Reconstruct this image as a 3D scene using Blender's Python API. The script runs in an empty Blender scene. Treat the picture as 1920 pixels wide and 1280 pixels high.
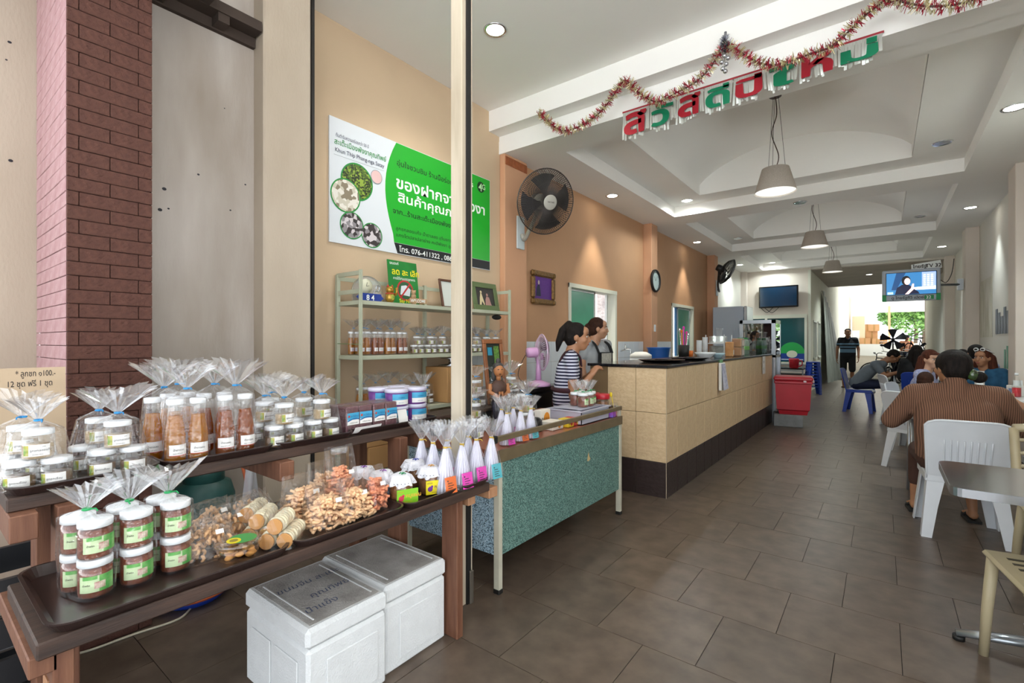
import bpy, bmesh, math, random
from mathutils import Vector, Matrix, Euler, noise
from mathutils.geometry import tessellate_polygon
R = random.Random(7)
PI = math.pi
SC = bpy.context.scene
COL = SC.collection

# ------------------------------------------------------------------ camera
TH = math.atan2(694.0, 900.0)
FPX, CAMH = 900.0, 1.35
cs, sn = math.cos(TH), math.sin(TH)
cam = bpy.data.cameras.new('camera'); cam.sensor_width = 36.0; cam.lens = 36.0 * FPX / 1920.0
cam.clip_start = 0.05; cam.clip_end = 300
camo = bpy.data.objects.new('camera', cam); COL.objects.link(camo)
camo.location = (0, 0, CAMH); camo.rotation_euler = (PI / 2, 0, TH)
SC.camera = camo

# ------------------------------------------------------------------ world: bright hazy sky
W = bpy.data.worlds.new('sky'); SC.world = W; W.use_nodes = True
nt = W.node_tree; bg = nt.nodes['Background']
bg.inputs[0].default_value = (0.90, 0.955, 1.0, 1); bg.inputs[1].default_value = 1.55

sun = bpy.data.lights.new('sun', 'SUN'); sun.energy = 18.0; sun.angle = .03; sun.color = (1, .985, .96)
suno = bpy.data.objects.new('sun', sun); COL.objects.link(suno); suno.rotation_euler = Vector((.25, .55, 1.6)).to_track_quat('Z', 'Y').to_euler()

# ------------------------------------------------------------------ view
SC.view_settings.view_transform = 'Standard'
SC.view_settings.look = 'None'
SC.view_settings.gamma = 1.0
SC.view_settings.use_curve_mapping = False
SC.view_settings.exposure = 0.88
SC.cycles.transparent_max_bounces = 40
SC.cycles.max_bounces = 10
SC.cycles.diffuse_bounces = 6
SC.cycles.sample_clamp_indirect = 6.0

# ------------------------------------------------------------------ helpers
def srgb(h):
    if not isinstance(h, str): return tuple(h)
    v = [int(h[i:i + 2], 16) / 255 for i in (0, 2, 4)]
    return tuple(x / 12.92 if x <= .04045 else ((x + .055) / 1.055) ** 2.4 for x in v)
def at_z(px, py, z):                      # photo measure -> point at height z
    d = FPX * (CAMH - z) / (py - 640.0); u = d * (px - 960) / FPX
    return Vector((cs * u - sn * d, sn * u + cs * d, z))
def at_x(px, py, x):
    r = (px - 960) / FPX; d = x / (cs * r - sn)
    return Vector((x, d * (sn * r + cs), CAMH - (py - 640) * d / FPX))
def at_d(px, py, d):
    u = d * (px - 960) / FPX
    return Vector((cs * u - sn * d, sn * u + cs * d, CAMH - (py - 640) * d / FPX))

MATS = {}
def mat(name, color=(.8, .8, .8), rough=.6, metal=0., var=0., vscale=8., bump=0., bscale=60., spec=.5,
        emit=0., trans=0., col2=None, sheen=0., coat=0., stretch=(1, 1, 1), detail=4.0):
    if name in MATS: return MATS[name]
    m = bpy.data.materials.new(name); m.use_nodes = True; MATS[name] = m
    t = m.node_tree; b = t.nodes['Principled BSDF']
    c = srgb(color)
    b.inputs['Base Color'].default_value = (*c, 1)
    b.inputs['Roughness'].default_value = rough; b.inputs['Metallic'].default_value = metal
    b.inputs['Specular IOR Level'].default_value = spec
    b.inputs['Coat Weight'].default_value = coat
    b.inputs['Sheen Weight'].default_value = sheen
    if trans: b.inputs['Transmission Weight'].default_value = trans
    if emit:
        b.inputs['Emission Color'].default_value = (*c, 1); b.inputs['Emission Strength'].default_value = emit
    if var or col2 or bump:
        tc = t.nodes.new('ShaderNodeTexCoord'); mp = t.nodes.new('ShaderNodeMapping')
        mp.inputs['Scale'].default_value = stretch
        t.links.new(tc.outputs['Object'], mp.inputs['Vector'])
    if var or col2:
        n = t.nodes.new('ShaderNodeTexNoise'); n.inputs['Scale'].default_value = vscale; n.inputs['Detail'].default_value = detail
        t.links.new(mp.outputs[0], n.inputs['Vector'])
        mx = t.nodes.new('ShaderNodeMix'); mx.data_type = 'RGBA'
        if col2 is not None:
            a, bb = c, srgb(col2)
        else:
            a = tuple(x * (1 - var) for x in c); bb = tuple(min(1, x * (1 + var)) for x in c)
        mx.inputs['A'].default_value = (*a, 1); mx.inputs['B'].default_value = (*bb, 1)
        rp = t.nodes.new('ShaderNodeMapRange'); rp.inputs[1].default_value = .32; rp.inputs[2].default_value = .68
        t.links.new(n.outputs['Fac'], rp.inputs[0]); t.links.new(rp.outputs[0], mx.inputs['Factor'])
        t.links.new(mx.outputs['Result'], b.inputs['Base Color'])
    if bump:
        n2 = t.nodes.new('ShaderNodeTexNoise'); n2.inputs['Scale'].default_value = bscale; n2.inputs['Detail'].default_value = 3
        t.links.new(mp.outputs[0], n2.inputs['Vector'])
        bp = t.nodes.new('ShaderNodeBump'); bp.inputs['Strength'].default_value = bump; bp.inputs['Distance'].default_value = .01
        t.links.new(n2.outputs['Fac'], bp.inputs['Height']); t.links.new(bp.outputs[0], b.inputs['Normal'])
    return m
def film(name, tint=(.96, .97, .98), base=.05, edge=.5, haze=.0, rough=.08, bumpy=0., bscale=40.):
    """clear film or thin glass: see-through with sheen that grows at grazing angles"""
    if name in MATS: return MATS[name]
    m = bpy.data.materials.new(name); m.use_nodes = True; MATS[name] = m
    t = m.node_tree; t.nodes.clear()
    o = t.nodes.new('ShaderNodeOutputMaterial'); tr = t.nodes.new('ShaderNodeBsdfTransparent'); tr.inputs[0].default_value = (*tint, 1)
    gl = t.nodes.new('ShaderNodeBsdfGlossy'); gl.inputs['Roughness'].default_value = rough; gl.inputs[0].default_value = (1, 1, 1, 1)
    lw = t.nodes.new('ShaderNodeLayerWeight'); lw.inputs[0].default_value = .35
    mr = t.nodes.new('ShaderNodeMapRange'); mr.inputs[3].default_value = base; mr.inputs[4].default_value = edge
    t.links.new(lw.outputs['Facing'], mr.inputs[0])
    mx = t.nodes.new('ShaderNodeMixShader'); t.links.new(mr.outputs[0], mx.inputs[0])
    src = tr
    if haze:
        df = t.nodes.new('ShaderNodeBsdfDiffuse'); df.inputs[0].default_value = (.95, .96, 1, 1)
        tl = t.nodes.new('ShaderNodeBsdfTranslucent'); tl.inputs[0].default_value = (.95, .96, 1, 1)
        ad = t.nodes.new('ShaderNodeMixShader'); ad.inputs[0].default_value = .5
        t.links.new(df.outputs[0], ad.inputs[1]); t.links.new(tl.outputs[0], ad.inputs[2])
        m2 = t.nodes.new('ShaderNodeMixShader'); m2.inputs[0].default_value = haze
        t.links.new(tr.outputs[0], m2.inputs[1]); t.links.new(ad.outputs[0], m2.inputs[2]); src = m2
    t.links.new(src.outputs[0], mx.inputs[1]); t.links.new(gl.outputs[0], mx.inputs[2]); t.links.new(mx.outputs[0], o.inputs[0])
    if bumpy:
        tc = t.nodes.new('ShaderNodeTexCoord'); n2 = t.nodes.new('ShaderNodeTexNoise'); n2.inputs['Scale'].default_value = bscale; n2.inputs['Detail'].default_value = 2
        t.links.new(tc.outputs['Object'], n2.inputs['Vector'])
        bp = t.nodes.new('ShaderNodeBump'); bp.inputs['Strength'].default_value = bumpy; bp.inputs['Distance'].default_value = .01
        t.links.new(n2.outputs['Fac'], bp.inputs['Height']); t.links.new(bp.outputs[0], gl.inputs['Normal']); t.links.new(bp.outputs[0], lw.inputs['Normal'])
    return m
def stripes(name, ca, cb, freq, axis='Z', duty=.5, rough=.85, wob=0., bump=0.):
    if name in MATS: return MATS[name]
    m = mat(name, ca, rough); t = m.node_tree; b = t.nodes['Principled BSDF']
    tc = t.nodes.new('ShaderNodeTexCoord'); sp = t.nodes.new('ShaderNodeSeparateXYZ')
    src = tc.outputs['Object']
    if wob:
        n = t.nodes.new('ShaderNodeTexNoise'); n.inputs['Scale'].default_value = 6
        ad = t.nodes.new('ShaderNodeMixRGB'); ad.blend_type = 'ADD'; ad.inputs[0].default_value = wob
        t.links.new(src, n.inputs['Vector']); t.links.new(src, ad.inputs[1]); t.links.new(n.outputs['Color'], ad.inputs[2]); src = ad.outputs[0]
    t.links.new(src, sp.inputs[0])
    mu = t.nodes.new('ShaderNodeMath'); mu.operation = 'MULTIPLY'; mu.inputs[1].default_value = freq
    t.links.new(sp.outputs[axis], mu.inputs[0])
    fr = t.nodes.new('ShaderNodeMath'); fr.operation = 'FRACT'; t.links.new(mu.outputs[0], fr.inputs[0])
    gt = t.nodes.new('ShaderNodeMath'); gt.operation = 'GREATER_THAN'; gt.inputs[1].default_value = duty; t.links.new(fr.outputs[0], gt.inputs[0])
    mx = t.nodes.new('ShaderNodeMix'); mx.data_type = 'RGBA'; mx.inputs['A'].default_value = (*srgb(ca), 1); mx.inputs['B'].default_value = (*srgb(cb), 1)
    t.links.new(gt.outputs[0], mx.inputs['Factor']); t.links.new(mx.outputs['Result'], b.inputs['Base Color'])
    if bump:
        bp = t.nodes.new('ShaderNodeBump'); bp.inputs['Strength'].default_value = bump; bp.inputs['Distance'].default_value = .01
        t.links.new(gt.outputs[0], bp.inputs['Height']); t.links.new(bp.outputs[0], b.inputs['Normal'])
    return m

class MB:
    """collects shapes; build() links them as ONE mesh object"""
    def __init__(s): s.v = []; s.f = []; s.mi = []; s.sm = []; s.cur = 0; s.smooth = False; s.M = None
    def add(s, vs, fs, smooth=None):
        o = len(s.v)
        if s.M is not None: vs = [s.M @ Vector(p) for p in vs]
        s.v += [tuple(p) for p in vs]
        for f in fs:
            s.f.append(tuple(i + o for i in f)); s.mi.append(s.cur); s.sm.append(s.smooth if smooth is None else smooth)
        return s
    def box(s, a, b, bev=0.):
        (x0, y0, z0), (x1, y1, z1) = a, b
        x0, x1 = min(x0, x1), max(x0, x1); y0, y1 = min(y0, y1), max(y0, y1); z0, z1 = min(z0, z1), max(z0, z1)
        if bev <= 0:
            vs = [(x0, y0, z0), (x1, y0, z0), (x1, y1, z0), (x0, y1, z0), (x0, y0, z1), (x1, y0, z1), (x1, y1, z1), (x0, y1, z1)]
            return s.add(vs, [(3, 2, 1, 0), (4, 5, 6, 7), (0, 1, 5, 4), (1, 2, 6, 5), (2, 3, 7, 6), (3, 0, 4, 7)])
        bev = min(bev, (x1 - x0) * .49, (y1 - y0) * .49, (z1 - z0) * .49)
        vs = []; ix = {}
        for i, X in enumerate((x0, x1)):
            for j, Y in enumerate((y0, y1)):
                for k, Z in enumerate((z0, z1)):
                    sx, sy, sz = (1, -1)[i], (1, -1)[j], (1, -1)[k]
                    for ax, p in enumerate(((X, Y + sy * bev, Z + sz * bev), (X + sx * bev, Y, Z + sz * bev), (X + sx * bev, Y + sy * bev, Z))):
                        ix[i, j, k, ax] = len(vs); vs.append(p)
        fs = []
        g = lambda *q: ix[q]
        for i in (0, 1):
            l = [g(i, 0, 0, 0), g(i, 1, 0, 0), g(i, 1, 1, 0), g(i, 0, 1, 0)]; fs.append(l if i else l[::-1])
            l = [g(0, i, 0, 1), g(1, i, 0, 1), g(1, i, 1, 1), g(0, i, 1, 1)]; fs.append(l[::-1] if i else l)
            l = [g(0, 0, i, 2), g(1, 0, i, 2), g(1, 1, i, 2), g(0, 1, i, 2)]; fs.append(l if i else l[::-1])
        for a_ in (0, 1):
            for b_ in (0, 1):
                fs.append([g(a_, b_, 0, 0), g(a_, b_, 0, 1), g(a_, b_, 1, 1), g(a_, b_, 1, 0)])
                fs.append([g(a_, 0, b_, 0), g(a_, 0, b_, 2), g(a_, 1, b_, 2), g(a_, 1, b_, 0)])
                fs.append([g(0, a_, b_, 1), g(0, a_, b_, 2), g(1, a_, b_, 2), g(1, a_, b_, 1)])
                for c_ in (0, 1): fs.append([g(a_, b_, c_, 0), g(a_, b_, c_, 1), g(a_, b_, c_, 2)])
        return s.add(vs, fs)
    def cbox(s, c, d, bev=0.):
        return s.box((c[0] - d[0] / 2, c[1] - d[1] / 2, c[2] - d[2] / 2), (c[0] + d[0] / 2, c[1] + d[1] / 2, c[2] + d[2] / 2), bev)
    def lathe(s, prof, n=20, c=(0, 0, 0), cap=True, smooth=True, sx=1., sy=1.):
        vs = []; fs = []
        for r, z in prof:
            for i in range(n):
                a = 2 * PI * i / n; vs.append((c[0] + r * sx * math.cos(a), c[1] + r * sy * math.sin(a), c[2] + z))
        for k in range(len(prof) - 1):
            for i in range(n):
                j = (i + 1) % n; fs.append((k * n + i, k * n + j, (k + 1) * n + j, (k + 1) * n + i))
        s.add(vs, fs, smooth)
        if cap:
            o = len(s.v) - len(vs)
            for k, rev in ((0, True), (len(prof) - 1, False)):
                if prof[k][0] > 1e-5:
                    l = [o + k * n + i for i in range(n)]
                    s.f.append(tuple(l[::-1] if rev else l)); s.mi.append(s.cur); s.sm.append(False)
        return s
    def tube(s, pts, r, n=8, cap=True, smooth=True, closed=False, flat=1.):
        pts = [Vector(p) for p in pts]; m = len(pts)
        rs = r if isinstance(r, (list, tuple)) else [r] * m
        up = Vector((0, 0, 1)); vs = []; fs = []; prev = None
        for k, p in enumerate(pts):
            if closed: t = pts[(k + 1) % m] - pts[k - 1]
            else: t = pts[min(k + 1, m - 1)] - pts[max(k - 1, 0)]
            t = t.normalized() if t.length > 1e-9 else Vector((0, 0, 1))
            if prev is None:
                a = up.cross(t)
                if a.length < .05: a = Vector((1, 0, 0)).cross(t)
            else:
                a = prev - t * prev.dot(t)
                if a.length < 1e-6: a = up.cross(t)
            a.normalize(); prev = a; b = t.cross(a)
            for i in range(n):
                q = 2 * PI * i / n; vs.append(p + a * (rs[k] * math.cos(q)) + b * (rs[k] * flat * math.sin(q)))
        for k in range(m if closed else m - 1):
            for i in range(n):
                j = (i + 1) % n; k2 = (k + 1) % m
                fs.append((k * n + i, k * n + j, k2 * n + j, k2 * n + i))
        if cap and not closed:
            fs.append(tuple(range(n))[::-1]); fs.append(tuple((m - 1) * n + i for i in range(n)))
        return s.add(vs, fs, smooth)
    def bar(s, p, q, w, h=None, up=(0, 0, 1)):
        """rectangular bar from p to q"""
        h = w if h is None else h; p = Vector(p); q = Vector(q); t = (q - p).normalized(); up = Vector(up)
        a = up.cross(t)
        if a.length < .05: a = Vector((1, 0, 0)).cross(t)
        a.normalize(); b = t.cross(a); vs = []
        for e in (p, q):
            for sa, sb in ((-1, -1), (1, -1), (1, 1), (-1, 1)): vs.append(e + a * (sa * w / 2) + b * (sb * h / 2))
        return s.add(vs, [(3, 2, 1, 0), (4, 5, 6, 7), (0, 1, 5, 4), (1, 2, 6, 5), (2, 3, 7, 6), (3, 0, 4, 7)], False)
    def ell(s, c, r, n=14, m=9, rot=None, smooth=True):
        vs = []; fs = []; c = Vector(c)
        rot = rot.to_matrix() if isinstance(rot, Euler) else rot
        r = r if isinstance(r, (tuple, list)) else (r, r, r)
        for k in range(1, m):
            th = PI * k / m
            for i in range(n):
                a = 2 * PI * i / n; p = Vector((r[0] * math.sin(th) * math.cos(a), r[1] * math.sin(th) * math.sin(a), r[2] * math.cos(th)))
                vs.append(c + (rot @ p if rot else p))
        for z in (r[2], -r[2]):
            p = Vector((0, 0, z)); vs.append(c + (rot @ p if rot else p))
        T = len(vs) - 2; B = T + 1
        for k in range(m - 2):
            for i in range(n):
                j = (i + 1) % n; fs.append((k * n + i, (k + 1) * n + i, (k + 1) * n + j, k * n + j))
        for i in range(n):
            j = (i + 1) % n; fs.append((T, i, j)); fs.append((B, (m - 2) * n + j, (m - 2) * n + i))
        return s.add(vs, fs, smooth)
    def prism(s, poly, y0, y1, plane='XZ'):
        """extrude a 2-D outline (any simple polygon); plane XZ extrudes along Y, XY along Z, YZ along X"""
        n = len(poly)
        def P(u, v, w): return {'XZ': (u, w, v), 'XY': (u, v, w), 'YZ': (w, u, v)}[plane]
        vs = [P(u, v, y0) for u, v in poly] + [P(u, v, y1) for u, v in poly]
        tri = tessellate_polygon([[Vector((u, v, 0)) for u, v in poly]])
        fs = [tuple(t) for t in tri] + [tuple(i + n for i in t[::-1]) for t in tri]
        fs += [(i, (i + 1) % n, (i + 1) % n + n, i + n) for i in range(n)]
        return s.add(vs, fs, False)
    def grid(s, fn, nu, nv, smooth=True, wrap=False):
        vs = [fn(i / nu, j / nv) for j in range(nv + 1) for i in range(nu + (0 if wrap else 1))]
        w = nu if wrap else nu + 1; fs = []
        for j in range(nv):
            for i in range(nu):
                i2 = (i + 1) % w; fs.append((j * w + i, j * w + i2, (j + 1) * w + i2, (j + 1) * w + i))
        return s.add(vs, fs, smooth)
    def mesh(s, name):
        me = bpy.data.meshes.new(name); me.from_pydata(s.v, [], s.f)
        if len(s.f) == len(me.polygons):
            me.polygons.foreach_set('material_index', s.mi); me.polygons.foreach_set('use_smooth', s.sm)
        bm = bmesh.new(); bm.from_mesh(me); bmesh.ops.recalc_face_normals(bm, faces=bm.faces); bm.to_mesh(me); bm.free()
        me.update(); return me
    def build(s, name, mats, parent=None, loc=None, rot=None):
        return link(name, s.mesh(name), mats, parent, loc, rot)

def link(name, me, mats=None, parent=None, loc=None, rot=None):
    if mats is not None and not me.materials:
        for m in (mats if isinstance(mats, (list, tuple)) else [mats]): me.materials.append(m)
    o = bpy.data.objects.new(name, me); COL.objects.link(o)
    if parent is not None: o.parent = parent
    if loc is not None: o.location = loc
    if rot is not None: o.rotation_euler = rot
    return o
def tag(o, label=None, cat=None, group=None, kind=None):
    if label: o['label'] = label
    if cat: o['category'] = cat
    if group: o['group'] = group
    if kind: o['kind'] = kind
    return o
def thing(name, label, cat, loc=(0, 0, 0), rz=0., group=None, rot=None):
    o = bpy.data.objects.new(name, None); COL.objects.link(o); o.empty_display_size = .05
    o.location = loc; o.rotation_euler = rot if rot is not None else (0, 0, rz)
    return tag(o, label, cat, group)
def copy_tree(o, parent=None):
    c = o.copy(); COL.objects.link(c); c.parent = parent
    for ch in o.children: copy_tree(ch, c)
    return c
def dup(root, label, loc, rz=None, group=None, scale=None):
    c = copy_tree(root); c.location = loc
    if rz is not None: c.rotation_euler = (0, 0, rz)
    if scale: c.scale = (scale,) * 3
    return tag(c, label, None, group)
def struct(name, mb, m, parent=None, **k):
    o = mb.build(name, m, parent, **k)
    if parent is None: o['kind'] = 'structure'
    return o
def spline(pts, n=8, closed=False):
    P = [Vector(p) for p in pts]; out = []; m = len(P)
    for i in range(m if closed else m - 1):
        g = (lambda k: P[k % m]) if closed else (lambda k: P[max(0, min(m - 1, k))])
        a, b, c, d = g(i - 1), g(i), g(i + 1), g(i + 2)
        for j in range(n):
            t = j / n
            out.append(.5 * ((2 * b) + (c - a) * t + (2 * a - 5 * b + 4 * c - d) * t * t + (3 * b - a - 3 * c + d) * t ** 3))
    if not closed: out.append(P[-1])
    return out
TXT = {}
def text_geo(body, size=1., bold=0., align='LEFT', res=3):
    """lettering as flat triangles (outlines filled one by one, so overlapping strokes stay filled)"""
    key = (body, size, bold, align, res)
    if key in TXT: return TXT[key]
    cu = bpy.data.curves.new('t', 'FONT'); cu.body = body; cu.size = size; cu.align_x = align; cu.resolution_u = res
    cu.offset = 0; cu.fill_mode = 'NONE'
    o = bpy.data.objects.new('t', cu); COL.objects.link(o)
    dg = bpy.context.evaluated_depsgraph_get(); me = bpy.data.meshes.new_from_object(o.evaluated_get(dg))
    bpy.data.objects.remove(o); bpy.data.curves.remove(cu)
    adj = {}
    for e in me.edges:
        a, b = e.vertices; adj.setdefault(a, []).append(b); adj.setdefault(b, []).append(a)
    seen = set(); loops = []
    for e in me.edges:
        st = e.vertices[0]
        if st in seen: continue
        lp = [st]; seen.add(st); cur = e.vertices[1]
        while cur not in seen:
            seen.add(cur); lp.append(cur)
            nx = [q for q in adj[cur] if q not in seen]
            if not nx: break
            cur = nx[0]
        if len(lp) > 2: loops.append([me.vertices[i].co.to_2d() for i in lp])
    # keep original direction: edges are stored in order so the walk direction follows the outline
    area = lambda l: .5 * sum(l[i].x * l[(i + 1) % len(l)].y - l[(i + 1) % len(l)].x * l[i].y for i in range(len(l)))
    bpy.data.meshes.remove(me)
    def inside(p, l):
        r = False
        for i in range(len(l)):
            a, b = l[i], l[i - 1]
            if (a.y > p.y) != (b.y > p.y) and p.x < (b.x - a.x) * (p.y - a.y) / (b.y - a.y) + a.x: r = not r
        return r
    if not loops: return [], []
    A = [area(l) for l in loops]; parent = [None] * len(loops)
    for i, l in enumerate(loops):
        for j, m in enumerate(loops):
            if i != j and (A[i] > 0) != (A[j] > 0) and abs(A[j]) > abs(A[i]) and inside(l[0], m) and inside(l[len(l) // 2], m): parent[i] = j
    def off(l, d):
        n = len(l); out = []
        for i in range(n):
            e1 = l[i] - l[i - 1]; e2 = l[(i + 1) % n] - l[i]
            n1 = Vector((e1.y, -e1.x)); n2 = Vector((e2.y, -e2.x)); v = Vector((0, 0))
            if n1.length > 1e-9: v += n1.normalized()
            if n2.length > 1e-9: v += n2.normalized()
            out.append(l[i] + (v.normalized() * d if v.length > 1e-6 else v))
        return out
    if bold:
        sgn = [(1 if (A[parent[i]] if parent[i] is not None else A[i]) > 0 else -1) for i in range(len(loops))]
        loops = [off(l, bold * size * sgn[i]) for i, l in enumerate(loops)]
    outer = [l for i, l in enumerate(loops) if parent[i] is None]; holes = [l for i, l in enumerate(loops) if parent[i] is not None]
    V = []; F = []
    for l in outer:
        hs = [h for h in holes if inside(h[0], l)]
        polys = [[Vector((p.x, p.y, 0)) for p in q] for q in [l] + hs]
        fl = [p for q in polys for p in q]; o_ = len(V)
        V += [(p.x, p.y) for p in fl]
        F += [tuple(i + o_ for i in t) for t in tessellate_polygon(polys)]
    TXT[key] = (V, F); return V, F
def put_text(mb, body, size, org, ux, uz, bold=0., align='LEFT', shear=0., sx=1., res=3):
    """add lettering to mb: ux, uz are the writing and the up direction"""
    V, F = text_geo(body, size, bold, align, res); org, ux, uz = Vector(org), Vector(ux), Vector(uz)
    return mb.add([org + ux * (x * sx + y * shear) + uz * y for x, y in V], F, False)
def disc(mb, c, r, ux, uz, n=28, ry=None):
    c, ux, uz = Vector(c), Vector(ux), Vector(uz); ry = r if ry is None else ry
    return mb.add([c + ux * (r * math.cos(2 * PI * i / n)) + uz * (ry * math.sin(2 * PI * i / n)) for i in range(n)], [tuple(range(n))], False)
def quad(mb, a, b, c, d): return mb.add([a, b, c, d], [(0, 1, 2, 3)], False)
ORD = ['first', 'second', 'third', 'fourth', 'fifth', 'sixth', 'seventh', 'eighth', 'ninth', 'tenth', 'eleventh', 'twelfth']
# ================================================================== THE PLACE
XL, XR = -3.25, 1.35
M_peach = mat('peach wall paint', 'BC926E', .75, var=.06, vscale=1.3, bump=.06, bscale=90)
M_sand = mat('sand wall paint', 'C9B193', .8, var=.07, vscale=1.2, bump=.06, bscale=90)
M_white = mat('white ceiling paint', 'F1F0EC', .8, var=.02, vscale=1.0)
M_cool = mat('pale wall paint', 'D9D6CC', .8, var=.04, vscale=1.0)
M_pill = mat('salmon pillar paint', 'CB9B78', .7, var=.05, vscale=2)
M_pillw = mat('pale pillar paint', 'DDD3C8', .7, var=.04, vscale=2)
M_stain = mat('stained concrete', 'B2AAA2', .9, var=.0, vscale=2.6, col2='8A7D70', bump=.2, bscale=70, stretch=(1, 1, .25))
M_cream = mat('weathered cream plaster', 'A49684', .85, col2='B5A897', vscale=2.2, bump=.15, bscale=80, stretch=(1, 1, .35))
M_wtile = mat('white wall tile', 'D7DDE2', .25, var=.03, vscale=3)
M_grout = mat('dark floor grout', '2E2824', .9)
M_grouts = mat('pale grout', 'A59B86', .9)
M_dark = mat('dark canopy wood', '3A2E26', .85, var=.15, vscale=6)
M_black = mat('black rubber', '161514', .6)
M_alum = mat('aluminium frame', 'C9CCC9', .35, metal=.6)
M_frame = mat('cream window frame', 'D6D8C9', .5)

# ---- floor: brick-laid square tiles
def floor_mat(nm, c1, c2):
    m = mat(nm, c1, .34, col2=c2, vscale=9.0, bump=.02, bscale=30, spec=.45, detail=10)
    t = m.node_tree; b = t.nodes['Principled BSDF']; mx = [n for n in t.nodes if n.type == 'MIX'][0]
    tc = [n for n in t.nodes if n.type == 'TEX_COORD'][0]; ns = [n for n in t.nodes if n.type == 'TEX_NOISE'][0]
    oi = t.nodes.new('ShaderNodeObjectInfo'); ad = t.nodes.new('ShaderNodeVectorMath'); ad.operation = 'ADD'
    mm = t.nodes.new('ShaderNodeVectorMath'); mm.operation = 'SCALE'; mm.inputs[3].default_value = 3.0
    t.links.new(oi.outputs['Location'], mm.inputs[0]); t.links.new(tc.outputs['Object'], ad.inputs[0]); t.links.new(mm.outputs[0], ad.inputs[1])
    t.links.new(ad.outputs[0], ns.inputs['Vector'])
    hs = t.nodes.new('ShaderNodeHueSaturation'); mr = t.nodes.new('ShaderNodeMapRange'); mr.inputs[3].default_value = .88; mr.inputs[4].default_value = 1.1
    t.links.new(oi.outputs['Random'], mr.inputs[0]); t.links.new(mr.outputs[0], hs.inputs['Value'])
    t.links.new(mx.outputs['Result'], hs.inputs['Color']); t.links.new(hs.outputs[0], b.inputs['Base Color'])
    return m
M_ftile = floor_mat('brown stone floor tile', '4F4339', '66584C')
fl = MB(); fl.box((-9, -6, -.12), (3.2, 22, -.004)); floor = struct('floor', fl, M_grout)
TS = .455; Y0 = 2.957 - 8 * TS
tm = MB().box((-TS / 2 + .0015, -TS / 2 + .0015, -.003), (TS / 2 - .0015, TS / 2 - .0015, .0)).mesh('floor_tile'); tm.materials.append(M_ftile)
cand = []
for r in range(0, 46):
    y = Y0 + (r + .5) * TS
    x0 = -.162 if r % 2 == 0 else .066
    for k in range(-9, 5):
        x = x0 + (k + .5) * TS
        if x < XL - .1 or x > XR + .1: continue
        d = -sn * x + cs * y; u = cs * x + sn * y
        cand.append((x, y, d, abs(u / d) if d > .2 else 9))
ob = lambda x, y: (-2.1 < x < -1.6 and 2.2 < y < 3.3) or (-3.3 < x < -1.75 and 4.3 < y < 9)   # under counters
vis = [q for q in cand if q[2] > .35 and q[3] < 1.22 and not ob(q[0], q[1])]
vis.sort(key=lambda q: q[2]); near = vis[:300]; ns_ = set((q[0], q[1]) for q in near)
for x, y, d, w in near: link('floor_tile', tm, None, floor, (x, y, 0))
rest = MB()
for x, y, d, w in cand:
    if (x, y) not in ns_: rest.box((x - TS / 2 + .0015, y - TS / 2 + .0015, -.003), (x + TS / 2 - .0015, y + TS / 2 - .0015, 0))
ro = rest.build('floor_tile', M_ftile, floor); ro['kind'] = 'stuff'
gr = MB(); gr.box((-40, -60, -.16), (40, -6, -.1)); struct('floor_street', gr, mat('pale street concrete', 'BDBFC1', .9, var=.08, vscale=.7))
gr = MB(); gr.box((-40, -6, -.16), (-9, 60, -.1)); gr.box((3.2, -6, -.16), (40, 60, -.1)); struct('floor_yard', gr, MATS['pale street concrete'])

# ---- hall ceiling with three coffers
CZ = 3.36
COF = [(4.39, 7.75), (8.3, 11.52), (12.22, 15.08)]
OX0, OX1, IX0, IX1 = -2.66, .77, -2.15, .28
c = MB()
ys = [4.19] + [v for p in COF for v in p] + [15.4]
c.box((XL, ys[0], CZ), (OX0, ys[-1], CZ + .1)); c.box((OX1, ys[0], CZ), (XR, ys[-1], CZ + .1))
for a, b in ((4.19, 4.39), (7.75, 8.3), (11.52, 12.22), (15.08, 15.4)): c.box((OX0, a, CZ), (OX1, b, CZ + .1))
ceil = struct('ceiling', c, M_white)
for a, b in COF:
    k = MB(); z1 = CZ + .16; ia, ib = a + .4, b - .4; zb, zt = CZ + .31, CZ + .71
    k.box((OX0 - .05, a - .05, CZ + .1), (OX0, b + .05, z1 + .05)); k.box((OX1, a - .05, CZ + .1), (OX1 + .05, b + .05, z1 + .05))
    k.box((OX0, a - .05, CZ + .1), (OX1, a, z1 + .05)); k.box((OX0, b, CZ + .1), (OX1, b + .05, z1 + .05))
    k.build('coffer_fascia', M_white, ceil)
    k = MB(); k.box((OX0, a, z1), (IX0, b, z1 + .05)); k.box((IX1, a, z1), (OX1, b, z1 + .05)); k.box((IX0, a, z1), (IX1, ia, z1 + .05)); k.box((IX0, ib, z1), (IX1, b, z1 + .05))
    k.build('coffer_ledge', M_white, ceil)
    k = MB(); N = 28; arc = []
    for i in range(N + 1):
        t = i / N; arc.append((IX0 + .004 + (IX1 - IX0 - .008) * t, zb + (zt - zb) * (1 - (2 * t - 1) ** 2) ** .8))
    pts = [(IX0 + .004, z1 + .002)] + arc + [(IX1 - .004, z1 + .002)]
    vs = [(x, y, z) for y in (ia + .004, ib - .004) for x, z in pts]; n = len(pts)
    k.add(vs, [(i, i + 1, i + 1 + n, i + n) for i in range(n - 1)], True)
    k.build('vault', M_white, ceil)
    for y, nm in ((ia + .004, 'lunette'), (ib - .004, 'lunette')):
        k = MB(); k.add([(x, y, z) for x, z in pts], [tuple(range(n))], False); k.build(nm, M_white, ceil)
# unseen roof keeps daylight out; front overhang added to keep sun off the goods
k = MB(); k.box((XL - .3, 1.75, 4.25), (XR + .3, 15.5, 4.35)); k.box((-9, -1.8, 4.4), (6, 1.8, 4.5)); struct('roof_and_sun_shield', k, M_white)

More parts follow.
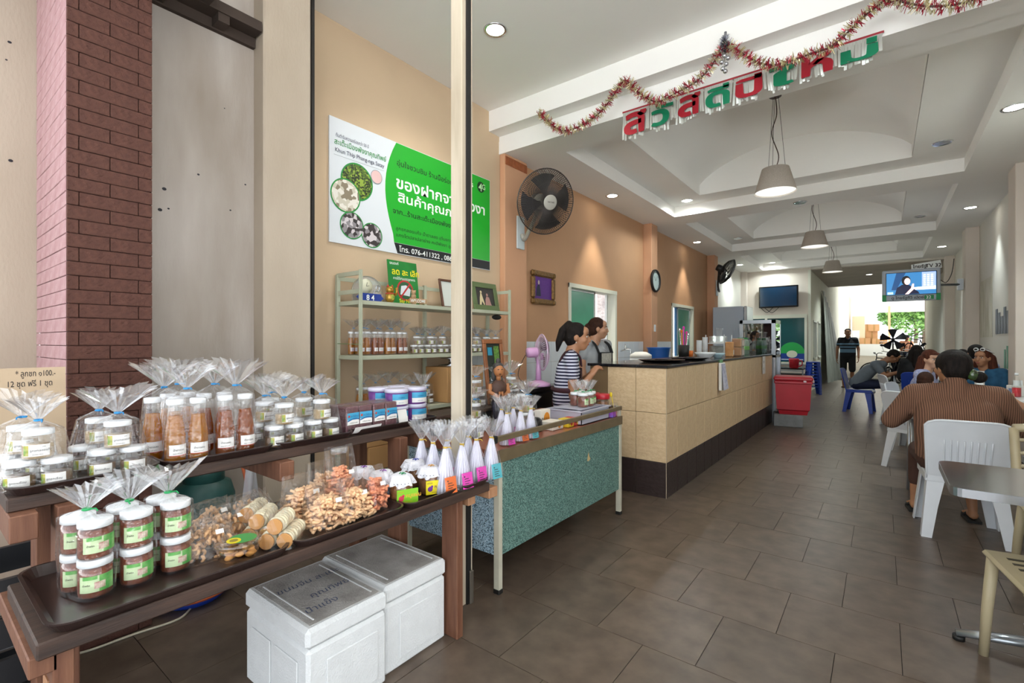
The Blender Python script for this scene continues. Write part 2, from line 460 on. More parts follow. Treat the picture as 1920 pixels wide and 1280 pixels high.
# ---- front bay ceiling, stepped beam
k = MB(); k.box((XL, 1.8, 3.75), (XR, 3.85, 3.85)); struct('ceiling_front', k, M_white)
k = MB(); k.box((XL, 3.82, 3.54), (XR, 4.03, 4.3)); k.box((XL, 3.99, 3.486), (XR, 4.06, 3.539)); bm_ = struct('trim_1', k, M_white)
k = MB(); k.box((XL, 3.985, 3.352), (XR, 4.2, 3.4855)); k.build('beam_soffit', M_white, bm_)
# shop-front header above the shutters
k = MB(); k.box((-3.0, 1.76, 3.78), (XR, 1.92, 4.3)); struct('trim_2', k, M_cream)

# ---- left wall
def wall_with_holes(mb, x0, x1, ya, yb, za, zb, holes):
    cur = ya
    for a, b, z0, z1 in sorted(holes):
        mb.box((x0, cur, za), (x1, a, zb)); mb.box((x0, a, za), (x1, b, z0)); mb.box((x0, a, z1), (x1, b, zb)); cur = b
    mb.box((x0, cur, za), (x1, yb, zb))
k = MB(); k.box((XL - .15, 1.72, 0), (XL, 4.0, 4.3)); wl = struct('wall_left', k, M_sand)
WIN1, WIN2 = (5.42, 6.84, 1.0, 2.12), (9.3, 10.66, 1.0, 2.1)
k = MB(); wall_with_holes(k, XL - .15, XL, 4.0, 12.0, 0, 4.3, [WIN1, WIN2]); struct('wall_left_hall', k, M_peach)
k = MB(); k.box((XL - .15, 12.0, 0), (XL, 15.5, 4.3)); struct('wall_left_back', k, M_cool)
# white tile wainscot, each tile its own piece where it shows
wt = thing('tile_wainscot', 'pale white wall tiles lining the wall behind the counter', 'wall tiles', (0, 0, 0)); 
tl = MB().box((0, .001, .001), (.008, .199, .249), .002).mesh('tile'); tl.materials.append(M_wtile)
k = MB(); k.box((XL + .0005, 4.42, .35), (XL + .003, 5.38, 1.35)); k.box((XL + .0005, 6.9, .35), (XL + .003, 9.25, 1.35)); k.box((XL + .0005, 3.45, .35), (XL + .003, 4.0, 1.35)); k.build('tile_backing', M_grouts, wt)['kind'] = 'stuff'
def tiles_y(ya, yb, za, zb, x=XL + .003):
    n = round((yb - ya) / .2); m_ = round((zb - za) / .25)
    for i in range(n):
        for j in range(m_):
            o = link('tile', tl, None, wt, (x, ya + (yb - ya) * i / n, za + (zb - za) * j / m_)); o.scale = (1, (yb - ya) / n / .2, (zb - za) / m_ / .25)
tiles_y(3.45, 4.0, .6, 1.35); tiles_y(4.42, 5.38, .6, 1.35); tiles_y(6.9, 7.88, .85, 1.35); tiles_y(8.17, 9.25, .85, 1.35)
# pillars
def pillar(name, x0, x1, y0, y1, z1, m, side=1):
    k = MB(); k.box((x0, y0, 0), (x1, y1, z1), .006); return struct(name, k, m)
p1 = pillar('pillar_1', XL, -3.18, 4.0, 4.40, CZ, M_pill)
band = MB(); 
for i in range(6):
    b_ = MB().box((-3.184, 4.005 + i * .066, 3.24), (-3.172, 4.067 + i * .066, 3.33), .003).build('tile', mat('red brown edging tile', '9A5630', .35, var=.15, vscale=30), p1)
pillar('pillar_2', XL, -3.10, 7.9, 8.17, CZ, M_pill)
pillar('pillar_3', XL, -3.08, 11.7, 11.98, CZ, M_pill)
pillar('pillar_4', XL, -3.10, 15.1, 15.3, CZ, M_pillw)
for i, (y, x) in enumerate(((3.95, 1.2), (7.75, 1.19), (11.62, 1.165), (15.2, 1.17))): pillar('pillar_%d' % (5 + i), x, XR, y, y + .4, CZ, M_pillw)
k = MB(); k.box((XR, 1.75, 0), (XR + .15, 25.0, 4.3)); struct('wall_right', k, M_cool)

# ---- sliding windows in the left wall
M_green = mat('green frosted glass', '4E9C7E', .25, var=.08, vscale=3)
def window(name, hole, order):
    a, b, z0, z1 = hole; w = b - a
    r = MB(); t = .055
    r.box((XL - .16, a, z0), (XL + .015, a + t, z1)); r.box((XL - .16, b - t, z0), (XL + .015, b, z1)); r.box((XL - .16, a, z1 - t), (XL + .02, b, z1)); r.box((XL - .16, a, z0), (XL + .03, b, z0 + t))
    o = struct(name, r, M_frame)
    for nm, u0, u1 in order:
        p = MB(); y0, y1 = a + t + (w - 2 * t) * u0, a + t + (w - 2 * t) * u1
        x = XL - .07
        if nm == 'glass':
            p.box((x, y0 + .03, z0 + t + .03), (x + .008, y1 - .03, z1 - t - .03)); p.build('pane', M_green, o)
            q = MB(); q.box((x - .012, y0, z0 + t), (x + .02, y0 + .03, z1 - t)); q.box((x - .012, y1 - .03, z0 + t), (x + .02, y1, z1 - t)); q.box((x - .012, y0, z0 + t), (x + .02, y1, z0 + t + .03)); q.box((x - .012, y0, z1 - t - .03), (x + .02, y1, z1 - t)); q.build('sash', M_alum, o)
        else:
            q = MB(); q.box((x - .045, y0, z0 + t), (x - .012, y0 + .04, z1 - t)); q.build('sash', M_alum, o)
    return o
window('window_1', WIN1, [('glass', 0, .6), ('rail', .93, 1)])
window('window_2', WIN2, [('rail', .0, .04), ('glass', .36, 1.)])
q = MB(); q.box((XL - .1, 9.75, 1.05), (XL - .06, 9.85, 2.05)); q.build('sash', mat('blue painted sash', '3C6F9C', .5), bpy.data.objects['window_2'])
# what shows through them: a neighbouring rough wall, a pierced block
k = MB(); k.box((-4.75, 3.6, 0), (-4.6, 12, 3.2)); nb = struct('wall_neighbour', k, mat('rough grey render', '8C8B90', .95, col2='B9B8BC', vscale=3.5, bump=.5, bscale=18))
k = MB(); k.box((-4.6, 8.47, 0), (-4.5, 8.62, 3.2)); struct('pillar_neighbour', k, M_pillw)
cb = thing('vent_block_panel', 'patterned pierced cement vent block seen through the far window', 'vent block', (-4.59, 12.3, 1.5))
k = MB(); k.box((.0, -.35, 0), (.1, .55, .6)); k.build('backing', mat('vent dark', '1A1A1A', .9), cb)
for i in range(5):
    for j in range(4):
        k = MB(); k.tube([(.11, -.27 + i * .17 + .07 * math.cos(t), .08 + j * .15 + .06 * math.sin(t)) for t in [2 * PI * q / 10 for q in range(10)]], .018, 5, closed=True); k.build('ring', M_pillw, cb)

# ---- TV partition across the back and the passage wall
k = MB(); k.box((XL, 15.3, 0), (-1.54, 15.42, 3.4)); tvw = struct('wall_back', k, mat('beige partition', 'D8CFC3', .8, var=.03, vscale=1))
k = MB(); k.box((XL, 15.285, .0), (-3.12, 15.31, 3.36)); k.box((-1.6, 15.285, 0), (-1.535, 15.31, 3.3)); k.box((-3.1, 15.28, 2.02), (-1.62, 15.30, 2.1)); k.build('trim', M_frame, tvw)
k = MB(); wall_with_holes(k, -1.69, -1.54, 15.42, 34, 0, 4.3, [(15.9, 16.75, .85, 1.95), (17.1, 17.9, .85, 1.95)]); struct('wall_passage', k, mat('passage wall paint', 'D9D8C6', .8, var=.05, vscale=1))
def win_simple(name, x, y0, y1, z0, z1, m):
    r = MB(); t = .05
    r.box((x - .15, y0, z0), (x + .015, y0 + t, z1)); r.box((x - .15, y1 - t, z0), (x + .015, y1, z1)); r.box((x - .15, y0, z1 - t), (x + .015, y1, z1)); r.box((x - .15, y0, z0), (x + .03, y1, z0 + t))
    o = struct(name, r, M_frame); p = MB(); p.box((x - .08, y0 + t, z0 + t), (x - .07, y1 - t, z1 - t)); p.build('pane', m, o); return o
M_glassd = mat('dark window glass', '0E2A2C', .08, spec=.8)
win_simple('window_3', -1.54, 15.9, 16.75, .85, 1.95, mat('pale lit glass', 'C9D3E6', .15)); win_simple('window_4', -1.54, 17.1, 17.9, .85, 1.95, mat('grey window glass', '6A7784', .1))
# glazed window in the TV wall
r = MB(); a0, a1, z0, z1 = -2.62, -1.68, .78, 2.0
r.box((a0 - .4, 15.25, z0 - .06), (a1 + .06, 15.3, z0)); r.box((a0 - .4, 15.25, z1), (a1 + .06, 15.3, z1 + .06)); r.box((a1, 15.25, z0), (a1 + .06, 15.3, z1)); r.box((a0 - .03, 15.25, z0), (a0 + .03, 15.3, z1)); r.box((a0 - .46, 15.25, z0 - .06), (a0 - .4, 15.3, z1 + .06))
w5 = struct('window_5', r, M_frame)
for u0, u1 in ((a0 - .4, a0 - .03), (a0 + .03, a1)):
    p = MB(); p.box((u0, 15.275, z0), (u1, 15.285, z1)); p.build('pane', mat('teal dark glass', '0F4A4C', .12, spec=.7), w5)
st = thing('round_window_sticker', 'round green and blue sticker on the dark window below the television', 'sticker', (-1.98, 15.272, 1.02))
def halfdisc(mb, r, a0, a1, y, n=20): mb.add([(0 if False else r * math.cos(a0 + (a1 - a0) * i / n), y, r * math.sin(a0 + (a1 - a0) * i / n)) for i in range(n + 1)], [tuple(range(n + 1))], False)
k = MB(); halfdisc(k, .31, 0.0, PI, 0); k.build('upper_half', mat('sticker green', '1FA04A', .4), st)
k = MB(); k.box((-.31, -.001, -.2), (.31, 0, 0)); k.build('lower_half', mat('sticker blue', '153B8E', .4), st)
k = MB(); disc(k, (0, -.002, -.02), .13, (1, 0, 0), (0, 0, 1), ry=.10); k.build('centre_disc', mat('sticker cream', 'D9DBC4', .5), st)
k = MB(); k.box((-.26, -.0022, -.18), (.02, -.002, -.155)); k.box((.1, -.0022, -.18), (.27, -.002, -.155)); k.build('print_line', mat('sticker print', 'C8D4E0', .5), st)['kind'] = 'stuff'

# ---- back passage: lower brown ceiling, ramp, platform, open shed
k = MB(); k.box((-1.69, 15.4, 3.3), (XR, 20.6, 3.4)); struct('ceiling_back', k, mat('brown board ceiling', 'AEA498', .8, var=.08, vscale=1.5))
k = MB(); k.box((OX0 - .6, 15.35, 3.32), (XR, 15.45, 4.3)); struct('trim_3', k, M_cool)
k = MB(); k.prism([(22, -.02), (34, .54), (34, -.1), (22, -.1)], -1.69, 2.2, 'YZ'); struct('floor_ramp', k, mat('worn brown concrete', '7D7466', .7, var=.1, vscale=2))
k = MB(); k.box((-6, 34, .0), (8, 46, 1.2)); struct('floor_platform', k, mat('white painted platform', 'D4D4D0', .7))
k = MB(); k.box((-1.7, 20.55, 3.3), (XR + .2, 20.65, 4.1)); struct('trim_6', k, MATS['brown board ceiling'])
k = MB(); k.box((-6, 20.6, 4.0), (3.2, 46, 4.1)); struct('ceiling_shed', k, M_white)
k = MB(); k.box((-1.69, 34.0, 1.2), (-1.54, 37.0, 4.0)); struct('wall_shed', k, M_cream)
k = MB(); k.box((-6, 45.9, 3.55), (8, 46, 4.1)); struct('trim_4', k, M_white)
k = MB(); k.box((.35, 45.8, 1.2), (.5, 46, 4.0)); struct('pillar_9', k, mat('orange brown post', 'B98A66', .7))
k = MB(); k.box((1.35, 25.0, 0), (1.75, 25.4, 4.0)); struct('pillar_10', k, mat('brown post', '8C6F5A', .7))

# ---- shop front: brick pillar, plaster walls, door posts
k = MB(); k.box((-3.44, .475, 0), (-2.765, .764, 4.0)); bp = struct('brick_pillar', k, mat('pale mauve joint', '41251F', .9))
M_brick = mat('maroon split brick', '4A2B22', .85, col2='57352A', vscale=40, bump=.7, bscale=70)
M_brick_daylit = mat('daylit pink brick', 'B9989A', .8, col2='A98284', vscale=14, bump=.5, bscale=60)  # street-facing side of the pillar: pink brick with daylight put into its colour
BH = .0605; n = int(4.0 / BH)
bA = {}
def brick(dx, dy, m, key):
    if key not in bA:
        me = MB().box((0, 0, 0), (dx, dy, BH - .0025), .002).mesh('brick'); me.materials.append(m); bA[key] = me
    return bA[key]
for j in range(n):
    z = j * BH + .002
    segs = [(.46, .50), (.50, .71), (.71, .764)] if j % 2 == 0 else [(.46, .606), (.606, .764)]
    for a, b in segs: link('brick', brick(.018, b - a - .0025, M_brick, (j % 2, a)), None, bp, (-2.768 - R.random() * .002, a + .002, z))
    segs = [(-3.44, -3.21), (-3.21, -3.0), (-3.0, -2.79), (-2.79, -2.772)] if j % 2 == 0 else [(-3.44, -3.315), (-3.315, -3.105), (-3.105, -2.895), (-2.895, -2.772)]
    for a, b in segs: link('brick', brick(b - a - .003, .016, M_brick_daylit, (j % 2, a, 'p')), None, bp, (a + .0015, .46 + R.random() * .002, z))
k = MB(); k.box((-3.6, -.6, 0), (-3.44, .47, 4.0)); struct('wall_side', k, M_cream)
k = MB(); k.box((-3.5, .76, 0), (-3.13, 1.45, 4.0)); struct('wall_recess', k, M_stain)
for px_, py_, rr_, o_, xx_ in ((308, 354, .011, 'wall_recess', -3.13), (300, 393, .011, 'wall_recess', -3.13), (316, 391, .006, 'wall_recess', -3.13), (372, 327, .007, 'wall_recess', -3.13), (460, 346, .006, 'wall_recess', -3.13), (432, 394, .006, 'wall_recess', -3.13), (421, 203, .004, 'wall_recess', -3.13), (18, 79, .008, 'wall_side', -3.44), (20, 301, .009, 'wall_side', -3.44), (12, 112, .005, 'wall_side', -3.44)):
    p_ = at_x(px_, py_, xx_ + .002); k = MB(); disc(k, p_, rr_, (0, 1, 0), (0, 0, 1), 9, ry=rr_ * .8); k.build('nail_mark', mat('dark nail mark', '2A2A30', .9), bpy.data.objects[o_])
k = MB(); k.box((-3.42, 1.4, 0), (-3.0, 1.71, 4.0), .01); struct('pillar_11', k, M_cream)
k = MB(); k.box((-3.02, 1.712, 0), (-2.995, 1.73, 3.9)); struct('trim_5', k, mat('black door channel', '1D1A18', .5))
k = MB(); k.box((-3.4, -.4, 3.24), (-3.0, 1.39, 3.30)); cn = struct('canopy', k, M_dark)
MB().box((-3.0, -.4, 3.241), (-2.3, 1.1, 3.30)).build('canopy_board', M_dark, cn)
for y in (.85, 1.15): MB().box((-3.12, y, 3.19), (-3.01, y + .06, 3.24)).build('rafter', M_dark, cn)
MB().box((-3.13, .77, 3.18), (-3.10, 1.395, 3.24)).build('wall_plate', M_dark, cn)
# removable steel door post
dp = thing('door_post', 'tall weathered cream steel post with a black rubber edge in the shop opening', 'post', (-1.735, 1.82, 0))
M_post = mat('chalky cream steel', 'CBBFAA', .7, col2='A89A84', vscale=9, bump=.1, bscale=60, stretch=(1, 1, .15))
k = MB(); k.box((-.04, -.04, 0), (.04, .04, 4.0), .003); k.build('tube', M_post, dp)
k = MB(); k.box((.0405, -.012, 0), (.050, .018, 4.0)); k.build('rubber_edge', M_black, dp)
k = MB(); k.box((.050, .0, 0), (.062, .028, .17), .004); k.build('floor_bolt', mat('worn steel', '6B645B', .5, metal=.5), dp)
# ================================================================== LAMPS
M_lampface = mat('lit lamp face', 'FFFBEF', .5, emit=14.)
M_lampoff = mat('unlit lamp reflector', 'B9BCBE', .2, metal=.7)
M_chrome = mat('chrome', 'D5D7DA', .12, metal=1.)
def downlight(loc, label, lit=True, power=30., col=(1, .97, .92), spot=2.4, blend=.8, r=.085):
    t = thing('downlight', label, 'downlight', loc, group='recessed ceiling downlights')
    k = MB(); k.lathe([(r * .78, -.002), (r, -.008), (r * 1.08, 0), (r * .98, .004)], 24, cap=False); k.build('trim_ring', M_chrome, t)
    k = MB(); k.lathe([(r * .80, -.003), (.001, -.0031)], 24, cap=False, smooth=False); k.build('lamp', M_lampface if lit else M_lampoff, t)
    if lit:
        L = bpy.data.lights.new('downlight_beam', 'SPOT'); L.energy = power; L.color = col; L.spot_size = spot; L.spot_blend = blend; L.shadow_soft_size = .06
        o = bpy.data.objects.new('downlight_beam', L); COL.objects.link(o); o.parent = t; o.location = (0, 0, -.02)
    return t
z = CZ - .001
COOL = (.90, 1.0, 1.0)
DL = 85.
downlight((-2.36, 2.85, 3.749), 'lit downlight in the front ceiling above the product shelves', power=45)
downlight((-2.95, 6.09, z), 'lit downlight washing the orange wall above the counter end', power=60, col=(1, .93, .78), spot=1.15, blend=.6)
downlight((-2.97, 9.99, z), 'lit downlight washing the orange wall behind the wall clock', power=60, col=(1, .93, .80), spot=1.15, blend=.6)
downlight((1.05, 9.91, z), 'lit downlight near the right wall, closer of the two', power=55, col=COOL, spot=1.3)
downlight((1.0, 13.6, z), 'lit downlight near the right wall, farther of the two', power=55, col=COOL, spot=1.3)
downlight((-2.95, 13.6, z), 'lit downlight above the refrigerator by the back wall', power=DL, col=COOL)
zc = CZ + .159
downlight((-2.38, 7.5, zc), 'lit downlight in the far left corner of the nearest coffer', power=45, col=COOL, spot=2.9)
downlight((-2.4, 14.85, zc), 'lit downlight in the far left corner of the farthest coffer', power=45, col=COOL, spot=2.9)
downlight((.52, 7.02, zc), 'unlit chrome downlight at the right of the nearest coffer', lit=False)
downlight((.52, 10.9, zc), 'unlit chrome downlight at the right of the middle coffer', lit=False)
downlight((-.94, 8.03, z), 'unlit chrome downlight between the nearest and the middle coffer', lit=False)
downlight((-2.4, 10.9, zc), 'unlit chrome downlight at the left of the middle coffer', lit=False)
downlight((.9, 5.9, z), 'added downlight lighting the near dining tables by the right wall', power=DL, col=COOL)  # extra lamp added to brighten the hall
downlight((-.3, 17.4, 3.299), 'lit downlight in the brown ceiling of the back passage', power=130, col=COOL)

# pendants
M_shade = mat('speckled grey pendant shade', 'A79D92', .9, col2='BDB4A9', vscale=160, detail=2)
M_shin = mat('pendant inner diffuser', 'EDEBE6', .6)
def pendant(y, label):
    t = thing('pendant_lamp', label, 'pendant lamp', (-.93, y, 2.99), group='pendant lamps along the coffers')
    k = MB(); k.lathe([(.207, 0), (.135, .26), (.13, .262), (.2, .006)], 36, cap=False); k.build('shade', M_shade, t)
    k = MB(); k.lathe([(.198, .012), (.001, .006)], 36, cap=False); k.build('diffuser', M_shin, t)
    for a in range(3):
        k = MB(); q = a * 2.1 + .4; k.tube([(.1 * math.cos(q), .1 * math.sin(q), .26), (.03 * math.cos(q), .03 * math.sin(q), 1.05)], .0022, 5); k.build('wire', M_black, t)
    k = MB(); k.tube(spline([(0.0, 0, .26), (.03, .01, .4), (-.035, 0, .65), (.012, 0, .85), (0, 0, 1.06)], 8), .0055, 6); k.build('cord', mat('brown flex', '4A3730', .6), t)
    L = bpy.data.lights.new('pendant_bulb', 'POINT'); L.energy = 6; L.color = (.97, 1, .98); L.shadow_soft_size = .1
    o = bpy.data.objects.new('pendant_bulb', L); COL.objects.link(o); o.parent = t; o.location = (0, 0, -.4)
    k = MB(); k.lathe([(.06, 1.05), (.06, 1.08)], 24); k.build('ceiling_rose', mat('brown rose', '4A3C34', .5), t)
    return t
pendant(5.95, 'grey drum pendant lamp hanging in the nearest coffer'); pendant(9.8, 'grey drum pendant lamp hanging in the middle coffer'); pendant(13.6, 'grey drum pendant lamp hanging in the farthest coffer')

# ================================================================== SERVING COUNTER
M_ctile = mat('cream relief counter tile', 'CDB088', .45, col2='D8BE98', vscale=26, bump=.55, bscale=42)
M_dtile = mat('dark brown skirting tile', '2E2422', .4, col2='382C2A', vscale=20, bump=.4, bscale=42)
M_gran = mat('black granite', '17171A', .12, col2='232327', vscale=90, spec=.6)
CX, CY0, CY1 = -1.464, 4.07, 9.06
ct = thing('serving_counter', 'long serving counter faced with cream tiles above a dark brown tiled base', 'counter', (CX, CY0, 0))
k = MB(); k.box((-.74, .012, 0), (-.012, CY1 - CY0, 1.118)); k.build('core', mat('brown counter grout', '7A6244', .9), ct)
def ctile(dx, dy, z0, z1, m, loc):
    k = MB(); k.box((0, 0, 0), (dx, dy, z1 - z0 - .003), .002); return k.mesh('tile')
mc = {}
def ct_tile(kind, w, z0, z1, m, pos):
    key = (kind, round(w, 3), z0)
    if key not in mc:
        kk = MB(); kk.box((0, 0, 0), (w - .004, .011, z1 - z0 - .004) if kind == 'Y' else (.011, w - .007, z1 - z0 - .005), .002); me = kk.mesh('tile'); me.materials.append(m); mc[key] = me
    link('tile', mc[key], None, ct, pos)
rows = [(0, .305, M_dtile), (.305, .728, M_ctile), (.728, 1.12, M_ctile)]
for z0_, z1_, m in rows:
    x = -.277
    while x > -.75: ct_tile('Y', .275, z0_, z1_, m, (x, 0, z0_)); x -= .275
    n = 18; w = (CY1 - CY0) / n
    for i in range(n): ct_tile('X', w, z0_, z1_, m, (-.011, i * w, z0_))
k = MB(); k.box((-.76, -.015, 1.12), (.012, CY1 - CY0, 1.145), .004); k.build('granite_top', M_gran, ct)
k = MB(); k.box((-.004, -.004, 0), (.0, .0, 1.12)); k.build('corner_strip', mat('worn corner strip', 'B9A98F', .6), ct)

# ================================================================== TEAL DISPLAY COUNTER
def speckle(name, c1, c2, c3, sc=220):
    m = mat(name, c1, .45); t = m.node_tree; b = t.nodes['Principled BSDF']
    tc = t.nodes.new('ShaderNodeTexCoord'); v = t.nodes.new('ShaderNodeTexVoronoi'); v.inputs['Scale'].default_value = sc
    t.links.new(tc.outputs['Object'], v.inputs['Vector']); sp = t.nodes.new('ShaderNodeSeparateColor'); t.links.new(v.outputs['Color'], sp.inputs[0])
    cr = t.nodes.new('ShaderNodeValToRGB'); cr.color_ramp.interpolation = 'CONSTANT'
    e = cr.color_ramp.elements; e[0].color = (*srgb(c3), 1); e[0].position = 0; e[1].position = .3; e[1].color = (*srgb(c1), 1); q = e.new(.72); q.color = (*srgb(c2), 1)
    t.links.new(sp.outputs[0], cr.inputs[0]); t.links.new(cr.outputs[0], b.inputs['Base Color']); return m
M_teal = speckle('teal speckled laminate', '567C75', '7FA096', '33504C')
M_bluel = speckle('pale blue speckled laminate', '9DBACB', 'BFD6E2', '3B5363')
M_bronze = mat('bronze edging', '77684F', .45, metal=.3, var=.1, vscale=12)
M_redtop = mat('red brown laminate top', '9A5A42', .3, var=.08, vscale=5)
M_leg = mat('cream angle leg', 'BFBBA8', .5, var=.08, vscale=9)
tcn = thing('display_counter', 'low teal speckled display counter with a bronze guard rail', 'counter', (-1.62, 1.98, 0))
TL, TD = 1.52, .76
k = MB(); k.box((-.02, .03, .2), (-.005, TL - .02, .70)); k.build('front_panel', M_teal, tcn)
k = MB(); k.box((-TD, .008, .2), (-.03, .02, .70)); k.build('end_panel', M_bluel, tcn)
k = MB(); k.box((-TD, .0, .715), (0, TL, .765), .003); k.build('top', M_redtop, tcn)
k = MB(); k.box((0, -.004, .705), (.012, TL, .77)); k.build('edging', M_bronze, tcn)
for x, y in ((-.03, 0), (-.03, TL - .03), (-TD, 0), (-TD, TL - .03)):
    k = MB(); k.box((x, y, .02), (x + .035, y + .03, .71)); lg = k.build('leg', M_leg, tcn)
    k = MB(); k.box((x - .003, y - .003, 0), (x + .038, y + .033, .025), .003); k.build('foot', M_black, lg)
k = MB(); k.box((-.01, -.015, .815), (.006, TL + .005, .845), .002); rl = k.build('guard_rail', M_bronze, tcn)
k = MB(); k.box((-.014, -.05, .81), (.01, -.012, .85), .004); k.build('rail_end', M_black, rl)
k = MB(); k.box((-.03, TL - .03, .765), (.0, TL, .845)); k.build('rail_post', M_leg, tcn)
k = MB(); k.box((-.6, TL - .008, .815), (.0, TL + .006, .845)); k.build('side_rail', M_bronze, tcn)
k = MB(); k.add([(.0005 - .004, .98, .52), (-.0035, 1.0, .58), (-.0035, 1.012, .55), (-.0035, 1.03, .525), (-.0035, 1.0, .515)], [(0, 1, 2, 3, 4)]); k.build('chip', mat('exposed chipboard', 'C9B07E', .9), tcn)

# ================================================================== STEPPED WOODEN BENCH
def wood(name, c1, c2, sc=(14, 1.2, 14), rough=.6):
    return mat(name, c1, rough, col2=c2, vscale=3.5, bump=.12, bscale=20, stretch=sc, detail=7)
M_plank = wood('dark stained plank', '2E211B', '48342A')
M_legw = wood('red brown timber', '623C2A', '7A523C', (14, 14, 1.2))
M_pale = wood('pale sawn timber', 'A0714F', 'B88A68', (14, 14, 1.2))
bn = thing('stepped_bench', 'two-step wooden display bench with dark planks and red brown legs', 'bench', (-1.95, .2, 0))
bx = lambda a, b, bev=.004: MB().box(a, b, bev)
bx((.02, .0, .632), (.455, 1.565, .672)).build('lower_plank', M_plank, bn)
bx((-.42, .0, .865), (.0, 1.70, .905)).build('upper_plank', M_plank, bn)
for y in (.03, 1.365): bx((.33, y, 0), (.43, y + .04, .632), .003).build('leg', M_legw, bn)
for y in (.10, 1.36):
    bx((-.06, y, 0), (.04, y + .05, .865), .003).build('leg', M_legw, bn); bx((-.40, y, 0), (-.30, y + .05, .865), .003).build('leg', M_legw, bn)
for y in (-.01, 1.44):
    bx((-.05, y, .585), (.43, y + .05, .632), .003).build('cross_bearer', M_pale if y > 1 else M_legw, bn)
for y in (.0, .75, 1.5): bx((-.44, y, .79), (.05, y + .06, .865), .003).build('cross_bearer', M_legw, bn)
bx((.33, 1.565, .59), (.45, 1.63, .64), .003).build('end_block', M_pale, bn)
bx((.0, .72, .05), (.12, .80, .10), .003).build('floor_block', M_pale, bn)
bx((.345, .026, .0), (.395, .031, .55), .001).build('facing_strip', M_pale, bn)

# ================================================================== TRAYS
M_tray = mat('dark brown plastic tray', '2B1E1B', .3, var=.1, vscale=6, coat=.3)
def tray(loc, dx, dy, label, h=.028, rz=0., group='dark serving trays', m=None, r=.05):
    """rounded serving tray, origin at its centre"""
    k = MB(); n = 6
    def ring(e, z):
        pts = []
        for qx, qy, a0 in ((1, 1, 0), (-1, 1, PI / 2), (-1, -1, PI), (1, -1, 3 * PI / 2)):
            for i in range(n + 1):
                a = a0 + PI / 2 * i / n; pts.append((qx * (dx / 2 - r) + (r + e) * math.cos(a), qy * (dy / 2 - r) + (r + e) * math.sin(a), z))
        return pts
    rings = [ring(-.022, 0.0), ring(-.018, .0), ring(-.004, h - .004), ring(0, h), ring(.004, h - .003), ring(-.012, .002 + 0)]
    rings = [ring(-.03, .001), ring(-.022, .001), ring(-.004, h), ring(.004, h), ring(.004, h - .004), ring(-.014, -.0)]
    N = len(rings[0]); vs = [p for q in rings for p in q]; fs = []
    for a in range(len(rings) - 1):
        for i in range(N): fs.append((a * N + i, a * N + (i + 1) % N, (a + 1) * N + (i + 1) % N, (a + 1) * N + i))
    fs.append(tuple(range(N))); fs.append(tuple((len(rings) - 1) * N + i for i in range(N))[::-1])
    k.add(vs, fs, False)
    o = k.build('serving_tray', m or M_tray, None, loc, (0, 0, rz)); return tag(o, label, 'tray', group)
ZL, ZU = .673, .906
tray((-1.715, .505, ZL), .45, .57, 'dark tray under the bagged chilli paste jars at the near bench end')
tray((-1.715, 1.03, ZL), .45, .45, 'dark tray under the bags of nuts and rice crackers')
tray((-1.715, 1.41, ZL), .45, .29, 'dark tray under the lace-topped jars and the white pouches')
tray((-1.69, 1.66, ZL), .42, .2, 'dark tray at the far end of the lower plank under the white pouches')
tray((-2.135, .385, ZU), .38, .37, 'dark tray under the big bags of jars at the near end of the upper plank')
tray((-2.135, .77, ZU), .38, .38, 'dark tray under the bagged bottles on the upper plank')
tray((-2.135, 1.15, ZU), .38, .36, 'dark tray under the bagged jars on the upper plank')
tray((-2.145, 1.61, ZU), .37, .54, 'dark tray under the purple blocks and tubs')

# ================================================================== FOAM BOXES
M_foam = mat('white polystyrene foam', 'DADCDD', .9, var=.03, vscale=20, bump=.35, bscale=140)
def foamtop():
    m = mat('scuffed grey foam lid', 'C0BDBA', .9, col2='989490', vscale=9, bump=.5, bscale=120, detail=9); return m
M_foamt = foamtop()
def foam_box(loc, dx, dy, h, label, writing):
    t = thing('foam_box', label, 'foam box', loc, group='polystyrene ice boxes under the bench')
    k = MB(); k.box((0, 0, 0), (dx, dy, h - .075), .012); bd = k.build('box', M_foam, t)
    k = MB(); k.box((dx, .07, .04), (dx + .006, dy - .045, h - .13), .004); k.build('raised_panel', M_foam, bd)
    k = MB(); k.box((.06, -.006, .04), (dx * .45, .0, h - .13), .004); k.build('raised_panel', M_foam, bd)
    k = MB(); k.box((dx * .52, -.006, .04), (dx - .06, .0, h - .13), .004); k.build('raised_panel', M_foam, bd)
    k = MB(); k.box((-.004, -.004, h - .072), (dx + .004, dy + .004, h), .014); ld = k.build('lid', M_foam, t)
    k = MB(); k.box((.02, .02, h - .002), (dx - .02, dy - .02, h + .0015), .001); k.build('scuffed_top', M_foamt, ld)
    k = MB(); e = .045
    for a, b in (((e, e, h), (dx - e, e + .006, h + .004)), ((e, dy - e, h), (dx - e, dy - e + .006, h + .004))): k.box(a, b, .001)
    k.build('rim_line', M_foam, ld)['kind'] = 'stuff'
    if writing:
        k = MB()
        for s_, p in writing: put_text(k, s_, .05, (p[0], p[1], h + .0025), (0, 1, 0), (-1, 0, 0), shear=.15)
        k.build('handwriting', mat('faded blue marker', '565E78', .8), ld)['kind'] = 'stuff'
    return t
foam_box((-2.02, .872, 0), .465, .333, .36, 'nearer white foam box with faded handwriting on its grey lid', [('ขนมจีน สะเต๊ะ', (.16, .05)), ('คุณทิพย์', (.28, .12)), ('น้ำแข็ง', (.37, .05))])
foam_box((-2.045, 1.215, 0), .465, .338, .36, 'farther white foam box with a plain scuffed lid beside the bench leg', None)

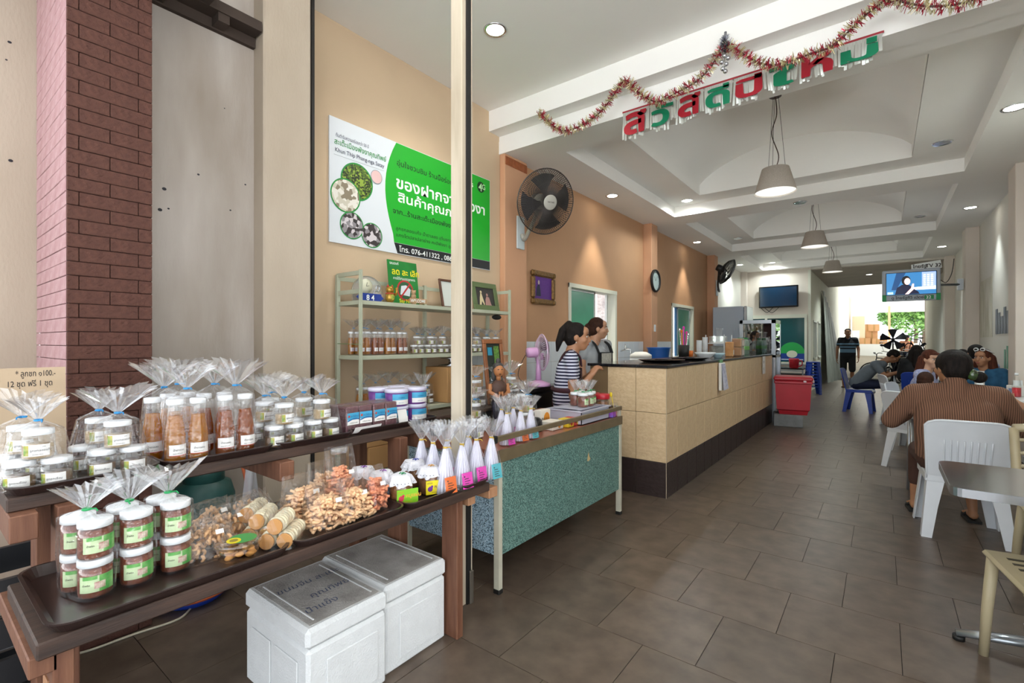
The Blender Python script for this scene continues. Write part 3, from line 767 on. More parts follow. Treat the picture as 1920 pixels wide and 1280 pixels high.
# ================================================================== WALL SHELF
M_shelf = mat('grey green enamel shelf', 'AEB29C', .5, var=.06, vscale=8)
sh = thing('metal_shelf', 'grey green angle-iron shelf against the sign wall', 'shelf', (-3.19, 2.02, 0))
SL, SD = 1.70, .29
LV = [1.642, 1.249, .83, .42]
for z_ in LV:
    k = MB(); k.box((0, 0, z_ - .03), (SD, SL, z_), .002); k.build('shelf_board', M_shelf, sh)
for y in (0, SL * .5, SL):
    for x, zt in ((0, 1.84 if y != SL * .5 else 1.84), (SD, 1.855)):
        if y == SL * .5 and x > 0: continue
        k = MB(); k.box((x - .003 if x else -.004, y - .014, 0.02), (x + .02 if x == 0 else x + .004, y + .014, zt)); k.box((x - .015, y - .004, .02), (x + .015, y + .004, zt))
        lg = k.build('upright', M_shelf, sh)
        k = MB(); k.box((x - .018, y - .018, 0), (x + .018, y + .018, .03), .004); k.build('foot', M_black, lg)
for y in (0, SL):
    k = MB(); k.box((0, y - .006, 1.82), (SD, y + .006, 1.85)); k.build('top_rail', M_shelf, sh)
k = MB(); k.box((-.004, 0, 1.80), (.006, SL, 1.83)); k.build('back_rail', M_shelf, sh)
k = MB(); k.box((0, -.006, 1.69), (SD, .006, 1.72)); k.build('side_rail', M_shelf, sh)
k = MB(); k.tube([(SD + .006, -.005, 1.33), (0, -.01, 1.335)], .002, 5); k.build('tie_string', mat('green string', '6E9A5A', .8), sh)

# ================================================================== RED COOLER, FRIDGES
M_red = mat('red plastic', 'B5202F', .35, var=.05, vscale=6)
t = tag(MB().box((-.2, -.2, 0), (.2, .2, .19), .008).build('concrete_block', mat('grey concrete block', '7E7F80', .9, bump=.4, bscale=80, var=.1, vscale=15), None, (-1.21, 8.86, 0), (0, 0, .18)), 'rough grey concrete block under the red cooler', 'block')
rc = thing('red_cooler', 'red plastic ice cooler with lid standing on a concrete block', 'cooler', (-1.14, 8.93, .192), .12)
k = MB(); vs = [];
for zz, e in ((0, .19), (.06, .205), (.08, .225), (.5, .25)): vs += [(-e, -e, zz), (e, -e, zz), (e, e, zz), (-e, e, zz)]
k.add(vs, [(i * 4 + j, i * 4 + (j + 1) % 4, i * 4 + 4 + (j + 1) % 4, i * 4 + 4 + j) for i in range(3) for j in range(4)] + [(3, 2, 1, 0), (12, 13, 14, 15)]); k.build('body', M_red, rc)
k = MB(); k.box((-.262, -.262, .49), (.262, .262, .535), .01); k.build('rim', M_red, rc)
k = MB(); k.box((-.27, -.27, .538), (.27, .27, .60), .018); ld = k.build('lid', M_red, rc)
k = MB(); k.box((.14, -.276, .52), (.18, -.262, .548), .004); k.box((.262, -.05, .5), (.29, .05, .54), .006); k.build('latch', mat('pale pink plastic', 'E2C9CF', .5), rc)['kind'] = 'stuff'

M_fr = mat('silver grey fridge enamel', 'A9B4C2', .35, metal=.15)
fg = thing('refrigerator', 'tall silver grey refrigerator behind the counter near the back wall', 'refrigerator', (-2.95, 11.05, 0))
k = MB(); k.box((0, 0, .04), (.62, .62, 2.1), .012); k.build('cabinet', M_fr, fg)
k = MB(); k.box((.625, .005, .75), (.69, .615, 2.1), .012); dr = k.build('door', mat('brushed fridge door', 'BCC3C9', .22, metal=.7), fg)
k = MB(); k.box((.625, .005, .06), (.69, .615, .735), .012); k.build('door', MATS['brushed fridge door'], fg)
k = MB(); k.box((.69, .03, .9), (.72, .06, 1.3), .006); k.build('handle', M_chrome, dr)
for a, b in ((.04, .04), (.55, .04), (.04, .55), (.55, .55)): MB().box((a, b, 0), (a + .04, b + .04, .05)).build('foot', M_black, fg)

df = thing('display_cooler', 'glass-fronted drinks cooler with a steel frame at the far counter end', 'display cooler', (-1.99, 9.15, 0))
M_steel = mat('brushed steel', 'AEB4BA', .3, metal=.85)
k = MB()
for x0, x1, y0, y1 in ((0, .05, 0, .05), (.50, .56, 0, .05), (0, .05, .5, .55), (.5, .56, .5, .55)): k.box((x0, y0, .0), (x1, y1, 1.72))
k.box((0, 0, 1.66), (.56, .55, 1.72)); k.box((0, 0, 1.08), (.56, .55, 1.12)); k.build('frame', M_steel, df)
k = MB(); k.box((.05, .01, 1.12), (.5, .018, 1.66)); k.build('pane', film('cooler glass', (.62, .68, .72), .28, .8, rough=.02), df)
k = MB(); k.box((.548, .05, 1.12), (.556, .5, 1.66)); k.build('pane', MATS['cooler glass'], df)
k = MB(); k.box((.02, .5, 1.1), (.54, .54, 1.7)); k.build('back_panel', mat('dark cooler lining', '30363C', .4), df)
k = MB(); k.box((.03, .03, .06), (.53, .53, 1.1)); k.build('base_cabinet', M_steel, df)
for i in range(4):
    k = MB(); k.lathe([(.045, 0), (.05, .1), (.03, .16), (.015, .2), (.015, .23)], 12, (.1 + i * .11, .25 + .06 * (i % 2), 1.12)); k.build('bottle', mat('dark drink bottle', '22242E', .2), df)
k = MB(); k.box((.06, .06, 1.121), (.48, .2, 1.2), .005); k.build('drip_tray', mat('dark tray', '14181A', .2), df)
# ================================================================== GOODS: MATERIALS
M_cello = film('cellophane', (.98, .982, .988), .03, .38, haze=.018, rough=.1, bumpy=.35, bscale=55)
M_pleat = film('cellophane pleats', (.96, .965, .98), .08, .7, haze=.07, rough=.12)
M_jar = film('jar glass', (.96, .97, .965), .035, .42, rough=.04)
M_lid = mat('white jar lid', 'E9ECEE', .4)
M_label = mat('white paper label', 'E6E4E0', .7)
M_ink = mat('black print', '25211F', .7)
M_yel = mat('yellow green print', 'B9A93A', .7, col2='5E8E3A', vscale=60)
M_redp = mat('red print', 'B8402F', .7)
M_gold = mat('pale syrup', 'B59A6E', .3, col2='A38456', vscale=20)
def juice(name, tint, col):
    m = bpy.data.materials.new(name); m.use_nodes = True; MATS[name] = m; t = m.node_tree; t.nodes.clear()
    o = t.nodes.new('ShaderNodeOutputMaterial'); tr = t.nodes.new('ShaderNodeBsdfTransparent'); tr.inputs[0].default_value = (*tint, 1)
    df = t.nodes.new('ShaderNodeBsdfDiffuse'); df.inputs[0].default_value = (*srgb(col), 1); tl = t.nodes.new('ShaderNodeBsdfTranslucent'); tl.inputs[0].default_value = (*srgb(col), 1)
    a = t.nodes.new('ShaderNodeMixShader'); a.inputs[0].default_value = .4; t.links.new(df.outputs[0], a.inputs[1]); t.links.new(tl.outputs[0], a.inputs[2])
    b = t.nodes.new('ShaderNodeMixShader'); b.inputs[0].default_value = .7; t.links.new(tr.outputs[0], b.inputs[1]); t.links.new(a.outputs[0], b.inputs[2]); t.links.new(b.outputs[0], o.inputs[0]); return m
M_amber = juice('amber juice', (.85, .45, .03), 'D08A00')
M_ambd = juice('dark amber juice', (.75, .28, .01), 'B05A00')
M_chili = mat('chilli paste', '6E2E17', .5, col2='8C4522', vscale=55, bump=.4, bscale=120)
M_tieb = mat('blue twist tie', '1E86C4', .4); M_tieg = mat('green twist tie', '10934E', .4); M_tiey = mat('gold twist tie', 'C9A63C', .4)

def cyl_label(r, z0, z1, a0, a1, bands, words, n=20):
    """curved paper label centred on +X with printed bands and lettering"""
    k = MB()
    def P(u, v, e=0.): a = a0 + (a1 - a0) * u; return ((r + e) * math.cos(a), (r + e) * math.sin(a), z0 + (z1 - z0) * v)
    k.grid(lambda u, v: P(u, v), n, 1)
    for mi, u0, u1, v0, v1 in bands:
        k.cur = mi; k.grid(lambda u, v: P(u0 + (u1 - u0) * u, v0 + (v1 - v0) * v, .0005), 16, 1)
    for mi, body, size, u0, v0 in words:
        k.cur = mi; V, F = text_geo(body, size, .01, 'LEFT', 1); L = r * (a1 - a0)
        k.add([P(u0 + x / L, v0 + y / (z1 - z0), .0012) for x, y in V], F, False)
    k.cur = 0
    return k.mesh('label')
LBL = [M_label, M_yel, M_ink, M_redp]
def jar_kit(r, h, content, fill, lab, contm):
    """meshes of one screw-top jar: glass, lid, contents, label"""
    g = MB().lathe([(r * .86, 0), (r, .006), (r, h * .74), (r * .9, h * .82), (r * .9, h * .84)], 16); G = g.mesh('jar'); G.materials.append(M_jar)
    l = MB().lathe([(r * .95, h * .82), (r * .97, h * .825), (r * .97, h * .985), (r * .92, h), (.001, h)], 16); Ld = l.mesh('lid'); Ld.materials.append(M_lid)
    c = MB().lathe([(r * .9, .004), (r * .93, .01), (r * .93, h * fill), (.001, h * fill)], 14); C = c.mesh('contents'); C.materials.append(contm)
    for m in LBL: lab.materials.append(m)
    return G, Ld, C, lab
def put_jar(kit, parent, loc, rz=0., name='jar'):
    j = link(name, kit[0], None, parent, loc, (0, 0, rz))
    link('lid', kit[1], None, j); link('contents', kit[2], None, j); link('label', kit[3], None, j)
    return j
JR, JH = .038, .088
K_JAR = jar_kit(JR, JH, None, .5, cyl_label(JR + .0008, .012, .046, -.75, .85, [(1, 0, .22, .05, .95)], [(2, 'ลูกชกลอยแก้ว', .0085, .27, .42), (2, 'คุณทิพย์ พังงา', .004, .36, .12), (2, '๑๐๐', .005, .7, .78)]), M_gold)
K_DARK = jar_kit(JR, JH, None, .5, cyl_label(JR + .0008, .012, .046, -.75, .85, [(1, 0, .22, .05, .95)], [(2, 'ลูกชกเชื่อม', .0085, .27, .42)]), mat('brown syrup', '5E4328', .35, col2='7A5A36', vscale=30))
CR, CH = .039, .1
gl_ = mat('green leaf print', '3E9A3E', .6, col2='8CC070', vscale=40)
K_CHI = jar_kit(CR, CH, None, .76, cyl_label(CR + .0008, .02, .062, -.95, 1.0, [(1, .55, 1., 0, 1), (3, .42, .72, .2, .62), (1, .1, .5, .78, 1)], [(2, 'น้ำพริก', .006, .1, .42)]), M_chili)
K_CHI[3].materials[1] = gl_; K_CHI[3].materials[3] = mat('shrimp print', 'A0604E', .7, col2='E0C8BC', vscale=90); K_CHI[3].materials[0] = mat('pale green label', 'C6D8AC', .6)
def bottle_kit(contm):
    g = MB().lathe([(.029, 0), (.034, .008), (.034, .10), (.030, .13), (.025, .16), (.0235, .205), (.0235, .215)], 16).mesh('bottle'); g.materials.append(M_jar)
    l = MB().lathe([(.025, .212), (.0265, .214), (.0265, .229), (.0245, .232), (.001, .232)], 16).mesh('cap'); l.materials.append(M_lid)
    c = MB().lathe([(.027, .004), (.0315, .01), (.0315, .1), (.0275, .13), (.0225, .16), (.022, .172), (.001, .172)], 14).mesh('contents'); c.materials.append(contm)
    b = cyl_label(.0346, .035, .072, -.85, .95, [(3, 0, 1, -.06, .0)], [(2, 'น้ำตาลสด', .009, .2, .42), (2, 'ต้นชก แท้ ๑๐๐%', .0045, .2, .12)])
    for m in LBL: b.materials.append(m)
    return g, l, c, b
K_BOT, K_BOTD = bottle_kit(M_amber), bottle_kit(M_ambd)

def bag_mesh(hw, hd, hs, ht, hf, fr, seed, tw=0., shoulder=None, fx=1., fy=.75, tilt=0.):
    """gathered cellophane bag: half sizes hw (Y) hd (X), shoulder hs, tie height ht, flare top hf, flare radius fr"""
    rr = random.Random(seed); k = MB(); n = 40; ph = rr.random() * 6
    shw, shd = shoulder or (hw * .8, hd * .8)
    rings = [(0.0, hd * .96, hw * .96), (.012, hd, hw), (hs * .5, (hd + shd) / 2 + .002, (hw + shw) / 2 + .002), (hs, shd, shw), (hs + (ht - hs) * .35, shd * .72, shw * .72), (hs + (ht - hs) * .75, shd * .3 + .004, shw * .3 + .004), (ht, .006, .006)]
    vs = []
    for q, (z, a, b) in enumerate(rings):
        for i in range(n):
            t = 2 * PI * i / n; c_, s_ = math.cos(t), math.sin(t)
            e = 2 / 3.4 if q < 4 else 2 / 2.2
            x = a * math.copysign(abs(c_) ** e, c_); y = b * math.copysign(abs(s_) ** e, s_)
            w = 1 + (.05 if q in (2, 3) else (.16 if q in (4, 5) else 0.)) * math.sin(9 * t + ph + q) * rr.uniform(.3, 1)
            vs.append((x * w, y * w, z + (rr.uniform(-.003, .003) if 0 < q < 6 else 0)))
    k.add(vs, [(q * n + i, q * n + (i + 1) % n, (q + 1) * n + (i + 1) % n, (q + 1) * n + i) for q in range(len(rings) - 1) for i in range(n)], False)
    k.cur = 1; m = 44; vs = []; PLs = [(1 if i % 2 else -1) * (.4 + .6 * rr.random()) for i in range(m)]
    for q in range(4):
        t_ = q / 3
        for i in range(m):
            a = 2 * PI * i / m; pl = PLs[i]
            r = .006 + (fr - .006) * t_ ** .85 * (1 + .16 * pl); z = ht + (hf - ht) * (t_ ** .9) * (1 + .05 * pl * t_ + .05 * math.sin(2 * a + ph) * t_) - .25 * fr * t_ * t_ * abs(math.cos(a + ph)) 
            vs.append((r * fx * math.cos(a) + tilt * t_ * fr, r * fy * math.sin(a), z))
    fl = [Matrix.Rotation(tw, 3, 'Z') @ Vector(v) for v in vs]
    k.add(fl, [(q * m + i, q * m + (i + 1) % m, (q + 1) * m + (i + 1) % m, (q + 1) * m + i) for q in range(3) for i in range(m)], False)
    me = k.mesh('bag'); me.materials.append(M_cello); me.materials.append(M_pleat); return me
def tie_mesh(z, m, seed=0):
    rr = random.Random(seed); k = MB()
    k.tube([(.0085 * math.cos(t), .0085 * math.sin(t), z) for t in [2 * PI * i / 10 for i in range(10)]], .0032, 6, closed=True)
    a = rr.uniform(-.8, .8); k.tube([(.008, 0, z), (.02 * math.cos(a) + .004, .02 * math.sin(a), z + .002), (.03, .02 * math.sin(a), z - .003)], .002, 5)
    me = k.mesh('tie'); me.materials.append(m); return me
# bag kinds, three shapes of each so that neighbours differ
def bag_set(m_tie, hw, hd, hs, ht, hf, fr, **k): return [(bag_mesh(hw, hd, hs, ht, hf * (1 + .03 * (i - 1)), fr * (1 + .08 * (i - 1)), 11 * i + int(hw * 1e4), tw=PI / 2 + .5 * (i - 1) - .6, **k), tie_mesh(ht, m_tie, i)) for i in range(3)]
B_JAR = bag_set(M_tieb, .093, .05, .175, .205, .29, .09, shoulder=(.058, .047))
B_BOT = bag_set(M_tieb, .074, .04, .235, .27, .37, .105, shoulder=(.064, .036))
B_CHI = bag_set(M_tieg, .042, .085, .20, .222, .305, .085, shoulder=(.042, .085))
def bag_of(kind, label, loc, rz, i, group, scale=None, variant=0):
    nm = {'jars': 'bag_of_jars', 'dark': 'bag_of_jars', 'bottles': 'bag_of_bottles', 'chilli': 'bag_of_chilli_jars'}[kind]
    t = thing(nm, label, 'bagged goods', loc, rz, group)
    if scale: t.scale = (scale,) * 3
    S = {'jars': B_JAR, 'dark': B_JAR, 'bottles': B_BOT, 'chilli': B_CHI}[kind][i % 3]
    link('bag', S[0], None, t); link('tie', S[1], None, t)
    j = lambda: R.uniform(-.25, .25)
    if kind in ('jars', 'dark'):
        kk = K_JAR if kind == 'jars' else K_DARK
        for y in (-.0405, .0405): put_jar(K_DARK if kind == 'jars' else kk, t, (0, y, .002), j())
        put_jar(kk, t, (0, 0, .091), j())
    elif kind == 'bottles':
        for y in (-.0355, .0355): put_jar(K_BOTD if variant else K_BOT, t, (0, y, .002), j(), 'bottle')
    else:
        for x in (-.0405, .0405):
            for z_ in (.002, .103): put_jar(K_CHI, t, (x, 0, z_), j() * .6 - .25)
    return t
def on_bench(px, x): p = at_x(px, 700, x); return p.x, p.y
G1 = 'bagged goods on the upper plank'
ZT = ZU + .003
fx = -2.008; bxk = -2.135
bag_of('jars', 'leftmost bag of three white-lidded jars in front of the cardboard price sign', (*on_bench(72, fx), ZT), -.25, 0, G1)
bag_of('jars', 'bag of three jars half hidden behind the leftmost bag', (bxk, .255, ZT), -.2, 1, G1)
bag_of('jars', 'bag of three white-lidded jars in front of the brick pillar', (*on_bench(221, fx), ZT), -.2, 2, G1)
bag_of('jars', 'bag of three jars behind the one in front of the brick pillar', (bxk, .44, ZT), -.2, 0, G1)
bag_of('bottles', 'front bag of two amber bottles nearest the brick pillar', (*on_bench(350, fx), ZT), -.15, 0, G1)
bag_of('bottles', 'back bag of two amber bottles nearest the brick pillar', (bxk, .63, ZT), -.15, 1, G1)
bag_of('bottles', 'front bag of two darker amber bottles next to the jar bags', (*on_bench(441, fx), ZT), -.1, 2, G1, variant=1)
bag_of('bottles', 'back bag of two amber bottles next to the jar bags', (bxk, .80, ZT), -.1, 0, G1, variant=1)
bag_of('bottles', 'rear bag of amber bottles by the plank back edge', (-2.25, .71, ZT), .1, 2, G1)
bag_of('jars', 'front bag of three jars next to the bagged bottles', (*on_bench(533, fx), ZT), -.1, 1, G1)
bag_of('jars', 'back bag of three jars next to the bagged bottles', (bxk, 1.0, ZT), -.1, 2, G1)
bag_of('jars', 'front bag of three jars next to the purple blocks', (*on_bench(603, fx), ZT), -.05, 0, G1)
bag_of('jars', 'back bag of three jars next to the purple blocks', (bxk, 1.18, ZT), -.05, 1, G1)
bag_of('jars', 'rear bag of three jars by the plank back edge', (-2.25, 1.08, ZT), .1, 2, G1)
G2 = 'bagged chilli paste jars on the lower plank'
ZB = ZL + .003
for i, (y, nm) in enumerate(((.325, 'bag of stacked chilli paste jars nearest the bench end'), (.418, 'middle bag of stacked chilli paste jars'), (.512, 'bag of stacked chilli paste jars next to the nuts'))):
    bag_of('chilli', nm, (-1.70, y, ZB), .25 if i == 0 else .15, i, G2)
# shelf rows
G3 = 'bagged goods on the metal shelf'
SX = -2.975
for i in range(4):
    bag_of('bottles', '%s bag of amber bottles from the left in the front row of the upper shelf' % ORD[i], (SX, 2.10 + i * .116, 1.251), .1, i, G3, .73, i % 2)
    bag_of('bottles', '%s bag of amber bottles from the left in the back row of the upper shelf' % ORD[i], (-3.10, 2.10 + i * .116, 1.251), .1, i + 1, G3, .73, i % 2)
for i in range(8):
    bag_of('dark' if i < 3 else 'jars', '%s bag of jars from the left in the front row of the upper shelf' % ORD[i], (SX, 2.60 + i * .142, 1.251), 0, i, G3, .78)
    if i not in (0, 3): bag_of('jars', '%s bag of jars from the left in the back row of the upper shelf' % ORD[i if i < 3 else i - 1 if i > 3 else i], (-3.10, 2.62 + i * .142, 1.251), 0, i + 2, G3, .78)
for i in range(4): bag_of('bottles', '%s bag of amber bottles from the left on the middle shelf' % ORD[i], (SX - .02, 2.10 + i * .116, .832), .1, i, G3, .78, i % 2)
for i in range(2): bag_of('jars', '%s bag of jars beside the carton on the middle shelf' % ('left' if i == 0 else 'right'), (SX - .03, 2.58 + i * .145, .832), 0, i, G3, .9)

# ================================================================== PURPLE BLOCKS AND TUBS
M_purp = mat('purple taro paste', '5A3238', .6, col2='6E444A', vscale=60, bump=.3, bscale=90)
M_tub = mat('purple tub', '6A3A82', .35, var=.12, vscale=8)
M_tublid = mat('frosted tub lid', 'C9C6DA', .3)
M_bluel2 = mat('sky blue print', '3E9CC4', .5)
def flat_label(w, h, words=True):
    k = MB(); k.box((0, -w / 2, 0), (.0008, w / 2, h)); k.cur = 1; k.box((.0008, -w / 2, h * .42), (.0012, w / 2, h))
    k.cur = 2; k.grid(lambda u, v: (.0015, -w / 2 + w * u, h * (.36 + .1 * math.sin(u * 4 - 1) + .1 * v)), 8, 1)
    k.cur = 3; disc(k, (.0017, -w * .36, h * .72), h * .11, (0, 1, 0), (0, 0, 1), 12)
    k.cur = 2
    if words: put_text(k, 'กะปิพังงา', h * .26, (.0018, -w * .24, h * .62), (0, 1, 0), (0, 0, 1), .01)
    k.cur = 4
    if words: put_text(k, 'กะปิกุ้งแท้ จ.พังงา', h * .13, (.0018, -w * .3, h * .12), (0, 1, 0), (0, 0, 1), .01)
    me = k.mesh('label')
    for m in (M_label, M_bluel2, mat('deep blue print', '1F5E96', .5), M_redp, M_ink): me.materials.append(m)
    return me
FL = flat_label(.066, .05)
blk = MB().box((-.034, -.036, 0), (.034, .036, .115), .005).mesh('block'); blk.materials.append(M_purp)
wrap = MB().box((-.037, -.038, -.001), (.0375, .038, .119), .006).mesh('wrap'); wrap.materials.append(M_cello)
G4 = 'wrapped shrimp paste blocks on the upper plank'
nmz = [['front block at the left', 'front block second from the left', 'front block third from the left', 'front block at the right'], ['rear block at the left', 'rear block second from the left', 'rear block third from the left', 'rear block at the right']]
for j, x in enumerate((-2.03, -2.115)):
    for i in range(4):
        t = thing('shrimp_paste_block', '%s among the wrapped purple blocks with blue labels' % nmz[j][i], 'food block', (x, 1.345 + i * .076 + .01 * j, ZT), R.uniform(-.08, .08), G4); t.scale = (1, 1, 1.13)
        link('block', blk, None, t); link('wrap', wrap, None, t); link('label', FL, None, t, (.0372, 0, .04))
k = MB(); k.grid(lambda u, v: (-1.99 + .04 * u, 1.33 + .15 * v, ZT + .003 + .035 * u * u), 6, 3, False); k.build('folded_paper', M_label).location = (0, 0, 0)
tag(bpy.data.objects['folded_paper'], 'folded sheet of white paper in front of the purple blocks', 'paper')
k = MB(); k.grid(lambda u, v: (-2.0 - .02 * v, 1.63 + .06 * u, ZT + .005 + .075 * v), 4, 4, False); tag(k.build('paper_card', M_label), 'white card standing between the purple blocks and tubs', 'paper')
TR, TH_ = .061, .092
tb = MB().lathe([(TR * .9, 0), (TR * .93, .003), (TR, TH_ * .78)], 24).mesh('tub'); tb.materials.append(M_tub)
tl2 = MB().lathe([(TR, TH_ * .78), (TR * 1.05, TH_ * .79), (TR * 1.05, TH_ * .97), (TR * 1.0, TH_), (.001, TH_)], 24).mesh('lid'); tl2.materials.append(M_tublid)
tlb = cyl_label(TR + .0022, .01, .066, -.9, .75, [(1, 0, 1, .45, 1)], [(2, 'กะปิพังงา', .010, .3, .6), (2, 'อร่อย สะอาด', .006, .3, .15)])
for m in (M_label, M_bluel2, MATS['deep blue print'], M_redp): tlb.materials.append(m)
names = {(0, 0): 'front left lower', (0, 1): 'front left upper', (1, 0): 'front right lower', (1, 1): 'front right upper', (2, 0): 'back left lower', (2, 1): 'back left upper', (3, 0): 'back right lower', (3, 1): 'back right upper'}
for q, (x, y) in enumerate(((-2.10, 1.69), (-2.10, 1.824), (-2.235, 1.68), (-2.235, 1.815))):
    for lv in (0, 1):
        t = thing('purple_tub', '%s round purple tub with a frosted lid and blue label' % names[q, lv], 'tub', (x, y, ZT + lv * .0925), -.1, 'stacked purple tubs'); link('tub', tb, None, t); link('lid', tl2, None, t); link('label', tlb, None, t)
# black box with a bottle at the plank end, steel dish, cartons
t = thing('black_holder', 'black box holding a bagged bottle at the end of the upper plank', 'holder', (-2.24, 1.985, .832)); t.location = (-2.30, 2.06, .767 + .0)
k = MB(); k.box((-.045, -.04, 0), (.045, .04, .005)); k.box((-.045, -.04, 0), (-.04, .04, .16)); k.box((.04, -.04, 0), (.045, .04, .12)); k.box((-.045, -.04, 0), (.045, -.035, .12)); k.box((-.045, .035, 0), (.045, .04, .12)); k.build('box', mat('black card', '17171A', .5), t)
t = thing('bagged_bottle', 'single bagged amber bottle standing in the black box', 'bagged goods', (-2.30, 2.06, .773)); t.scale = (1.1,) * 3
put_jar(K_BOT, t, (0, 0, .0), 0, 'bottle'); link('bag', bag_mesh(.036, .036, .235, .262, .35, .06, 91, shoulder=(.03, .03)), None, t); link('tie', tie_mesh(.262, M_tieb), None, t)
M_card = mat('cardboard', 'B98D5A', .85, var=.06, vscale=5)
def carton(loc, d, label, words=(), rz=0., face='X', logo=False, m=None):
    t = thing('carton', label, 'carton', loc, rz, 'cardboard cartons around the shelf')
    k = MB(); k.box((0, 0, 0), d, .004); k.build('box', m or M_card, t)
    k = MB(); k.box((0, d[1] / 2 - .03, d[2]), (d[0] + .001, d[1] / 2 + .03, d[2] + .001)); k.build('tape', mat('brown tape', 'A9824E', .3), t)
    if words or logo:
        k = MB(); e = d[0] + .001
        for b, s_, y, z_ in words: put_text(k, b, s_, (e, y, z_), (0, 1, 0), (0, 0, 1), .02)
        k.build('lettering', M_ink, t)['kind'] = 'stuff'
    if logo:
        k = MB(); k.box((d[0], .05, .2), (d[0] + .0008, .09, .25)); k.build('logo_square', mat('navy print', '23337E', .6), t)
        k = MB(); k.box((d[0], .09, .247), (d[0] + .0008, .26, .25)); k.box((d[0], .09, .2), (d[0] + .0008, .26, .203)); k.build('logo_frame', MATS['navy print'], t)['kind'] = 'stuff'
    return t
carton((-3.17, 2.87, .832), (.27, .46, .30), 'big tan carton with a blue logo on the middle shelf', [('The Best', .028, .1, .215)], logo=True)
carton((-3.17, 2.08, .422), (.28, .5, .17), 'lower tan carton with black lettering under the shelf', [('COOL', .03, .27, .1), ('MENTHOL', .045, .2, .05)])
carton((-3.17, 2.06, .594), (.28, .52, .15), 'upper tan carton with an orange mark under the shelf', [('กล่อง', .04, .3, .05)])
t = thing('steel_dish', 'upturned shiny steel dish on top of the big carton', 'dish', (-3.03, 3.05, 1.134)); k = MB(); k.lathe([(.12, 0), (.115, .012), (.03, .02), (.028, .06), (.10, .068), (.10, .074), (.001, .074)], 24); k.build('pan', M_chrome, t); k = MB(); k.tube([(.1, 0, .07), (.11, 0, .06)], .004, 6); k.build('rim', M_steel, t)
# ================================================================== SNACK BAGS ON THE LOWER PLANK
M_snackbag = film('snack bag film', (.97, .97, .97), .03, .45, haze=.01, rough=.1, bumpy=.7, bscale=30)
def pillow(w, d, h, seed, flat_top=.5):
    """pillow bag standing up, long side along Y, heat-sealed top"""
    rr = random.Random(seed); k = MB(); n = 26; L = 7; vs = []
    for q in range(L):
        t = q / (L - 1); sh_ = (1 - t ** 2.2) * .92 + .05
        for i in range(n):
            a = 2 * PI * i / n; c_, s_ = math.cos(a), math.sin(a)
            x = d / 2 * sh_ * math.copysign(abs(c_) ** .8, c_); y = w / 2 * (1 - .12 * t) * math.copysign(abs(s_) ** .6, s_)
            vs.append((x + .04 * d * math.sin(3 * t + seed) - .15 * d * t, y, h * t + rr.uniform(-.004, .004) * (0 < q)))
    k.add(vs, [(q * n + i, q * n + (i + 1) % n, (q + 1) * n + (i + 1) % n, (q + 1) * n + i) for q in range(L - 1) for i in range(n)], False)
    k.add(vs[:n], [tuple(range(n))], False)
    me = k.mesh('bag'); me.materials.append(M_snackbag); return me
def crackers(w, d, h, n, seed, m, rad=.0052, ln=.027):
    rr = random.Random(seed); k = MB()
    for _ in range(n):
        z = rr.random() ** 1.2 * h; f = (1 - (z / h) ** 2 * .7)
        y = rr.uniform(-.46, .46) * w * f; x = rr.uniform(-.44, .44) * d * f
        a, b = rr.uniform(0, 6.3), rr.uniform(-.5, .5); l = ln * rr.uniform(.7, 1.2); bend = rr.uniform(-.5, .5)
        dv = Vector((math.cos(a) * math.cos(b), math.sin(a) * math.cos(b), math.sin(b))); nv = Vector((-math.sin(a), math.cos(a), .5)) * (bend * l * .4)
        p = Vector((x, y, z + .005)); lim = lambda v: Vector((max(-d * .46, min(d * .46, v.x)), max(-w * .48, min(w * .48, v.y)), max(.005, v.z)))
        k.tube([lim(p - dv * l / 2), lim(p + nv), lim(p + dv * l / 2)], rad, 4, smooth=True)
    me = k.mesh('crackers'); me.materials.append(m); return me
M_c1 = mat('pale peach crackers', 'EBC094', .8, var=.12, vscale=30); M_c2 = mat('pink orange crackers', 'ECA47C', .8, var=.12, vscale=30); M_c3 = mat('deep orange crackers', 'DD8E6A', .8, var=.12, vscale=30)
tagm = MB().box((0, -.011, 0), (.0008, .011, .014)).mesh('price_tag'); tagm.materials.append(M_label)
G5 = 'clear bags of snacks on the lower plank'
def snack(px, x, label, w, d, h, m, n=250, rz=0., seed=1, z=0., tagged=True):
    p = at_x(px, 900, x); t = thing('cracker_bag', label, 'snack bag', (x, p.y, ZB + z), rz, G5); t.scale = (1.12,) * 3
    link('bag', pillow(w, d, h * 1.1, seed), None, t); c_ = link('crackers', crackers(w * .95, d * .95, h * .72, n, seed, m), None, t); c_['kind'] = 'stuff'
    if tagged: link('price_tag', tagm, None, t, (d * .3, w * .18, h * .62), (0, -.35, 0))
    return t
snack(612, -1.60, 'front bag of pale prawn crackers beside the rice cakes', .15, .10, .13, M_c1, seed=3)
snack(664, -1.60, 'front bag of pale prawn crackers in the middle of the tray', .13, .09, .13, M_c1, seed=4)
snack(703, -1.62, 'bag of deep orange prawn crackers at the tray end', .09, .09, .14, M_c3, seed=5)
snack(570, -1.74, 'back bag of pale prawn crackers behind the rice cakes', .16, .10, .14, M_c1, seed=6)
snack(640, -1.74, 'upright bag of orange prawn crackers with a rolled white top', .13, .10, .20, M_c2, seed=7, n=220)
snack(610, -1.85, 'rearmost bag of prawn crackers by the plank back', .15, .1, .14, M_c1, seed=8, tagged=False)
k = MB(); k.lathe([(.03, 0), (.034, .01), (.032, .02), (.001, .02)], 16, sx=.6); p = at_x(640, 900, -1.74); k.build('rolled_top', M_pleat, bpy.data.objects['cracker_bag.004'], (-.015, 0, .195))
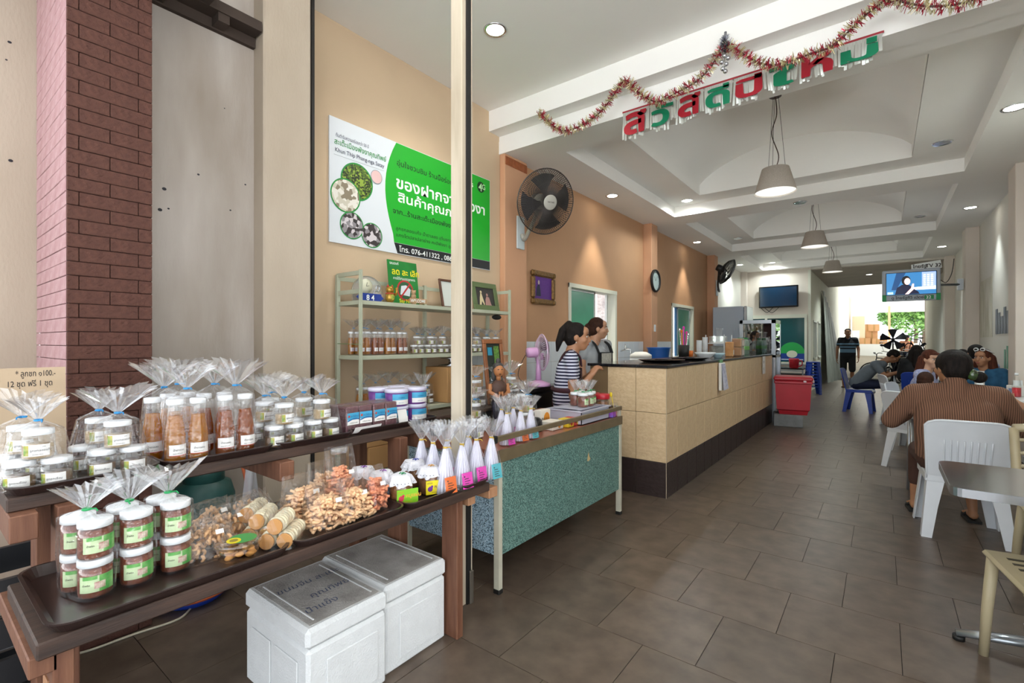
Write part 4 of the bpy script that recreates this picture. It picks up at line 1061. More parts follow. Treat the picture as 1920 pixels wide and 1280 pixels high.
# cashew bags
def cashew(seed):
    rr = random.Random(seed); k = MB()
    for i in range(90):
        z = rr.random() ** 1.3 * .075; f = 1 - (z / .08) ** 2 * .6; c_ = Vector((rr.uniform(-.045, .045) * f, rr.uniform(-.075, .075) * f, z + .006)); E_ = Euler((rr.uniform(0, 6), rr.uniform(0, 6), rr.uniform(0, 6))).to_matrix()
        pts = [c_ + E_ @ Vector((.0085 * math.cos(a), .0085 * math.sin(a), 0)) for a in (0, .8, 1.6, 2.4, 3.1)]
        for q in pts: q.z = max(q.z, .004)
        k.tube(pts, [.0028, .0048, .0052, .0048, .0028], 5)
    me = k.mesh('cashews'); me.materials.append(mat('roast cashew', 'BE8F62', .7, col2='D4AA7E', vscale=40)); return me
for i, (px, x, lb) in enumerate(((385, -1.68, 'front bag of cashew nuts beside the chilli jars'), (425, -1.78, 'middle bag of cashew nuts behind the round cookie tub'), (468, -1.86, 'rear bag of cashew nuts at the plank back'), (392, -1.87, 'left rear bag of cashew nuts behind the front one'))):
    p = at_x(px, 900, x); t = thing('cashew_bag', lb, 'snack bag', (x, p.y, ZB), .1 * i - .1, G5)
    link('bag', pillow(.17, .11, .115, 20 + i), None, t); c_ = link('cashews', cashew(30 + i), None, t); c_['kind'] = 'stuff'; link('price_tag', tagm, None, t, (.04, .03, .075), (0, -.6, 0))
# round tub of cookies
p = at_x(447, 1000, -1.60); t = thing('cookie_tub', 'round clear tub of golden cookies with a yellow and green printed lid', 'tub', (-1.60, p.y, ZB), -.2, G5)
k = MB(); k.lathe([(.052, 0), (.056, .003), (.062, .042)], 28); k.build('tub', M_jar, t)
k = MB(); k.lathe([(.066, .042), (.067, .05), (.064, .054), (.001, .054)], 28); ld = k.build('lid', film('clear lid', (.95, .95, .95), .08, .5), t)
k = MB(); disc(k, (0, .012, .0546), .04, (1, 0, 0), (0, 1, 0)); k.cur = 1; disc(k, (.006, -.014, .055), .024, (1, 0, 0), (0, 1, 0), ry=.02); k.cur = 2; disc(k, (.006, -.014, .0554), .012, (1, 0, 0), (0, 1, 0)); k.build('print', [mat('lid green print', '3E9048', .5), mat('lid yellow print', 'D8C81E', .5), mat('lid brown print', '8A7A2A', .6)], ld)
k = MB(); rr = random.Random(5)
for i in range(34): k.ell((rr.uniform(-.036, .036), rr.uniform(-.036, .036), .006 + rr.random() * .028), (.014, .011, .007), 8, 5, Euler((rr.uniform(-.5, .5), rr.uniform(-.5, .5), rr.uniform(0, 6))))
k.build('cookies', mat('golden cookie', 'D0924A', .7, var=.15, vscale=40), t)['kind'] = 'stuff'
# rice cake bags: rolls of round cakes, each a piece
cake = MB().lathe([(.018, 0), (.021, .0015), (.021, .006), (.018, .0075), (.001, .0075)], 14).mesh('rice_cake'); cake.materials.append(mat('cream rice cake', 'D9CFB2', .8, var=.06, vscale=30))
cakeb = MB().lathe([(.019, 0), (.0205, .001), (.0205, .004), (.001, .0045)], 14).mesh('rice_cake'); cakeb.materials.append(mat('toasted rice cake', 'B8854E', .8))
for i, (px, x, lb) in enumerate(((530, -1.60, 'front bag of cream rice cakes next to the cookie tub'), (497, -1.69, 'middle bag of cream rice cakes'), (478, -1.78, 'rear bag of cream rice cakes beside the cashews'))):
    p = at_x(px, 900, x); t = thing('rice_cake_bag', lb, 'snack bag', (x, p.y, ZB), .75, G5); t.scale = (1.25,) * 3
    link('bag', pillow(.125, .1, .105, 40 + i), None, t)
    for (xx, zz, n) in ((.022, .022, 9), (-.022, .022, 9), (0, .060, 8)):
        for j in range(n):
            o = link('rice_cake', cakeb if j == 0 else cake, None, t, (xx + R.uniform(-.002, .002), -.055 + j * .0125, zz), (-PI / 2 + R.uniform(-.12, .12), 0, R.uniform(-.12, .12)))
# lace-topped jars with printed cards
M_lace = mat('white lace', 'E4E3EA', .9, bump=.6, bscale=220); M_brown = mat('brown fruit preserve', '6E4222', .6, col2='8A5A30', vscale=50, bump=.4, bscale=80)
def lace_mesh(seed):
    k = MB(); rr = random.Random(seed); n = 48
    prof = [(.001, .0), (.03, .001), (.044, -.004), (.050, -.02), (.056, -.036)]
    vs = []
    for q, (r, z_) in enumerate(prof):
        for i in range(n):
            a = 2 * PI * i / n; w = math.sin(a * 8 + seed) * .005 * (q >= 3) * (q - 2); sc = .006 * abs(math.sin(a * 6)) * (q == 4)
            vs.append(((r + w) * math.cos(a), (r + w) * math.sin(a), z_ - sc + .004 * math.sin(3 * a + seed) * (q > 1)))
    k.add(vs, [(q * n + i, q * n + (i + 1) % n, (q + 1) * n + (i + 1) % n, (q + 1) * n + i) for q in range(4) for i in range(n)], True)
    k.cur = 1
    for i in range(24):
        for r_, z_ in ((.0535, -.028),):
            a = 2 * PI * i / 24; disc(k, ((r_ + .004) * math.cos(a), (r_ + .004) * math.sin(a), z_), .0022, (-math.sin(a), math.cos(a), 0), (0, 0, 1), 6)
    me = k.mesh('lace_cap'); me.materials.append(M_lace); me.materials.append(mat('lace hole', '55535E', .9)); return me
def bow_mesh(m):
    k = MB(); 
    for a in (.6, 2.4, 3.9, 5.5): k.tube([(0, 0, .003), (.008 * math.cos(a), .008 * math.sin(a), .007), (.014 * math.cos(a), .014 * math.sin(a), .003)], .0022, 5)
    me = k.mesh('ribbon_bow'); me.materials.append(m); return me
def card_mesh(bgm, fgm, fruit):
    k = MB(); k.box((0, -.045, 0), (.001, .045, .06)); k.cur = 1; put_text(k, 'หมูแผ่น', .022, (.0013, -.008, .026), (0, 1, 0), (0, 0, 1), .02); put_text(k, 'อร่อย', .011, (.0013, -.04, .046), (0, 1, 0), (0, 0, 1)); put_text(k, 'คุณทิพย์ พังงา', .007, (.0013, -.02, .006), (0, 1, 0), (0, 0, 1))
    k.cur = 2; disc(k, (.0014, -.026, .024), .012, (0, 1, 0), (0, 0, 1), 7); disc(k, (.0014, -.018, .034), .006, (0, 1, 0), (0, 0, 1), 7)
    me = k.mesh('card'); 
    for m in (bgm, fgm, fruit): me.materials.append(m)
    return me
M_pur = mat('purple ribbon', '7A2A96', .4); M_grn = mat('green ribbon', '0E8A50', .4); M_org = mat('gold ribbon', 'C08A3A', .4); M_nav = mat('blue ribbon', '2A3A9A', .4)
C_g = card_mesh(mat('lime card', '7FBE1E', .5), mat('orange card print', 'D8A02A', .5), mat('red fruit print', 'C8324A', .5)); C_y = card_mesh(mat('yellow card', 'E6D414', .5), mat('dark card print', '4A2A3A', .5), mat('purple fruit print', '6A2A8A', .5)); C_b = card_mesh(mat('blue card', '5A8AA8', .5), mat('pale card print', 'D0D8E0', .5), mat('violet fruit print', '6A4A8A', .5))
gj = MB().lathe([(.045, 0), (.05, .005), (.05, .085), (.042, .1), (.042, .115)], 20).mesh('jar'); gj.materials.append(M_jar); gc = MB().lathe([(.043, .003), (.047, .008), (.047, .082), (.001, .085)], 18).mesh('contents'); gc.materials.append(M_brown)
G6 = 'lace-topped jars on the lower plank'
for i, (px, x, rb, cd, lb) in enumerate(((752, -1.60, M_grn, C_g, 'lace-topped jar with a lime green card and green ribbon'), (806, -1.60, M_org, C_y, 'lace-topped jar with a yellow card and gold ribbon'), (716, -1.70, M_pur, C_b, 'lace-topped jar with a blue card and purple ribbon'), (680, -1.82, M_pur, None, 'rear lace-topped jar with a purple ribbon next to the crackers'), (776, -1.74, M_nav, None, 'rear lace-topped jar with a navy ribbon near the white pouches'))):
    p = at_x(px, 900, x); t = thing('lace_topped_jar', lb, 'jar', (x, p.y, ZB), R.uniform(-.3, .1), G6)
    link('jar', gj, None, t); link('contents', gc, None, t); lc = link('lace_cap', lace_mesh(i), None, t, (0, 0, .118)); link('ribbon_bow', bow_mesh(rb), None, lc, (.012, 0, .001))
    if cd: link('card', cd, None, t, (.0505, 0, .006), (0, 0, -.25))
# white stick pouches with coloured cards
M_stick = mat('white wafer stick', 'DAD8E6', .7, var=.05, vscale=40)
def stick_mesh():
    k = MB(); rr = random.Random(3)
    for ring, n in ((.0, 1), (.02, 8), (.038, 15)):
        for i in range(n):
            a = 2 * PI * i / n + ring * 10; k.tube([(ring * math.cos(a) * .75, ring * math.sin(a), .004), (ring * .55 * math.cos(a) * .75, ring * .55 * math.sin(a), .09), (.1 * ring * math.cos(a), .1 * ring * math.sin(a), .15 + rr.uniform(-.01, .012))], [.0062, .0052, .0025], 6)
    me = k.mesh('wafer_sticks'); me.materials.append(M_stick); return me
STK = stick_mesh(); GP = 'white stick pouches on the bench end'
PB = [bag_mesh(.05, .04, .10, .155, .23, .055, 60 + i, tw=.4 * i, shoulder=(.026, .022), fx=1, fy=.8) for i in range(3)]
def pouch(p, card, label, i, group, rz=0.):
    t = thing('wafer_stick_pouch', label, 'pouch', p, rz, group); t.scale = (1.25, 1.25, 1.3) if group == GP else (1.1, 1.1, 1.15); link('bag', PB[i % 3], None, t); c_ = link('wafer_sticks', STK, None, t); c_['kind'] = 'stuff'
    link('tie', tie_mesh(.155, M_tiey, i), None, t).scale = (.8, .8, 1)
    if card:
        k = MB(); k.box((0, -.024, 0), (.0008, .024, .054)); k.cur = 1
        for j in range(4): k.box((.0008, -.013, .008 + j * .008), (.0011, .012 - .006 * (j % 2), .0105 + j * .008))
        disc(k, (.0011, -.012, .041), .003, (0, 1, 0), (0, 0, 1), 6)
        k.build('card', [mat(card + ' card', {'pink': 'E03AB0', 'orange': 'E8702A', 'teal': '4EB4C0'}[card], .5), M_ink], t, (.039, 0, .006), (0, -.2, 0))
    return t
GP = 'white stick pouches on the bench end'
for i, (px, x, cd, lb) in enumerate(((835, -1.545, 'orange', 'white stick pouch with an orange card at the front of the bench end'), (866, -1.535, 'pink', 'front white stick pouch with a pink card next to the orange one'), (893, -1.55, 'pink', 'white stick pouch with a pink card between the pink and the teal ones'), (921, -1.53, 'teal', 'white stick pouch with a teal card overhanging the bench end'), (812, -1.66, None, 'rear white stick pouch behind the yellow card jar'), (838, -1.65, 'pink', 'rear white stick pouch with a pink card behind the orange one'), (790, -1.76, None, 'leftmost rear white stick pouch near the navy ribbon jar'), (878, -1.63, None, 'rear white stick pouch behind the pink cards'))):
    p = at_x(px, 900, x); pouch((x, p.y, ZB), cd, lb, i, GP, -.15)
# ================================================================== ON THE TEAL COUNTER
ZC = .767
GC = 'goods on the teal counter'
for i, (px, x, cd, lb) in enumerate(((950, -1.68, 'pink', 'white stick pouch with a pink card at the teal counter corner'), (976, -1.68, 'orange', 'white stick pouch with an orange card on the teal counter'), (995, -1.68, 'teal', 'white stick pouch with a teal card on the teal counter'), (940, -1.80, 'pink', 'rear white stick pouch at the teal counter corner'), (962, -1.79, 'pink', 'rear white stick pouch between the pink and orange cards on the teal counter'))):
    p = at_x(px, 800, x); pouch((x, p.y, ZC), cd, lb, i, GC, -.1)
rs = thing('display_riser', 'low dark wooden riser behind the jars on the teal counter', 'riser', (-2.37, 2.05, ZC)); MB().box((0, 0, .10), (.2, 1.0, .12), .003).build('board', M_plank, rs)
for y in (0, .96): MB().box((0, y, 0), (.2, y + .04, .10)).build('support', M_plank, rs)
for i, (px, x, z_, lb, kd) in enumerate(((890, -2.06, ZC, 'bag of jars beside the wooden figure next to the door post', 'jars'), (945, -2.05, ZC, 'bag of jars just right of the wooden figure', 'jars'), (988, -1.95, ZC, 'bag of jars nearest the plastic tray', 'jars'), (892, -2.27, ZC + .121, 'bag of jars on the riser behind the wooden figure', 'jars'), (930, -2.27, ZC + .121, 'bag of jars on the riser below the photo frame', 'jars'), (958, -2.27, ZC + .121, 'bag of jars on the riser right of the photo frame', 'dark'), (978, -2.16, ZC, 'bag of jars in front of the pink fan', 'dark'))):
    p = at_x(px, 750, x); bag_of(kd, lb, (x, p.y, z_), 0, i, GC, 1.05)
p = at_x(885, 790, -1.95)
for q, (x, y, lb) in enumerate(((-1.93, 2.16, 'dark-filled jar at the foot of the wooden figure'), (-1.86, 2.78, 'dark-filled jar next to the boxes on the teal counter'))):
    t = thing('dark_jar', lb, 'jar', (x, y, ZC), 0, GC); kk = K_CHI; put = put_jar
    link('jar', K_DARK[0], None, t); link('lid', mat and K_DARK[1], None, t); link('contents', MB().lathe([(.034, .004), (.0355, .07), (.001, .072)], 14).mesh('contents'), None, t).data.materials.append(mat('black syrup', '1C1412', .3)); link('label', K_DARK[3], None, t)
# small boxes
def tea_box(loc, d, base, lab, label, rz=0., word=None):
    t = thing('snack_box', label, 'box', loc, rz, 'small snack boxes on the teal counter'); k = MB(); k.box((0, 0, 0), d, .002); k.build('box', base, t)
    k = MB(); e = d[0] + .0008; k.cur = 0; disc(k, (e, d[1] * .62, d[2] * .5), d[2] * .3, (0, 1, 0), (0, 0, 1), 12, ry=d[2] * .36); k.cur = 1; put_text(k, word or 'ขนม', d[2] * .4, (e, d[1] * .1, d[2] * .35), (0, 1, 0), (0, 0, 1), .02); k.build('print', [lab, M_ink], t)['kind'] = 'stuff'
M_wb = mat('white snack card', 'DED8CC', .5); M_ob = mat('orange fruit print', 'D88A2A', .5); M_rb = mat('red snack card', 'BE3A34', .5); M_yb = mat('yellow snack card', 'DEC02A', .5)
tea_box((-1.80, 2.64, ZC), (.10, .13, .055), M_wb, M_ob, 'white snack box with an orange print on the counter top')
tea_box((-1.86, 2.66, ZC + .0), (.05, .12, .12), M_wb, M_ob, 'taller white snack box standing behind the white one')
tea_box((-1.76, 2.80, ZC), (.08, .075, .055), M_yb, M_redp, 'yellow snack box beside the white one')
tea_box((-1.76, 2.885, ZC), (.08, .07, .055), M_rb, M_yb, 'red snack box beside the yellow one')
t = tag(MB().lathe([(.05, 0), (.052, .02), (.046, .07), (.03, .085), (.001, .088)], 18).build('black_pot', mat('black glaze', '1A1718', .3), None, (-1.80, 2.58, ZC)), 'small black pot beside the snack boxes', 'pot', GC)
# plastic crate with bagged jars
M_crate = mat('translucent grey plastic', 'B8B8C6', .35)
t = thing('plastic_tray', 'shallow translucent plastic tray on the teal counter', 'tray', (-1.93, 2.93, ZC)); 
k = MB(); W_, D_, H_ = .28, .42, .09
for a, b in (((0, 0, 0), (W_, D_, .006)), ((0, 0, 0), (.006, D_, H_)), ((W_ - .006, 0, 0), (W_, D_, H_)), ((0, 0, 0), (W_, .006, H_)), ((0, D_ - .006, 0), (W_, D_, H_))): k.box(a, b)
k.build('tub', M_crate, t)
k = MB()
for a, b in (((-.012, -.012, H_), (W_ + .012, .004, H_ + .008)), ((-.012, D_ - .004, H_), (W_ + .012, D_ + .012, H_ + .008)), ((-.012, 0, H_), (.004, D_, H_ + .008)), ((W_ - .004, 0, H_), (W_ + .012, D_, H_ + .008))): k.box(a, b)
k.build('rim', M_crate, t)
k = MB(); k.box((.03, .05, H_ + .008), (.25, .4, H_ + .012)); k.build('lid_board', M_crate, t)
zz = ZC + .09 + .0125
SBAG = [bag_mesh(.037, .037, .085, .11, .19, .05, 70 + i, tw=.3 * i, shoulder=(.036, .036)) for i in range(2)]
for i, (x, y, lb) in enumerate(((-1.735, 3.10, 'first green-tied chilli jar on the plastic tray'), (-1.735, 3.185, 'second green-tied chilli jar on the plastic tray'), (-1.76, 3.265, 'third green-tied chilli jar on the plastic tray'), (-1.82, 3.14, 'rear left green-tied chilli jar on the plastic tray'), (-1.83, 3.23, 'rear right green-tied chilli jar on the plastic tray'))):
    t = thing('tied_chilli_jar', lb, 'bagged goods', (x, y, zz), .2, GC); t.scale = (1.02,) * 3
    put_jar(K_CHI, t, (0, 0, .0), 0); link('bag', SBAG[i % 2], None, t); link('tie', tie_mesh(.11, M_tieg, i), None, t)
for i, (x, y, lb) in enumerate(((-1.735, 3.41, 'front red-lidded jar of brown snack at the counter end'), (-1.83, 3.43, 'rear red-lidded jar of brown snack at the counter end'))):
    t = thing('red_lidded_jar', lb, 'jar', (x, y, ZC), 0, GC); t.scale = (1.15,) * 3
    k = MB(); k.lathe([(.042, 0), (.046, .006), (.046, .11), (.04, .12)], 20); k.build('jar', M_jar, t); k = MB(); k.lathe([(.04, .004), (.043, .01), (.043, .1), (.001, .102)], 18); k.build('contents', M_brown, t)
    k = MB(); k.lathe([(.047, .118), (.049, .12), (.049, .148), (.045, .152), (.001, .152)], 20); k.build('lid', M_red, t)
t = thing('sweets_jar', 'small glass jar with a yellow spoon by the counter end rail', 'jar', (-1.66, 3.455, ZC), 0, GC); k = MB(); k.lathe([(.028, 0), (.03, .005), (.03, .1), (.026, .105)], 16); k.build('jar', M_jar, t); k = MB(); k.lathe([(.026, .004), (.027, .06), (.001, .062)], 14); k.build('sweets', mat('pink white sweets', 'D9A8A4', .5, col2='C05A5A', vscale=90), t); k = MB(); k.tube([(0, 0, .06), (-.01, -.02, .16)], .003, 6); k.ell((-.012, -.024, .17), (.012, .006, .02), 10, 6); k.build('spoon', mat('yellow plastic', 'DCC020', .4), t)
t = tag(MB().box((0, 0, 0), (.05, .07, .045), .003).build('purple_packet', mat('purple snack packet', 'B04AB8', .5, col2='6A6AC8', vscale=30), None, (-1.68, 3.37, ZC), (0, 0, .1)), 'purple and blue snack packet under the guard rail', 'packet', GC)
# ================================================================== BIG SIGN
sg_ = thing('shop_sign', 'large white and green printed shop sign on the wall above the shelf', 'sign', (XL + .002, 1.985, 2.09))
SW, SH = 1.835, .935
MB().box((0, 0, 0), (.012, SW, SH)).build('board', mat('white sign board', 'D9DFE4', .35), sg_)
M_sgreen = mat('bright sign green', '1FA82B', .35); M_sblack = mat('sign black', '161A1E', .4); M_sgr2 = mat('dark sign green', '1F8A3C', .4)
def sprint(name, fn, m, e=.0128):
    k = MB(); fn(k, e); return k.build(name, m, sg_)
edge = [(.617, SH - .004)] + [(.617 - .113 * math.sin(PI * .98 * (i / 12) ** .9), SH - .004 - (SH - .094) * i / 12) for i in range(1, 12)] + [(.595, .092)]
def f(k, e): P_ = edge + [(SW - .004, .092), (SW - .004, SH - .004)]; k.prism([(y, z_) for y, z_ in P_], e - .001, e, 'YZ')
sprint('green_field', f, M_sgreen)
def f(k, e): k.prism([(.595, .09), (.63, .004), (SW - .004, .004), (SW - .004, .09)], e - .001, e, 'YZ')
sprint('black_band', f, M_sblack)
uy, uz = (0, 1, 0), (0, 0, 1)
def words(lst, m, e=.0136, nm='lettering'):
    k = MB()
    for b, y, z_, size, width, bold in lst:
        V, F = text_geo(b, size, bold); w = max(x for x, _ in V) - min(x for x, _ in V); put_text(k, b, size, (e, y, z_), uy, uz, bold, sx=width / w if width else 1)
    o = k.build(nm, m, sg_); o['kind'] = 'stuff'; return o
words([('ต้นตำรับความอร่อยกว่า 50 ปี', .051, .795, .036, .29, .004), ('Khun Thip Phang-nga Satay', .044, .682, .045, .447, .01)], mat('navy lettering', '2C3450', .5))
words([('สะเต๊ะเมืองพังงาคุณทิพย์', .039, .738, .056, .472, .016)], M_sgr2)
words([('อุ่นใจชวนชิม ร้านนี้อร่อย', .619, .745, .062, .66, .01), ('จาก...ร้านสะเต๊ะเมืองพังงาคุณทิพย์', .578, .335, .058, .95, .012), ('ลูกชกลอยแก้ว น้ำตาลสด (ต้นชก) น้ำพริก', .61, .2, .04, .80, .004), ('แกงไตปลาปลาย่าง กะปิพังงา ลูกจันทน์', .61, .145, .04, .80, .004)], M_sblack)
words([('ของฝากจากพังงา', .61, .555, .135, 1.135, .022), ('สินค้าคุณภาพ', .63, .442, .11, .80, .02), ('โทร. 076-411322 , 086-', .647, .022, .062, .65, .014), ('AIS', 1.475, .80, .052, .1, .014)], mat('white lettering', 'EDF2EE', .4))
k = MB(); k.prism([(1.44, .83), (1.455, .855), (1.54, .9), (1.46, .86)], .0136, .0139, 'YZ'); k.build('swoosh', MATS['white lettering'], sg_)
k = MB(); disc(k, (.0137, 1.69, .83), .055, uy, uz); k.build('badge', mat('badge dark green', '0E3A1A', .4), sg_)
words([('4', 1.655, .79, .11, .055, .02), ('G', 1.705, .815, .075, .05, .02)], mat('badge mint', 'B8E8B0', .4), .0142)
k = MB(); k.box((.0135, .036, .656), (.0137, .49, .6585)); k.build('rule', mat('grey rule', '8E979C', .5), sg_)
def photo_mat(nm, cols, sc):
    m = mat(nm, cols[0], .45); t = m.node_tree; b = t.nodes['Principled BSDF']; tc = t.nodes.new('ShaderNodeTexCoord'); v = t.nodes.new('ShaderNodeTexVoronoi'); v.inputs['Scale'].default_value = sc
    t.links.new(tc.outputs['Object'], v.inputs['Vector']); s_ = t.nodes.new('ShaderNodeSeparateColor'); t.links.new(v.outputs['Color'], s_.inputs[0]); cr = t.nodes.new('ShaderNodeValToRGB'); cr.color_ramp.interpolation = 'CONSTANT'
    e = cr.color_ramp.elements; e[0].color = (*srgb(cols[0]), 1); e[1].color = (*srgb(cols[1]), 1); e[1].position = .34; q = e.new(.67); q.color = (*srgb(cols[2]), 1)
    t.links.new(s_.outputs[0], cr.inputs[0]); t.links.new(cr.outputs[0], b.inputs['Base Color']); return m
PH1 = photo_mat('green palm fruit photo print', ('4E6A22', '8FA83E', '28331C'), 70)
PH2 = photo_mat('jar photo print', ('C9C4B2', '8A7F6A', 'E2DED4'), 34); PH3 = photo_mat('dark jar photo print', ('3A3436', '8E8A8E', 'CFC8CC'), 34)
for c_, r_, m in (((.237, .50), .145, PH1), ((.136, .37), .13, PH2), ((.19, .153), .105, PH3), ((.373, .108), .10, PH3), ((.415, .587), .055, mat('pale pink photo print', 'DDB9B6', .5))):
    big = r_ > .06
    e_ = .0138 + .0009 * (5 - r_ * 30); k = MB(); disc(k, (e_, *c_), r_, uy, uz, 40); rg = k.build('photo_ring', M_sgr2 if big else MATS['grey rule'], sg_)
    k = MB(); disc(k, (e_ + .0004, *c_), r_ * .92, uy, uz, 40); k.build('photo_print', m, rg)
# ================================================================== TOP SHELF ORNAMENTS
ZS = 1.643
t = thing('foam_poster', 'green anti-foam poster with a crossed-out white box on the top shelf', 'poster', (-3.06, 2.40, ZS), rot=(0, -.12, 0))
MB().box((0, 0, 0), (.006, .30, .36)).build('board', mat('poster green', '1E7A32', .4, var=.12, vscale=9), t)
k = MB(); put_text(k, 'ลด ละ เลิก', .07, (.0068, .035, .245), uy, uz, .02); put_text(k, 'Say No', .042, (.0068, .09, .02), uy, uz, .015); k.build('yellow_lettering', mat('poster yellow', 'E8D820', .5), t)['kind'] = 'stuff'
k = MB(); put_text(k, 'รณรงค์', .03, (.0068, .02, .325), uy, uz, .01); put_text(k, 'การใช้โฟมบรรจุอาหาร', .029, (.0068, .045, .205), uy, uz, .006, sx=.92); k.build('white_lettering', MATS['white lettering'], t)['kind'] = 'stuff'
k = MB(); disc(k, (.0066, .16, .12), .085, uy, uz); k.cur = 1; disc(k, (.0069, .16, .12), .072, uy, uz); k.cur = 2; k.prism([(.105, .085), (.2, .075), (.215, .13), (.17, .165), (.12, .155)], .007, .0075, 'YZ'); k.cur = 0; k.bar((.0078, .11, .065), (.0078, .21, .175), .014, .0006, (1, 0, 0)); k.build('crossed_out_box', [mat('poster red', 'B82A2E', .5), mat('poster dark', '2A5A3A', .5), mat('poster foam white', 'D5DCE2', .5)], t)
# arched clock ornament
t = thing('arch_clock', 'clear arched desk clock with a blue number plate on the top shelf', 'clock', (-3.03, 2.17, ZS))
k = MB(); pts = [(-.13, 0), (.13, 0), (.13, .07)] + [(.13 * math.cos(a), .07 + .12 * math.sin(a)) for a in [PI * i / 14 for i in range(1, 14)]] + [(-.13, .07)]
k.prism(pts, -.008, .008, 'YZ'); k.build('glass_arch', film('arch glass', (.85, .87, .88), .1, .6, haze=.12), t)
k = MB(); k.tube([(0, y, z_) for y, z_ in pts[2:]], .006, 6); k.build('arch_rim', mat('bronze rim', '9A9484', .3, metal=.6), t)
k = MB(); k.cur = 0; k.lathe([(.055, 0), (.055, .004), (.001, .005)], 24); k.M = None; o = k.build('dial', mat('cream dial', 'D8D8BE', .4), t, (.009, -.02, .115), (0, PI / 2, 0))
k = MB(); k.bar((.0145, -.02, .115), (.0145, -.012, .145), .003, .001, (1, 0, 0)); k.bar((.0145, -.02, .115), (.0145, .005, .12), .003, .001, (1, 0, 0)); k.build('hands', M_black, t)['kind'] = 'stuff'
k = MB(); k.tube(spline([(.009, .045, .05), (.009, .06, .09), (.009, .09, .085), (.009, .1, .12), (.009, .075, .125), (.009, .07, .1)], 5), .005, 6); k.build('swan', mat('silver ornament', 'C9CDD2', .2, metal=.8), t)
pl = thing('number_plate', 'blue enamel house number plate reading 84 leaning on the arched clock', 'number plate', (-2.985, 2.16, ZS))
k = MB(); k.prism([(-.12, .03), (-.1, .045), (-.095, .06), (.095, .06), (.1, .045), (.12, .03), (.1, .015), (.095, 0), (-.095, 0), (-.1, .015)], 0, .004, 'YZ'); k.build('plate', mat('blue enamel', '1F3A8E', .3), pl)
k = MB(); put_text(k, '8 4', .055, (.0048, -.035, .011), uy, uz, .02); k.build('number', MATS['white lettering'], pl)['kind'] = 'stuff'
# lucky cat
t = thing('lucky_cat', 'small gold lucky cat figurine beside the green poster', 'figurine', (-2.99, 2.345, ZS))
M_goldc = mat('gold glaze', 'B08A3A', .25, metal=.6)
k = MB(); k.ell((0, 0, .045), (.035, .038, .046), 14, 9); k.ell((0, 0, .102), (.03, .034, .03), 14, 9); k.build('body', M_goldc, t)
for s_ in (-1, 1):
    k = MB(); k.lathe([(.012, 0), (.001, .022)], 8, (0, s_ * .02, .123)); k.build('ear', M_redp, t)
k = MB(); k.tube([(.02, .035, .06), (.03, .042, .09), (.028, .038, .12)], .01, 7); k.build('raised_paw', M_goldc, t)
k = MB(); k.tube([(.03 * math.cos(a), .032 * math.sin(a), .074) for a in [2 * PI * i / 12 for i in range(12)]], .005, 6, closed=True); k.build('collar', M_redp, t)
k = MB(); k.ell((.027, -.012, .106), .004, 6, 5); k.ell((.027, .012, .106), .004, 6, 5); k.build('eyes', M_black, t)['kind'] = 'stuff'
k = MB(); k.ell((.032, .0, .045), (.008, .018, .022), 10, 6); k.build('coin', M_yel, t)
t = thing('welcome_sign', 'small clay teddy ornament with a WELCOME plaque on the top shelf', 'ornament', (-2.94, 2.58, ZS))
M_clay = mat('tan clay', 'A98A68', .8, var=.1, vscale=20)
k = MB(); k.box((0, -.09, .01), (.012, .09, .05), .005); k.build('plaque', M_clay, t)
k = MB(); put_text(k, 'WELCOME', .033, (.0128, -.083, .018), uy, uz, .015, sx=.95); k.build('lettering', MATS['white lettering'], t)['kind'] = 'stuff'
k = MB(); k.ell((-.005, -.04, .065), (.018, .022, .022)); k.ell((-.005, -.04, .095), (.018, .02, .018)); k.ell((-.005, -.057, .11), .007, 8, 5); k.ell((-.005, -.023, .11), .007, 8, 5); k.ell((-.005, -.04, .02), (.02, .03, .022)); k.build('teddy', M_clay, t)
def photo_frame(nm, label, loc, w, h, fw, m, inner, tilt=-.2, rz=0., extra=None, cat='photo frame'):
    t = thing(nm, label, cat, loc, rot=(0, tilt, rz))
    for a, b in (((0, 0, 0), (.018, w, fw)), ((0, 0, h - fw), (.018, w, h)), ((0, 0, fw), (.018, fw, h - fw)), ((0, w - fw, fw), (.018, w, h - fw))): MB().box(a, b, .003).build('frame_rail', m, t)
    MB().box((.002, fw - .004, fw - .004), (.008, w - fw + .004, h - fw + .004)).build('picture', inner, t)
    if extra: extra(t)
    return t
def couple(t):
    k = MB(); k.prism([(.085, .05), (.10, .12), (.115, .165), (.13, .165), (.14, .13), (.16, .06), (.15, .05), (.125, .09), (.11, .05)], .0082, .0088, 'YZ'); disc(k, (.0085, .125, .178), .013, uy, uz); k.build('print_left', mat('cream print', 'CDBF96', .6), t)
    k = MB(); k.prism([(.17, .05), (.18, .11), (.20, .14), (.235, .13), (.25, .07), (.26, .05)], .0082, .0088, 'YZ'); disc(k, (.0085, .21, .155), .014, uy, uz); k.build('print_right', mat('pinkish print', 'A88078', .6), t)
photo_frame('green_photo_frame', 'green framed photograph of two people leaning on the top shelf', (-2.98, 3.29, ZS), .36, .27, .05, mat('olive green frame', '5A6A42', .5), mat('dark photo print', '2B2724', .4), extra=couple)
photo_frame('brown_photo_frame', 'narrow brown picture frame behind the door post on the top shelf', (-3.08, 2.98, ZS), .27, .27, .02, mat('brown frame', '5A3A2A', .5), mat('pale print', 'C9CEC8', .5))
t = tag(MB().ell((0, 0, .025), (.035, .06, .025)).build('black_pouch', M_black, None, (-2.985, 3.63, 1.475)), 'black pouch hanging from the top shelf end', 'pouch'); t.location = (-2.965, 3.60, 1.56)
